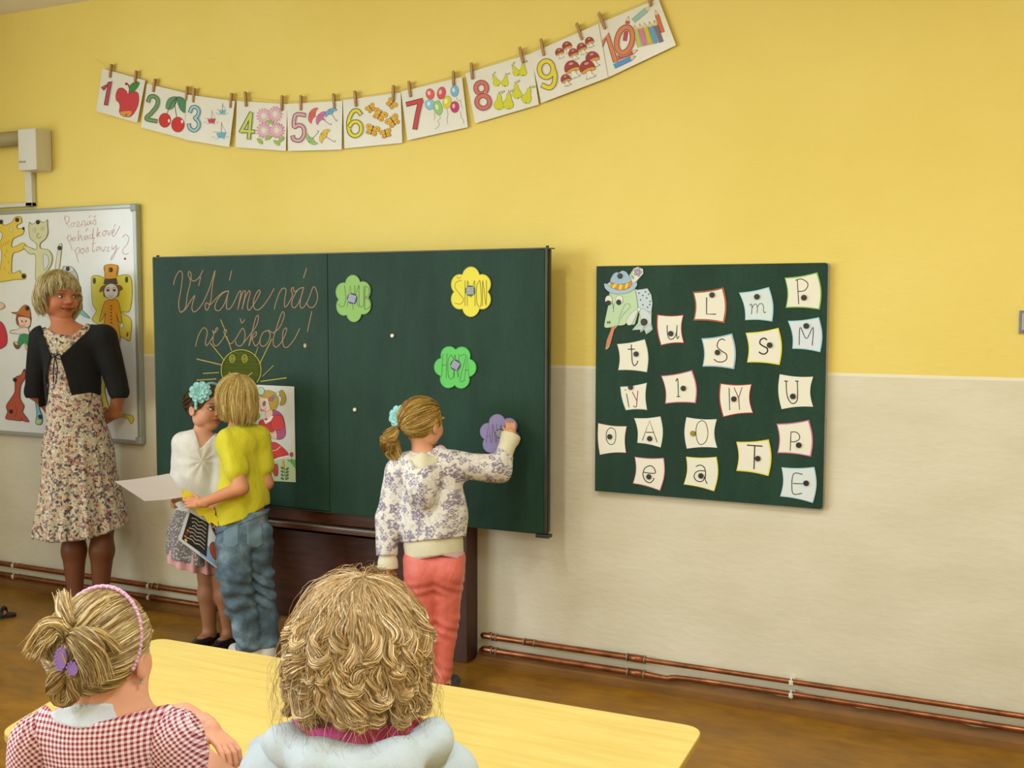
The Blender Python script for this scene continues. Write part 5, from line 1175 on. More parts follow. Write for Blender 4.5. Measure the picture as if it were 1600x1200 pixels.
m = MB(); c0 = J(86, 557, -.135); m.tube([c0, J(90, 575, -.14), J(87, 600, -.135)], .0028, 6); m.tube([c0, J(83, 578, -.138), J(84, 598, -.135)], .0028, 6)
m.tube(catmull([c0, J(80, 552, -.14), J(78, 560, -.14), c0, J(93, 553, -.14), J(95, 562, -.14), c0], 4), .0028, 6); m.build('tie_ribbon', CBK, wo)
SG = simple('pale_grey_shoe', (150, 146, 132), .6)
for a, d in ((akL, fdL), (akR, fdR)): shoe('shoe', wo, a, d, .25, .034, SG, .075)

# ---------------------------------------------------------------- girl in white top
D0 = depth_at(310, 780, -.36); J = lambda px, py, dd=0.: Pd(px, py, D0+dd); ug = D0/FPX
g1 = empty('person', Pz(335, 1000, 0)*np.array((1, 1, 0)), 'small girl in white long-sleeved top and grey skirt with a turquoise flower in her hair', 'person')
gf = FD(310, 10); gh = HF(J(321, 637), .205, FD(322, 44)+np.array((0, 0, -.12)), (.03, .02, 1))
bd = Sdf(); head_prims(bd, gh, J(316, 682), .032)
sL, sR = J(284, 692), J(342, 696); eL, eR = J(279, 745, .01), J(346, 750, 0); hL = J(272, 782, -.12); wL = J(284, 776, -.09); wR = J(335, 790, -.1); hR = J(325, 797, -.12)
bd.cap(J(288, 692), J(338, 695), .034, .034, .04); bd.cap(J(312, 705), J(308, 775), .082, .075, .05, (gf, 1.35)); bd.cap(J(308, 775), J(310, 815), .075, .09, .05, (gf, 1.2))
bd.chain([sL, eL, wL], [.032, .027, .02], .015); bd.chain([sR, eR, wR], [.032, .027, .02], .015)
aL, aR = J(327, 978), J(358, 988, -.02); aL[2] = .055; aR[2] = .055
legs(bd, J(312, 830), J(324, 900, -.01), aL, (.055, .041, .027), .045); legs(bd, J(340, 830), J(350, 905, -.02), aR, (.055, .041, .027), .043)
fl, fr_ = FD(320, -38), FD(350, -30); foot(bd, aL, fl, .165, .024); foot(bd, aR, fr_, .165, .024)
h1 = hand_sdf(wL, hL-wL, nrm(-FH*.2-ZU*.4+RH*.8), ZU-FH*.3, .105, (.7, .9, .6), .08, .5, .017); h2 = hand_sdf(wR, hR-wR, -ZU, -FH, .1, (.6, .8, .5), .08, .5, .017)
def gc(P):
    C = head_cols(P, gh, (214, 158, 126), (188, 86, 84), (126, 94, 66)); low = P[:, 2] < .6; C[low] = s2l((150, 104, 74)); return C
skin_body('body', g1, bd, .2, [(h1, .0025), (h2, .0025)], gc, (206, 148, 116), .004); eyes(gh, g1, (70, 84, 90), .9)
GW = fabric('white_jersey', (222, 220, 214), .8, .04, (90, .35, .003), .9)
tp = Sdf(); tp.cap(J(287, 691), J(339, 694), .042, .042, .04); tp.cap(J(312, 703), J(308, 775), .094, .086, .05, (gf, 1.3)); tp.cap(J(308, 770), J(309, 800), .086, .09, .04, (gf, 1.2))
tp.chain([sL, eL, J(283, 768, -.055)], [.043, .036, .03], .02); tp.chain([sR, eR, J(338, 785, -.08)], [.043, .036, .03], .02)
def tcut(P, d):
    px, py, z = proj(P); o = np.where(z < D0+.02, np.minimum(np.minimum(px-301, 346-px), np.interp(px, [301, 313, 346], [660, 701, 668])-py)*ug, np.minimum(np.minimum(px-301, 334-px), 680-py)*ug)
    d = np.maximum(d, o); k = J(313, 722, -.09); r = np.linalg.norm(P-k, axis=1); a = np.arctan2(P[:, 2]-k[2], (P-k)@RH); d = d+.005*np.exp(-r*14)*np.sin(a*9)
    return np.maximum(d, np.where((px < 294) & (py < 775), -1, J(309, 797)[2]-P[:, 2]))
tp.posts += [folds(30, .002, seed=4), tcut]; cloth('top', g1, tp, .004, GW)
sk = Sdf(); sk.cap(J(309, 790), J(306, 835), .088, .115, .04, (gf, 1.25)); sk.cap(J(306, 835), J(308, 900), .115, .15, .04, (gf, 1.2)); cx2 = J(306, 800)
def sf(P, d, n=9, a_=.009):
    q = P-cx2; a = np.arctan2(q[:, 1], q[:, 0]); k = np.clip((J(0, 795)[2]-P[:, 2])/.2, 0, 1); return d+k*a_*np.sin(a*n+np.sin(a*2))
hz = J(306, 872)[2]
sk.posts += [sf, lambda P, d: np.maximum(np.maximum(d, hz-P[:, 2]-(P-cx2)@RH*.25), P[:, 2]-J(0, 786)[2])]
def skm():
    t = NT('grey_flowered_skirt'); v = t.add('ShaderNodeTexVoronoi', i_Scale=95.); t.link(t.coord(), v.inputs['Vector']); r = t.ramp(v.outputs['Distance'], [(.30, s2l((190, 186, 180))), (.42, s2l((118, 112, 114)))])
    t.link(r.outputs[0], t.b.inputs['Base Color']); t.b.inputs['Roughness'].default_value = .85; return t.m
cloth('skirt', g1, sk, .004, skm())
pk = Sdf(); pk.cap(J(306, 840), J(308, 900), .105, .142, .04, (gf, 1.2)); pk.posts += [lambda P, d: sf(P, d, 14, .01), lambda P, d: np.maximum(np.maximum(d, hz-.035-P[:, 2]-(P-cx2)@RH*.25), P[:, 2]-hz-.05)]
cloth('petticoat', g1, pk, .004, fabric('pink_petticoat', (212, 160, 160), .8))
BF = simple('black_shoe', (24, 22, 24), .3)
for a, d in ((aL, fl), (aR, fr_)): shoe('shoe', g1, a, d, .175, .026, BF, .045)
ye = lambda P: (P[:, 2] > .02+.32*(P[:, 1]-.05)*1.) & ~((P[:, 1] > .18) & (P[:, 2] < .36)) & (P[:, 2] > -.30)
hair_obj(g1, gh, [pulled(gh, 2200, 10, (0, -.5, -.12), ye, 4, .02)], cap_base(gh, fc=((0, .42, -.2), (.4, .4, .5))), [(92, 72, 46), (120, 94, 60), (70, 52, 34)], .001, (84, 64, 42))
TQ = fabric('turquoise_ribbon', (158, 218, 218), .6)
arc = [gh(x*1.03, .02+y_, z_) for x, y_, z_ in [(.41*math.cos(a), .12+.02*math.sin(a), .10+.46*math.sin(a)) for a in np.linspace(-.25, math.pi+.25, 22)]]
m = MB(); 
for i in range(len(arc)-1): m.tube([arc[i], arc[i+1]], .0065, 8)
m.build('headband', TQ, g1, smooth=True)
def cloth_flower(root, c, nrm_, R_, name='hair_flower', rings=((9, 1., .0), (8, .75, .35), (6, .45, .6)), col=(150, 214, 212)):
    n_ = nrm(nrm_); a = nrm(np.cross(n_, ZU)); b = np.cross(n_, a); m = MB()
    for k, s_, tilt in rings:
        for i in range(k):
            an = i*2*math.pi/k+s_; d = a*math.cos(an)+b*math.sin(an); e = -a*math.sin(an)+b*math.cos(an); v = []
            for j, (t, w_) in enumerate(((0, .06), (.35, .26), (.7, .34), (.92, .22), (1.0, .02))):
                lift = (tilt*t+.12*math.sin(t*3))*R_*s_
                for q in (-1, 0, 1): v.append(c+d*t*R_*s_+e*q*w_*R_*s_*.9+n_*(lift+abs(q)*.06*R_+(1-s_)*.2*R_))
            f = [(j*3+q, j*3+q+1, j*3+q+4, j*3+q+3) for j in range(4) for q in (0, 1)]
            m._add([*v, *[x-n_*.0012 for x in v]], f+[tuple(x+15 for x in ff[::-1]) for ff in f])
    return m.build(name, TQ if col == (150, 214, 212) else simple('petal_'+str(col[0]), col, .6), root)
cloth_flower(g1, J(313, 613, -.075), nrm(FD(320, -8)+ZU*.25), .052)

# ---------------------------------------------------------------- child in the yellow T-shirt
D0 = depth_at(378, 780, -.43); J = lambda px, py, dd=0.: Pd(px, py, D0+dd); uy = D0/FPX
y1 = empty('person', Pz(400, 1018, 0)*np.array((1, 1, 0)), 'child with chin-length blond hair in a yellow T-shirt and faded jeans, seen from behind', 'person')
yf = FD(378, 208); yh = HF(J(368, 624), .205, FD(368, 205)+np.array((0, 0, -.1)), (0, 0, 1))
bd = Sdf(); head_prims(bd, yh, J(372, 668), .036)
sN, sF = J(358, 690, -.06), J(402, 684, .03); eN = J(377, 762, -.135); wN = J(316, 786, -.15); hN = J(286, 784, -.14); eF = J(416, 755, .03); wF = J(392, 790, .12); hF = J(370, 792, .14)
bd.cap(sN, sF, .04, .04, .04); bd.cap(J(377, 700), J(380, 790), .085, .08, .05, (yf, 1.3)); bd.cap(J(380, 790), J(385, 830), .08, .09, .05, (yf, 1.2))
bd.chain([sN, eN, wN], [.036, .031, .021], .015); bd.chain([sF, eF, wF, hF], [.036, .03, .021, .02], .015)
kN, kF = J(378, 905, -.07), J(410, 905, .0); aN, aF = J(392, 990, -.02), J(416, 992, .0); aN[2] = .06; aF[2] = .06
legs(bd, J(368, 840, -.02), J(370, 905, -.07), aN, (.045, .034, .022), .034, .01); legs(bd, J(400, 840), J(408, 905, .02), aF, (.045, .034, .022), .034, .01); fd1, fd2 = FD(395, 215), FD(415, 190); foot(bd, aN, fd1, .17, .025); foot(bd, aF, fd2, .17, .025)
h1 = hand_sdf(wN, hN-wN+ZU*.0, nrm(FH+ZU*-.25), nrm(ZU*.8+FH*.2), .115, (.35, .75, .6), .1, .55, .019)
skin_body('body', y1, bd, .2, [(h1, .0025)], lambda P: head_cols(P, yh, (212, 146, 106)), (212, 146, 106), .004)
TS = fabric('yellow_jersey', (214, 206, 36), .8, .05, (90, .35, .003), .9)
ts = Sdf(); ts.cap(sN, sF, .052, .052, .05); ts.cap(J(377, 698), J(379, 780), .104, .105, .05, (yf, 1.3)); ts.cap(J(379, 780), J(380, 822), .105, .112, .05, (yf, 1.25))
ts.cap(sN, sN+(eN-sN)*.62, .05, .052, .02); ts.cap(sF, sF+(eF-sF)*.62, .05, .05, .02)
def yc(P, d):
    px, py, z = proj(P); hem = np.interp(px, [335, 342, 380, 415, 425], [826, 824, 812, 790, 786]); slN = (P-sN)@nrm(eN-sN)-np.linalg.norm(eN-sN)*.56; slF = (P-sF)@nrm(eF-sF)-np.linalg.norm(eF-sF)*.56
    dN = np.linalg.norm(P-sN-np.clip((P-sN)@nrm(eN-sN), 0, 1)[:, None]*nrm(eN-sN), axis=1); inN = (dN < .062) & (z < D0-.02)
    o = np.minimum(d+.0, 9); d = np.maximum(d, (py-hem)*uy)
    nk = (660-py)*uy; nk2 = np.linalg.norm((P-J(373, 664))*np.array((1, 1, .8)), axis=1); d = np.maximum(d, .045-nk2)
    return d
ts.posts += [folds(26, .003, seed=8), yc]
cloth('t_shirt', y1, ts, .004, TS)
def jeans_mat():
    t = NT('faded_denim'); co = t.coord(); n = t.noise(9, 5, co, .65); n2 = t.noise(3.2, 3, co); f = t.noise(300, 2, t.coord(scale=(1, 1, .3)))
    r = t.ramp(n.outputs[0], [(.3, s2l((58, 76, 92))), (.5, s2l((88, 112, 128))), (.72, s2l((140, 162, 172)))]); r2 = t.ramp(n2.outputs[0], [(.35, (.8,)*3), (.65, (1.1,)*3)]); r3 = t.ramp(f.outputs[0], [(.3, (.88,)*3), (.7, (1.05,)*3)])
    t.link(t.mix(1., t.mix(1., r.outputs[0], r2.outputs[0], 'MULTIPLY'), r3.outputs[0], 'MULTIPLY'), t.b.inputs['Base Color']); t.b.inputs['Roughness'].default_value = .85; t.bump(n.outputs[0], .5, .01); return t.m
jn = Sdf(); jn.cap(J(384, 795), J(385, 835), .1, .104, .05, (yf, 1.2)); JN = jeans_mat()
jn.chain([J(368, 838, -.03), J(366, 900, -.09), J(378, 950, -.06), J(389, 1003, -.04)], [.082, .074, .062, .062], .012); jn.chain([J(402, 835), J(408, 905, .02), J(413, 960, .02), J(414, 1003, .01)], [.072, .058, .056, .060], .012)
def wr_(P, d):
    z_ = P[:, 2]; x_ = (P-J(390, 900))@RH; k = np.exp(-((z_-.30)/.10)**2)+.8*np.exp(-((z_-.07)/.05)**2)+.5*np.exp(-((z_-.50)/.06)**2)
    return d+.006*k*np.sin(z_*115+x_*38+2.*np.sin(x_*30+z_*14))+.003*np.sin(z_*60-x_*50)
jn.posts.append(wr_)
jn.posts += [folds(28, .005, seed=5, warp=1.5), lambda P, d: np.maximum(np.maximum(d, .022-P[:, 2]), P[:, 2]-J(0, 797)[2])]
cloth('jeans', y1, jn, .004, JN)
# pockets and seams lie on the denim: the same surface a little proud, trimmed to their outline
import copy
def patch(name, root, base, off, inside, mat, step=.0035):
    q = copy.copy(base); q.posts = list(base.posts)+[lambda P, d: np.maximum(np.maximum(d-off, -(d+.012)), inside(P))]; return cloth(name, root, q, step, mat)
JN2 = fabric('denim_worn_patch', (102, 126, 138), .85, .12)
for cx_, nm in ((398, 'back_pocket'), (361, 'back_pocket')):
    patch(nm, y1, jn, .0035, lambda P, cx_=cx_: (lambda q: np.where(q[2] < D0+.02, np.maximum(np.maximum(np.abs(q[0]-cx_)-12, np.abs(q[1]-836)-20), np.abs(q[0]-cx_)+(q[1]-836)-26)*uy, 1))(proj(P)), JN2)
patch('waistband', y1, jn, .004, lambda P: (lambda q: np.maximum(q[1]-(np.interp(q[0], [340, 425], [834, 800])), -9)*uy)(proj(P)), JN)
# back pocket seam
pkp = [J(x, yy, -.115) for x, yy in ((388, 822), (411, 812), (412, 846), (399, 862), (388, 852))]
SW = simple('white_red_sneaker', (214, 206, 200), .6)
for a, d in ((aN, fd1), (aF, fd2)): shoe('shoe', y1, a, d, .18, .03, SW, .055, False)
zy = lambda p: (.1 if abs(p) < .7 else -.33)
cb = cap_base(yh, low=lambda s: [s.cap(yh(x, y_, .05), yh(x*.9, y_*.9, -.22), .11*yh.H, .1*yh.H, .012) for x, y_ in ((-.27, -.08), (.27, -.08), (-.18, -.28), (.18, -.28), (0, -.33))])
hair_obj(y1, yh, [bob(yh, 5600, 12, zy, 3, 1.05, .05, .14, 80, .012, 2.5, (0, -.28, 1), .05, lenj=.03)], cb, [(214, 188, 106), (184, 152, 80), (236, 218, 154), (150, 118, 56), (204, 176, 100)], .0011, (150, 118, 52))

# ---------------------------------------------------------------- girl in the printed hoodie
D0 = depth_at(670, 800, -.50); J = lambda px, py, dd=0.: Pd(px, py, D0+dd); uh = D0/FPX
h1_ = empty('person', Pz(680, 1085, 0)*np.array((1, 1, 0)), 'blond girl with a low ponytail, lilac-printed hoodie and coral trousers, reaching to the blackboard', 'person')
hf = FD(670, 168); hh = HF(J(660, 662), .203, FD(660, 138)+np.array((0, 0, .02)), (0, 0, 1))
bd = Sdf(); head_prims(bd, hh, J(660, 706), .036)
sL, sR = J(624, 738), J(712, 726); eL, wL, hL = J(607, 812, .0), J(606, 878, -.01), J(605, 912, -.01); eR = J(778, 734, .05); Hp = Py(797, 655, YB_-.048); wR = Py(799, 680, YB_-.088)
bd.cap(sL, sR, .04, .04, .04); bd.cap(J(668, 745), J(675, 850), .09, .08, .05, (hf, 1.3)); bd.cap(J(675, 850), J(678, 885), .06, .06, .05, (hf, 1.2))
bd.chain([sL, eL, wL], [.035, .03, .02], .015); bd.chain([sR, eR, wR], [.035, .03, .02], .015)
kA, kB = J(660, 970), J(696, 965, .02); aA, aB = J(664, 1068, .02), J(692, 1066, .03); aA[2] = .06; aB[2] = .06
legs(bd, J(659, 905), kA, aA, (.05, .032, .022), .034, .01); legs(bd, J(697, 905), kB, aB, (.05, .032, .022), .034, .01); fA, fB = FD(660, 190), FD(690, 160); foot(bd, aA, fA, .175, .025); foot(bd, aB, fB, .175, .025)
ha = hand_sdf(wR, Hp-wR, nrm(FH-RH*.1), nrm(-RH*.7+ZU*.3), .105, (.5, .8, .6), .1, .5, .019); hb = hand_sdf(wL, -ZU+RH*.05, nrm(RH), nrm(FH), .12, (.25, .35, .3), .08, .5, .019)
skin_body('body', h1_, bd, .2, [(ha, .0025), (hb, .0025)], lambda P: head_cols(P, hh, (222, 164, 128)), (220, 160, 124), .004)
def print_mat():
    t = NT('lilac_floral_print'); co = t.coord(); nz = t.noise(20, 2, co); wv = t.add('ShaderNodeVectorMath', operation='MULTIPLY_ADD'); t.link(nz.outputs['Color'], wv.inputs[0]); wv.inputs[1].default_value = (.012,)*3; t.link(co, wv.inputs[2])
    outs = []
    for sc, R0, pet, cl, thr, seed in ((12., .026, 5, (128, 114, 148), .12, 0.), (17., .018, 6, (150, 140, 168), .1, 3.3), (26., .011, 4, (118, 104, 138), .2, 7.1)):
        mp = t.add('ShaderNodeMapping'); mp.inputs['Location'].default_value = (seed, seed*.7, seed*1.3); t.link(wv.outputs[0], mp.inputs[0])
        v = t.add('ShaderNodeTexVoronoi', i_Scale=sc); t.link(mp.outputs[0], v.inputs['Vector'])
        df = t.add('ShaderNodeVectorMath', operation='SUBTRACT'); t.link(mp.outputs[0], df.inputs[0]); t.link(v.outputs['Position'], df.inputs[1])
        sx = t.add('ShaderNodeSeparateXYZ'); t.link(df.outputs[0], sx.inputs[0]); th = t.math('ARCTAN2', sx.outputs['Z'], sx.outputs['X'])
        ln = t.math('SQRT', t.math('ADD', t.math('POWER', sx.outputs['X'], 2.), t.math('POWER', sx.outputs['Z'], 2.)))
        pr_ = t.math('MULTIPLY_ADD', t.math('COSINE', t.math('MULTIPLY', th, float(pet))), R0*.22, R0*.85); rel = t.math('DIVIDE', ln, pr_)
        r = t.ramp(rel, [(0., (1,)*3), (.28, (1,)*3), (.33, (0,)*3), (.55, (.1,)*3), (.62, (1,)*3), (.97, (.9,)*3), (1., (0,)*3)])
        sep = t.add('ShaderNodeSeparateColor'); t.link(v.outputs['Color'], sep.inputs[0]); outs.append((t.math('MULTIPLY', r.outputs[0], t.math('GREATER_THAN', sep.outputs[0], thr)), cl))
    w_ = t.noise(30, 3, co); rw = t.ramp(w_.outputs[0], [(.47, (0, 0, 0)), (.5, (.8,)*3), (.53, (0, 0, 0))])
    c = t.mix(rw.outputs[0], s2l((230, 228, 218)), s2l((176, 168, 186)))
    for f, cl in outs: c = t.mix(t.math('MULTIPLY', f, .85), c, s2l(cl))
    t.link(c, t.b.inputs['Base Color']); t.b.inputs['Roughness'].default_value = .85; t.bump(t.noise(14, 3, co).outputs[0], .5, .012); return t.m
PM = print_mat(); CRM = fabric('cream_rib_knit', (222, 216, 186), .85, .04, (120, .3, .003))
hd_ = Sdf(); hd_.cap(J(627, 738), J(710, 728), .055, .055, .05); hd_.cap(J(670, 745), J(675, 800), .122, .125, .05, (hf, 1.25)); hd_.cap(J(675, 800), J(677, 842), .125, .132, .05, (hf, 1.2))
hd_.chain([sL, eL, J(606, 868)], [.056, .05, .045], .025); hd_.chain([sR, eR, eR+(wR-eR)*.35], [.055, .052, .042], .025)
def hc(P, d):
    px, py, z = proj(P); nk = np.linalg.norm((P-J(662, 700, .0))*np.array((1, 1, .7)), axis=1); d = np.maximum(d, .05-nk); return np.maximum(d, np.where(px > 622, (py-np.interp(px, [620, 727], [849, 838])), py-868)*uh)
hd_.posts += [folds(30, .004, seed=9), hc]; cloth('hoodie', h1_, hd_, .0042, PM)
wb_ = Sdf(); wb_.cap(J(677, 848), J(678, 860), .120, .118, .03, (hf, 1.22)); wb_.posts.append(lambda P, d: (lambda q: np.maximum(np.maximum(d, (q[1]-np.interp(q[0], [632, 725], [875, 863]))*uh), (np.interp(q[0], [632, 725], [846, 835])-q[1])*uh))(proj(P)))
cloth('waistband', h1_, wb_, .0042, CRM)
for a, b, r0, r1 in ((J(606, 862), J(606, 888), .034, .036), (eR+(wR-eR)*.38, wR+(Hp-wR)*.02, .036, .033)):
    q = Sdf(); ax_ = nrm(b-a); q.cap(a, b, r0, r1, .01); q.cap(b-ax_*.018, b-ax_*.006, .040, .041, .01)
    q.posts.append(lambda P, d, a=a, b=b, ax_=ax_: np.maximum(np.maximum(d, (P-b)@ax_), -((P-a)@ax_))); cloth('cuff', h1_, q, .003, CRM)
# hood: printed shell lying on the back, cream lining showing at the top
hs = Sdf(); hs.cap(J(636, 722, -.02), J(654, 757, -.125), .035, .035, .04); hs.cap(J(696, 716, -.02), J(658, 757, -.125), .035, .035, .04); hs.cap(J(662, 735, -.10), J(662, 775, -.125), .05, .05, .05, (hf, 1.5)); hs.cap(J(636, 722, -.02), J(650, 722, .06), .028, .028, .03); hs.cap(J(696, 716, -.02), J(680, 716, .06), .028, .028, .03)
hs.ell(J(663, 722, -.085), (.046, .05, .06), None, .02, sub=True); hs.posts.append(folds(40, .004, seed=3)); cloth('hood', h1_, hs, .0035, PM)
hl = Sdf(); hl.cap(J(640, 716, -.04), J(656, 746, -.115), .022, .018, .03); hl.cap(J(686, 714, -.04), J(657, 746, -.115), .022, .018, .03); hl.cap(J(660, 718, -.07), J(657, 745, -.11), .03, .02, .03); cloth('hood_lining', h1_, hl, .0035, CRM)
pc_ = Sdf(); pc_.cap(J(655, 712, -.0), J(686, 708, .0), .036, .034, .03); pc_.ell(J(666, 690), (.05, .05, .045), None, .01, sub=True); cloth('pink_collar', h1_, pc_, .0035, fabric('pink_cotton', (214, 178, 188), .8))
us = Sdf(); us.cap(J(678, 855), J(681, 876), .112, .118, .03, (hf, 1.2)); us.posts.append(lambda P, d: (lambda q: np.maximum(d, (q[1]-np.interp(q[0], [630, 640, 690, 725], [884, 877, 868, 876]))*uh))(proj(P))); cloth('undershirt', h1_, us, .0042, fabric('pink_cotton', (214, 178, 188), .8))
tr = Sdf(); CO = fabric('coral_satin_cotton', (224, 112, 98), .42, .05, (90, .35, .003), .8); tr.cap(J(662, 875), J(696, 873), .082, .082, .04, (hf, 1.1))
tr.chain([J(659, 895), kA, J(665, 1062, .02)], [.071, .052, .037], .012); tr.chain([J(698, 893), kB, J(690, 1064, .03)], [.073, .053, .037], .012); tr.ell(J(661, 897, -.035), (.05, .05, .055), None, .05); tr.ell(J(699, 894, -.035), (.05, .05, .055), None, .05)
def twr(P, d):
    z_ = P[:, 2]; x_ = (P-J(680, 900))@RH; return d+.0028*(np.exp(-((z_-.45)/.035)**2)+np.exp(-((z_-.28)/.05)**2)+.7*np.exp(-((z_-.10)/.05)**2))*np.sin(z_*150+np.abs(x_)*55+x_*20)
tr.posts.append(twr)
tr.posts += [folds(35, .002, seed=6), lambda P, d: np.maximum(np.maximum(d, .055-P[:, 2]), P[:, 2]-J(0, 862)[2])]; cloth('trousers', h1_, tr, .004, CO)
for a, d in ((aA, fA), (aB, fB)): shoe('shoe', h1_, a, d, .185, .03, simple('dark_sneaker', (60, 60, 66), .6), .06, False)
ye = lambda P: ~((P[:, 1] > .16+.25*np.clip(-P[:, 2], 0, 1)) & (P[:, 2] < .34)) & (P[:, 2] > -.33) & ~((P[:, 1] > -.08) & (P[:, 2] < -.02))
tie = (-.22, -.50, -.06); tw = hh(*tie)
gA = pulled(hh, 4200, 12, tie, ye, 5, .03); gB = tail([tw, tw+(J(614, 684)-J(626, 668)), J(612, 700, -.02), J(624, 719, -.03)], [.014, .036, .036, .010], 1500, 12, 2, .006)
HB = [(196, 160, 78), (170, 134, 62), (214, 184, 110), (140, 108, 50), (206, 172, 92)]
tb = cap_base(hh, fc=((0, .46, -.2), (.42, .36, .5))); tb.chain([tw, tw+(J(614, 684)-J(626, 668)), J(612, 700, -.02), J(621, 712, -.03)], [.01, .026, .025, .01], .01)
hair_obj(h1_, hh, [gA, gB], tb, HB, .0011, (140, 106, 48))
m = MB(); dd_ = nrm(J(614, 690)-tw); m.tube([tw+dd_*.002, tw+dd_*.014], .0135, 12); o = m.build('hair_tie', simple('purple_elastic', (120, 84, 140), .6), h1_, smooth=True)
cloth_flower(h1_, J(624, 651, -.01), nrm(-FH-RH*.5+ZU*.2), .048)
m = MB(); a, b = hh(.405, -.02, .17), hh(.40, .07, .02); m.tube([a+RH*.006, b+RH*.006], .004, 8); m.build('hair_clip', simple('gold_clip', (196, 160, 70), .3, .7), h1_)
# ---------------------------------------------------------------- things the two children hold
D0 = depth_at(300, 780, -.5)
def sheet(name, px, lab, cat, col, bend, dd, th=.0006, rough=.6):
    """paper sheet given by four pixel corners and depth offsets, gently curled, with thickness"""
    c = [Pd(x, y, D0+d) for (x, y), d in zip(px, dd)]; n = 8; nv = nrm(np.cross(c[1]-c[0], c[3]-c[0])); P = {}
    for i in range(n+1):
        for j in range(n+1):
            u, v = i/n, j/n; P[i, j] = (1-u)*(1-v)*c[0]+u*(1-v)*c[1]+u*v*c[2]+(1-u)*v*c[3]+nv*bend*math.sin(math.pi*u)
    m = MB(); V = [P[i, j] for i in range(n+1) for j in range(n+1)]; N = len(V); V += [p-nv*th for p in V]; f = []
    g = lambda i, j: i*(n+1)+j
    for i in range(n):
        for j in range(n): f += [(g(i, j), g(i+1, j), g(i+1, j+1), g(i, j+1)), (g(i, j)+N, g(i, j+1)+N, g(i+1, j+1)+N, g(i+1, j)+N)]
    for i in range(n):
        f += [(g(i, 0), g(i, 0)+N, g(i+1, 0)+N, g(i+1, 0)), (g(i+1, n), g(i+1, n)+N, g(i, n)+N, g(i, n)), (g(0, i+1), g(0, i+1)+N, g(0, i)+N, g(0, i)), (g(n, i), g(n, i)+N, g(n, i+1)+N, g(n, i+1))]
    m._add(V, f); o = m.build(name, simple('sheet_'+'_'.join(map(str, col)), col, rough), loc=np.mean(c, 0)); tag(o, lab, cat)
    # mapping for print: u right, v down, e towards the viewer
    side = 1 if np.dot(nv, CAM-c[0]) > 0 else -1
    def to3(u, v, e):
        p = (1-u)*(1-v)*c[0]+u*(1-v)*c[1]+u*v*c[2]+(1-u)*v*c[3]+nv*bend*math.sin(math.pi*u); return tuple(p+nv*side*(e+(.0 if side > 0 else th)))
    return o, to3
sheet('paper_sheet', [(179, 752), (264, 740), (291, 776), (226, 783)], 'large plain pale sheet held out level by the girl in white', 'paper', (206, 196, 192), .004, (-.05, .06, -.06, -.16))
o, t3 = sheet('booklet', [(296, 790), (347, 817), (351, 897), (278, 843)], 'glossy booklet with a black text box, held low by the girl in white', 'booklet', (206, 214, 224), 0., (-.13, -.05, -.06, -.14), .003, .25)
A = Art(0, to3=t3)
for c_, (u0, v0), (u1, v1) in (((130, 166, 206), (.45, .66), (.98, .97)), ((36, 34, 36), (.06, .16), (.60, .92))):
    ee = A._e()
    for i in range(10):
        for j in range(10):
            f_ = lambda p, q: (u0+(u1-u0)*p/10, v0+(v1-v0)*q/10); A.poly([f_(i, j), f_(i+1, j), f_(i+1, j+1), f_(i, j+1)], c_, e=ee)
for k in range(7):
    v = .24+k*.09; A.stroke([(.14+.03*(k % 3), v+.03), (.25, v-.01), (.33, v+.02), (.42, v-.02), (.54, v)], .018, (190, 188, 176))
for u, v, c in ((.11, .80, (196, 110, 60)), (.12, .70, (140, 50, 40)), (.14, .88, (220, 210, 90)), (.13, .62, (190, 120, 60))): A.ell(u, v, .03, .03, c, n=10)
A.shape([(.66, .62), (.74, .50), (.84, .58), (.88, .78), (.76, .84), (.68, .76)], (170, 76, 46), (60, 30, 30), .012); A.ell(.86, .86, .07, .07, (214, 176, 60), out=(60, 40, 30), ow=.01)
A.poly([(.62, .02), (.98, .06), (.98, .40), (.82, .36), (.70, .26)], (96, 34, 50))
for k in range(4): A.stroke([(.68+k*.07, .10), (.72+k*.07, .20), (.76+k*.07, .12)], .02, (216, 206, 210))
A.build('cover_print', o)
fl_ = [(280, 768), (287, 770), (285, 763), (293, 768), (299, 768), (300, 775), (310, 776), (313, 783), (324, 786), (326, 793), (336, 797), (336, 805), (345, 812), (340, 815), (340, 823), (330, 816), (326, 818), (318, 806), (311, 806), (305, 795), (296, 792), (294, 784), (285, 782), (286, 775)]
m = MB().prism([Pd(x, y, D0-.135+(x-283)*.0005) for x, y in catmull(fl_, 2, True)], tuple(FW*.002)); tag(m.build('paper_flower', simple('card_bright_yellow', (226, 208, 30), .7), loc=Pd(312, 790, D0-.13)), 'crumpled bright yellow paper flower held between the two children\'s hands', 'paper flower')

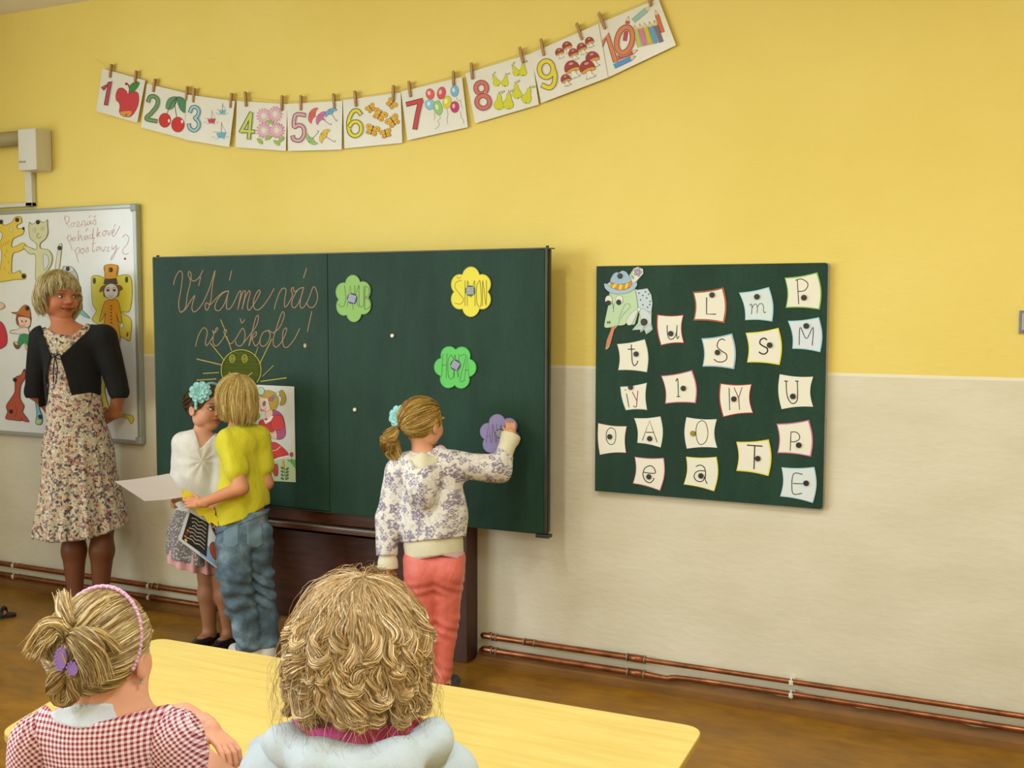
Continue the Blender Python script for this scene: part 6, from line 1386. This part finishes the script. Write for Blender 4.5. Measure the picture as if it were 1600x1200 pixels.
# ================================================================== THE TWO SEATED IN FRONT
D0 = 1.95; J = lambda px, py, dd=0.: Pd(px, py, D0+dd); us_ = D0/FPX
fp = Pd(160, 1150, D0+.02)
f1 = empty('person', (fp[0], fp[1], 0), 'seated girl in red gingham dress with pink headband and twisted-up blond hair', 'person')
ff = FD(160, 152); fh = HF(J(160, 1022), .216, FD(160, 148)+np.array((0, 0, -.06)), (.0, 0, 1))
bd = Sdf(); head_prims(bd, fh, J(150, 1108, .0), .038)
sL, sR = J(80, 1152), J(252, 1148, .02)
bd.cap(sL, sR, .028, .034, .04); bd.cap(J(165, 1150), J(165, 1330), .09, .08, .05, (ff, 1.35)); seat = J(165, 1500)
pel = np.array((fp[0], fp[1], .44)); bd.cap(J(165, 1330), pel, .08, .09, .05)
sdx = nrm(np.cross(ff, ZU))
for s_ in (-1, 1):
    hp = pel+sdx*s_*.06; kn = hp+ff*.27+np.array((0, 0, -.01)); kn[2] = .44; an = kn+ff*.02; an[2] = .07; legs(bd, hp, kn, an, (.06, .046, .028)); foot(bd, an, ff, .17, .025)
eR = J(362, 1238, .0); eL = J(110, 1260, .2); wL = J(322, 1136, .12); hL = J(345, 1155, .12); wR = J(250, 1215, .16)
bd.chain([sR, eR, wR], [.036, .032, .024], .02); bd.chain([J(232, 1132, .12), J(285, 1126, .14), wL], [.030, .029, .022], .02); bd.chain([sL, eL, J(200, 1190, .25), J(232, 1132, .12)], [.034, .03, .028, .03], .02)
hl_ = hand_sdf(wL, J(378, 1186, .05)-wL, nrm(-FH*.25-ZU*.9), nrm(-RH*.3-ZU*.6-FH*.8), .125, (.25, .5, .35), .16, .35, .021)
skin_body('body', f1, bd, .2, [(hl_, .0025)], lambda P: head_cols(P, fh, (226, 168, 138)), (226, 166, 134), .004); eyes(fh, f1, (90, 110, 120), .9)
def gingham(name, rot, scale=150.):
    t = NT(name); co = t.coord(rot=rot); w_ = t.noise(6, 2, co); wv = t.add('ShaderNodeVectorMath', operation='MULTIPLY_ADD'); t.link(w_.outputs['Color'], wv.inputs[0]); wv.inputs[1].default_value = (.012,)*3; t.link(co, wv.inputs[2])
    sp = t.add('ShaderNodeSeparateXYZ'); t.link(wv.outputs[0], sp.inputs[0]); g = []
    for ax in ('X', 'Z'):
        s_ = t.math('SINE', t.math('MULTIPLY', sp.outputs[ax], scale*2*math.pi)); g.append(t.math('GREATER_THAN', s_, 0.))
    both = t.math('MULTIPLY', g[0], g[1]); either = t.math('MAXIMUM', g[0], g[1])
    c = t.mix(either, s2l((234, 224, 226)), s2l((206, 152, 160))); c = t.mix(both, c, s2l((128, 36, 50))); t.link(c, t.b.inputs['Base Color']); t.b.inputs['Roughness'].default_value = .8
    t.bump(t.noise(16, 3, t.coord()).outputs[0], .35, .01); return t.m
ang = math.atan2(ff[1], ff[0])
G1 = gingham('gingham_bodice', (0, .06, -(ang-math.pi/2)), 118.); G2 = gingham('gingham_sleeve', (0, .7, -(ang-math.pi/2)), 135.)
gd = Sdf(); gd.cap(J(84, 1143), J(252, 1136, .015), .042, .042, .05); gd.cap(J(165, 1165), J(165, 1330), .112, .098, .05, (ff, 1.3)); gd.cap(J(165, 1330), pel+ZU*.02, .1, .15, .06)
gd.cap(pel, pel+ff*.24+ZU*.01, .145, .13, .06, (ZU, 1.6))
ncx = J(152, 1092, .0)
def gcut(P, d):
    px, py, z = proj(P); back = z < D0+.02; line = np.interp(px, [70, 90, 125, 165, 215, 262], [1098, 1122, 1131, 1126, 1112, 1100]); o = (line-py)*us_*.8; d = np.maximum(d, np.where(back, o, (1112-py)*us_)); return d
gd.posts += [folds(24, .003, seed=12), gcut]; cloth('dress', f1, gd, .0042, G1)
for c0, r0, nm in ((J(270, 1160, -.005), (.048, .052, .056), 'sleeve'), (J(60, 1165, -.01), (.036, .048, .055), 'sleeve')):
    q = Sdf(); q.ell(c0, r0, None, .02); q.cap(c0, c0+np.array((0, 0, -.05))+RH*(.025 if nm and c0 is not None and r0[0] > .04 else -.01), .045, .046, .03)
    def pf(P, d, c0=c0): a = np.arctan2((P-c0)@FH, (P-c0)@RH); return d+.0025*np.sin(a*14)*np.clip(((P-c0)[:, 2]+.0)/.04, 0, 1)
    q.posts += [pf, lambda P, d, c0=c0: np.maximum(d, (c0[2]-.062)-P[:, 2])]; cloth(nm, f1, q, .0035, G2)
LACE = simple('white_lace', (226, 220, 220), .8)
cl = Sdf(); cl.cap(J(112, 1128, -.01), J(204, 1120, .0), .046, .042, .03); cl.cap(J(152, 1100, -.008), J(154, 1138, -.01), .064, .082, .02, (ff, 1.05)); cl.posts.append(lambda P, d: (lambda q: np.maximum(d, (np.interp(q[0], [80, 110, 150, 190, 215], [1112, 1103, 1099, 1099, 1110])-q[1])*us_))(proj(P))); cl.posts.append(lambda P, d: (lambda q: np.maximum(d, (q[1]-4-np.interp(q[0], [70, 90, 125, 165, 215, 262], [1104, 1126, 1136, 1130, 1116, 1100]))*us_))(proj(P))); cl.posts.append(folds(40, .0015, seed=3)); cloth('collar', f1, cl, .0035, fabric('pale_blue_white_cotton', (206, 214, 224), .8))
# slicked hair, twisted bun with loose ends, headband and clips
tie = (-.05, -.52, .06); tw = fh(*tie)
yf_ = lambda P: ~((P[:, 1] > .24) & (P[:, 2] < .34)) & (P[:, 2] > -.40) & ~((P[:, 1] > -.12) & (P[:, 2] < .0)) & ~((P[:, 1] > .1) & (P[:, 2] < .1))
HG = [(202, 172, 110), (168, 138, 88), (224, 202, 142), (132, 106, 68), (232, 216, 174), (184, 164, 132)]
gA = pulled(fh, 9500, 14, tie, yf_, 6, .025)
T0 = J(104, 1003, -.10)
def spray(p0, p1, p2, p3, r_, n, sd, w_=.004): return tail([p0, p1, p2, p3], [r_*.45, r_, r_*.9, r_*.35], n, 14, sd, w_, .5)
gs = [(spray(T0, J(92, 975, -.12), J(70, 978, -.125), J(46, 1016, -.11), .010, 420, 11, .005), 1.25), (spray(T0, J(86, 985, -.12), J(72, 1000, -.13), J(60, 1024, -.12), .010, 300, 12, .006), 1.1),
      (spray(T0, J(106, 975, -.11), J(100, 955, -.10), J(98, 932, -.07), .013, 420, 13, .005), 1.2), (spray(T0, J(120, 985, -.12), J(138, 962, -.11), J(166, 940, -.08), .007, 260, 14, .004), 1.3),
      (spray(T0, J(125, 992, -.13), J(146, 1012, -.135), J(158, 1058, -.11), .015, 760, 15, .006), 1.12), (spray(T0, J(118, 1000, -.13), J(132, 1025, -.14), J(144, 1062, -.115), .013, 520, 16, .005), .95), (spray(T0, J(135, 986, -.12), J(158, 990, -.115), J(182, 1014, -.09), .005, 180, 17, .004), 1.3)]
bun = [J(106, 1008, -.11), J(96, 1040, -.115), J(86, 1072, -.105), J(97, 1092, -.095), J(116, 1082, -.10), J(114, 1052, -.115), J(104, 1056, -.125)]
gb = tail(bun, [.017, .017, .016, .015, .014, .013, .007], 1500, 20, 18, 0, 1.2)
bb = cap_base(fh, fc=((0, .50, -.2), (.44, .34, .54)))
hair_obj(f1, fh, [gA, gb]+gs, bb, HG, .00075, (158, 130, 78), step=.0035, shade=.15)
PB = fabric('pink_satin', (222, 172, 204), .4, .05)
m = MB(); arc = []
for a in np.linspace(-.42, math.pi+.42, 60): arc.append(fh(.408*math.cos(a)*math.sqrt(1-.03*(1+math.sin(a))), -.10+.17*math.sin(a), .12+.432*math.sin(a)))
for i in range(len(arc)-1):
    r_ = .0036 if i % 2 else .0042; m.tube([arc[i], arc[i+1]], r_, 8)
m.build('headband', PB, f1, smooth=True)
LC = simple('lilac_plastic', (158, 128, 214), .3)
def comb(c, a, b, n=9):
    m = MB(); pts = [c+a*math.cos(t)+b*math.sin(t) for t in np.linspace(0, 2*math.pi, 22)[:-1]]; m.prism(pts, tuple(FW*.004))
    for k in range(n): t = math.pi/2+k*math.pi/(n-1); q = c+a*math.cos(t)*1.0+b*math.sin(t)*1.0; m.tube([q-FW*.001, q+FW*.005], .0022, 6)
    return m.build('hair_clip', LC, f1)
comb(J(95, 1030, -.138), RH*.010+ZU*.002, ZU*.018); comb(J(113, 1045, -.135), RH*.008-ZU*.006, ZU*.010+RH*.004, 6)
MB().tube([J(97, 1020, -.142), J(103, 1036, -.143)], .0014, 6).build('clip_jewel', simple('gold_clip', (196, 160, 70), .3, .7), f1)
er = fh(.372, -.055, -.175); bm = MB(); bm.tube([er+RH*.002, er+RH*.002-ZU*.006], [.003, .0034], 10); bm.build('earring', simple('silver_stud', (206, 206, 200), .2, .9), f1)

# ---- the one with curly hair
D0 = 1.86; J = lambda px, py, dd=0.: Pd(px, py, D0+dd); uw = D0/FPX
wp = Pd(560, 1150, D0); c1 = empty('person', (wp[0], wp[1], 0), 'seated person seen from behind with curly blond hair, pink collar and pale blue top', 'person')
cf = FD(560, 176); ch = HF(J(560, 1016), .222, FD(560, 178)+np.array((0, 0, -.08)), (0, 0, 1))
bd = Sdf(); head_prims(bd, ch, J(560, 1140), .045); sL, sR = J(428, 1205), J(695, 1215)
bd.cap(sL, sR, .038, .038, .04); bd.cap(J(560, 1210), J(562, 1380), .11, .1, .05, (cf, 1.35)); pel = np.array((wp[0], wp[1], .45)); bd.cap(J(562, 1380), pel, .1, .11, .05)
sdx = nrm(np.cross(cf, ZU))
for s_ in (-1, 1):
    hp = pel+sdx*s_*.07; kn = hp+cf*.30; kn[2] = .455; an = kn+cf*.02; an[2] = .07; legs(bd, hp, kn, an, (.07, .05, .03)); foot(bd, an, cf, .2, .028)
    sh = sL if s_ < 0 else sR; el_ = sh+cf*.05-ZU*.10+sdx*s_*.0; el_[2] = max(.655, el_[2]-.02); wr_ = el_+cf*.2-sdx*s_*.1; wr_[2] = TZ+.03; bd.chain([sh, el_, wr_], [.04, .034, .024], .02)
    hnd = hand_sdf(wr_, cf-sdx*s_*.4, -ZU, -sdx*s_, .13, (.12, .2, .15), .1, .5, .022)
    if s_ < 0: hA_ = hnd
skin_body('body', c1, bd, .2, [(hA_, .003), (hnd, .003)], lambda P: head_cols(P, ch, (222, 166, 138)), (222, 166, 138), .0045); eyes(ch, c1)
JK = fabric('pale_blue_fleece', (196, 212, 224), .9, .05, (150, .4, .004), .6)
jk = Sdf(); jk.cap(J(438, 1212), J(688, 1222), .054, .054, .06); jk.cap(J(470, 1185, -.01), J(650, 1188, -.01), .045, .045, .05); jk.cap(J(560, 1215), J(562, 1400), .135, .13, .06, (cf, 1.3)); jk.cap(J(562, 1400), pel, .13, .14, .05, (cf, 1.2))
for s_, sh in ((-1, sL), (1, sR)):
    el_ = sh+cf*.05-ZU*.10; el_[2] = max(.665, el_[2]-.02); wr_ = el_+cf*.2-sdx*s_*.1; wr_[2] = TZ+.045; jk.chain([sh, el_, el_+(wr_-el_)*.85], [.054, .048, .04], .03)
def jc(P, d):
    px, py, z = proj(P); line = np.interp(px, [440, 462, 500, 550, 600, 640, 690], [1100, 1128, 1150, 1160, 1154, 1142, 1110]); return np.maximum(d, np.where((z < D0+.05) & (px > 440) & (px < 690), (line-py)*uw*.8, (1150-py)*uw))
jk.posts += [folds(22, .004, seed=21), jc]; cloth('jacket', c1, jk, .0045, JK)
ho = Sdf(); ho.chain([J(412, 1172, .02), J(450, 1160, -.06), J(500, 1194, -.13), J(560, 1206, -.145), J(620, 1196, -.13), J(672, 1160, -.06), J(688, 1166, .02)], [.026, .030, .032, .034, .032, .030, .024], .03); ho.posts.append(folds(34, .004, seed=22)); cloth('jacket_hood', c1, ho, .004, JK)
pk_ = Sdf(); pk_.cap(J(495, 1160, -.03), J(625, 1158, -.03), .052, .052, .04); pk_.cap(J(560, 1125, -.02), J(560, 1175, -.03), .078, .098, .03, (cf, 1.0)); pk_.posts.append(folds(36, .003, seed=23)); cloth('pink_collar', c1, pk_, .0035, fabric('hot_pink_cotton', (226, 84, 160), .75, .05))
HC = [(208, 178, 124), (178, 144, 98), (226, 204, 158), (148, 116, 78), (236, 222, 190), (190, 156, 108)]
zc = lambda p: (.05 if abs(p) < .6 else -.50)
pr = lambda q: 1+.16*np.sin(q*math.pi*.85)
g = [(bob(ch, 6500, 20, lambda p: .02, 31, 1.12, .14, -.02, 110, .024, 3.2, (.16, .12, 1), .06, .6, lenj=.14, swirl=.7, mid=.9), 1.1)]
rc_ = np.random.default_rng(77)
def lock(phi, z0, L, A_, B_, w0, turns, rr, n, sd, sgn):
    pts = []; m_ = 15
    for i in range(m_):
        t = i/(m_-1); fl = max(0, t-.66)/.34; z = z0-L*(t-.42*fl*fl*t)
        bul = 1.15+.11*math.sin(min(1, t*1.15)*2.4); k = min(1, t*2.2); a = w0+turns*2*math.pi*t; ph = phi+sgn*(A_*k*math.sin(a)+.20*fl**1.3-.10*fl*fl)
        R_ = bul+B_*k*math.cos(a)+(.13 if sgn > 0 else -.16)*math.sin(fl*2.6); e_ = math.sqrt(max(.05, 1-max(0, (z-SC[2])/SRAD[2])**2)); pts.append(ch(math.sin(ph)*SRAD[0]*R_*e_, SC[1]-math.cos(ph)*SRAD[1]*R_*e_, z))
    return tail(pts, [rr*.55, rr, rr*1.1, rr*.9, rr*.35], n, 16, sd, .0012, .15)
for row, (z0, L, cnt) in enumerate(((-.05, .36, 16), (.04, .40, 16), (.16, .42, 15), (.28, .40, 13), (.38, .34, 10))):
    for i in range(cnt):
        phi = -2.0+4.0*(i+rc_.uniform(.1, .9))/cnt; g.append((lock(phi, z0+rc_.normal()*.05, L*rc_.uniform(.85, 1.15), rc_.uniform(.05, .13), rc_.uniform(.02, .05), rc_.uniform(0, 6.28), rc_.uniform(.5, .9), .0155*rc_.uniform(.8, 1.3), 150, 100+row*40+i, rc_.choice([-1, 1])), rc_.uniform(.95, 1.3)))
HC2 = [(204, 174, 120), (182, 150, 102), (220, 196, 148), (166, 134, 90), (230, 212, 174)]
fz = bob(ch, 260, 20, zc, 35, 1.24, .22, -.04, 200, .05, 5, (.1, -.3, 1), .10, .3, lenj=.2)
cb = cap_base(ch, grow=1.02, low=lambda s: [s.cap(ch(x, y_, 0), ch(x*.98, y_, -.36), .15*ch.H, .14*ch.H, .02) for x, y_ in ((-.34, -.08), (.34, -.08), (-.22, -.3), (.22, -.3), (0, -.38))])
hair_obj(c1, ch, g, cb, HC2, .0008, (140, 110, 68), shade=.12)
hair_obj(c1, ch, [fz], None, HC, .0003, (128, 100, 58), name='loose_hair')
fc_, ang_ = Vector((fp[0], fp[1], 0)), 0
for p_, d_, lab in ((fp, ff, 'beech school chair under the girl in red gingham'), (wp, cf, 'beech school chair under the curly-haired person')):
    chair(0, 0, lab); 
    r = [o for o in COL.objects if o.name.startswith('school_chair')][-1]
    r.location = (p_[0], p_[1], 0); r.rotation_euler = (0, 0, math.atan2(d_[1], d_[0])-math.pi/2)

# ---------------------------------------------------------------- someone just outside the left edge
D0 = depth_at(5, 900, -.55); J = lambda px, py, dd=0.: Pd(px, py, D0+dd)
q0 = Pz(-28, 968, 0); p4 = empty('person', q0, 'person in a red top and black sandals, mostly cut off by the left edge', 'person')
ef = FD(0, 35); eh = HF(J(-62, 560), .215, ef, (0, 0, 1)); bd = Sdf(); head_prims(bd, eh, J(-62, 612), .042)
sL, sR = J(-112, 630), J(-34, 632); bd.cap(sL, sR, .045, .045, .05); bd.cap(J(-64, 650), J(-60, 740), .1, .09, .05, (ef, 1.35)); bd.cap(J(-60, 740), J(-58, 800), .09, .11, .05, (ef, 1.2))
bd.chain([sR, J(-22, 722, -.02), J(-22, 750, -.1)], [.04, .034, .024], .02); bd.chain([sL, J(-118, 700), J(-112, 770, -.08)], [.04, .034, .024], .02)
a1 = J(-82, 950); a2 = Pz(-48, 966, 0); a1[2] = .07; a2 = a2+np.array((0, 0, .07)); legs(bd, J(-78, 810), J(-82, 880), a1, (.07, .05, .032)); legs(bd, J(-42, 810), J(-46, 885), a2, (.07, .05, .032)); fe = FD(0, 75); foot(bd, a1, ef, .22, .03); foot(bd, a2, fe, .22, .03)
hh1 = hand_sdf(J(-22, 750, -.1), -ZU, FH, -RH, .15, wr=.022)
skin_body('body', p4, bd, .2, [(hh1, .004)], lambda P: head_cols(P, eh, (196, 132, 100)), (196, 132, 100), .005); eyes(eh, p4)
RT_ = fabric('crimson_cotton', (176, 26, 50), .8); tp = Sdf(); tp.cap(sL, sR, .054, .054, .05); tp.cap(J(-64, 650), J(-58, 745), .115, .125, .05, (ef, 1.3)); tp.cap(J(-58, 745), J(-40, 790), .14, .16, .05, (ef, 1.3)); tp.chain([sR, J(-22, 722, -.02)], [.054, .05], .02); tp.chain([sL, J(-118, 700)], [.054, .05], .02)
tp.posts.append(lambda P, d: (lambda q: np.maximum(d, (q[1]-np.interp(q[0], [-120, -10, 10], [800, 765, 746]))*D0/FPX))(proj(P))); cloth('red_top', p4, tp, .005, RT_)
pt = Sdf(); pt.cap(J(-60, 770), J(-58, 815), .11, .12, .05, (ef, 1.2)); pt.chain([J(-78, 815), J(-82, 900)], [.085, .075], .02); pt.chain([J(-46, 815), J(-30, 890)], [.08, .065], .02); pt.posts.append(lambda P, d: np.maximum(d, J(0, 890)[2]-P[:, 2])); cloth('dark_trousers', p4, pt, .005, fabric('dark_cotton', (40, 42, 52), .85))
hcb = cap_base(eh, grow=1.05); zq = lambda p: (.1 if abs(p) < .8 else -.4)
hair_obj(p4, eh, [bob(eh, 1500, 10, zq, 41, 1.07, .1, .1, 50, .01, 3, (0, -.2, 1), .05)], hcb, [(96, 70, 44), (120, 90, 58)], .0016, (80, 58, 38))
BS = simple('black_sandal', (26, 22, 22), .5)
for an_, d_ in ((a1, ef), (a2, fe)):
    m = MB(); d_ = nrm(d_); pr_ = np.cross(ZU, d_); b0 = np.array((an_[0], an_[1], 0))-d_*.03
    ol = [b0+d_*(.125+.125*math.cos(t))*1.0+pr_*.042*math.sin(t)*(1+.25*math.cos(t)) for t in np.linspace(0, 2*math.pi, 25)[:-1]]; m.prism(ol, (0, 0, .014))
    for off, hgt in ((.19, .038), (.12, .060)): c_ = b0+d_*off; m.tube([c_+pr_*.045*math.cos(t)+ZU*(.008+hgt*max(0, math.sin(t))) for t in np.linspace(0, math.pi, 12)], .009, 6)
    c_ = b0+d_*.02; m.tube([c_+pr_*.036*math.cos(t)+d_*.034*math.sin(t)*1.+ZU*.07 for t in np.linspace(0, 2*math.pi, 16)], .006, 6); m.build('sandal', BS, p4)
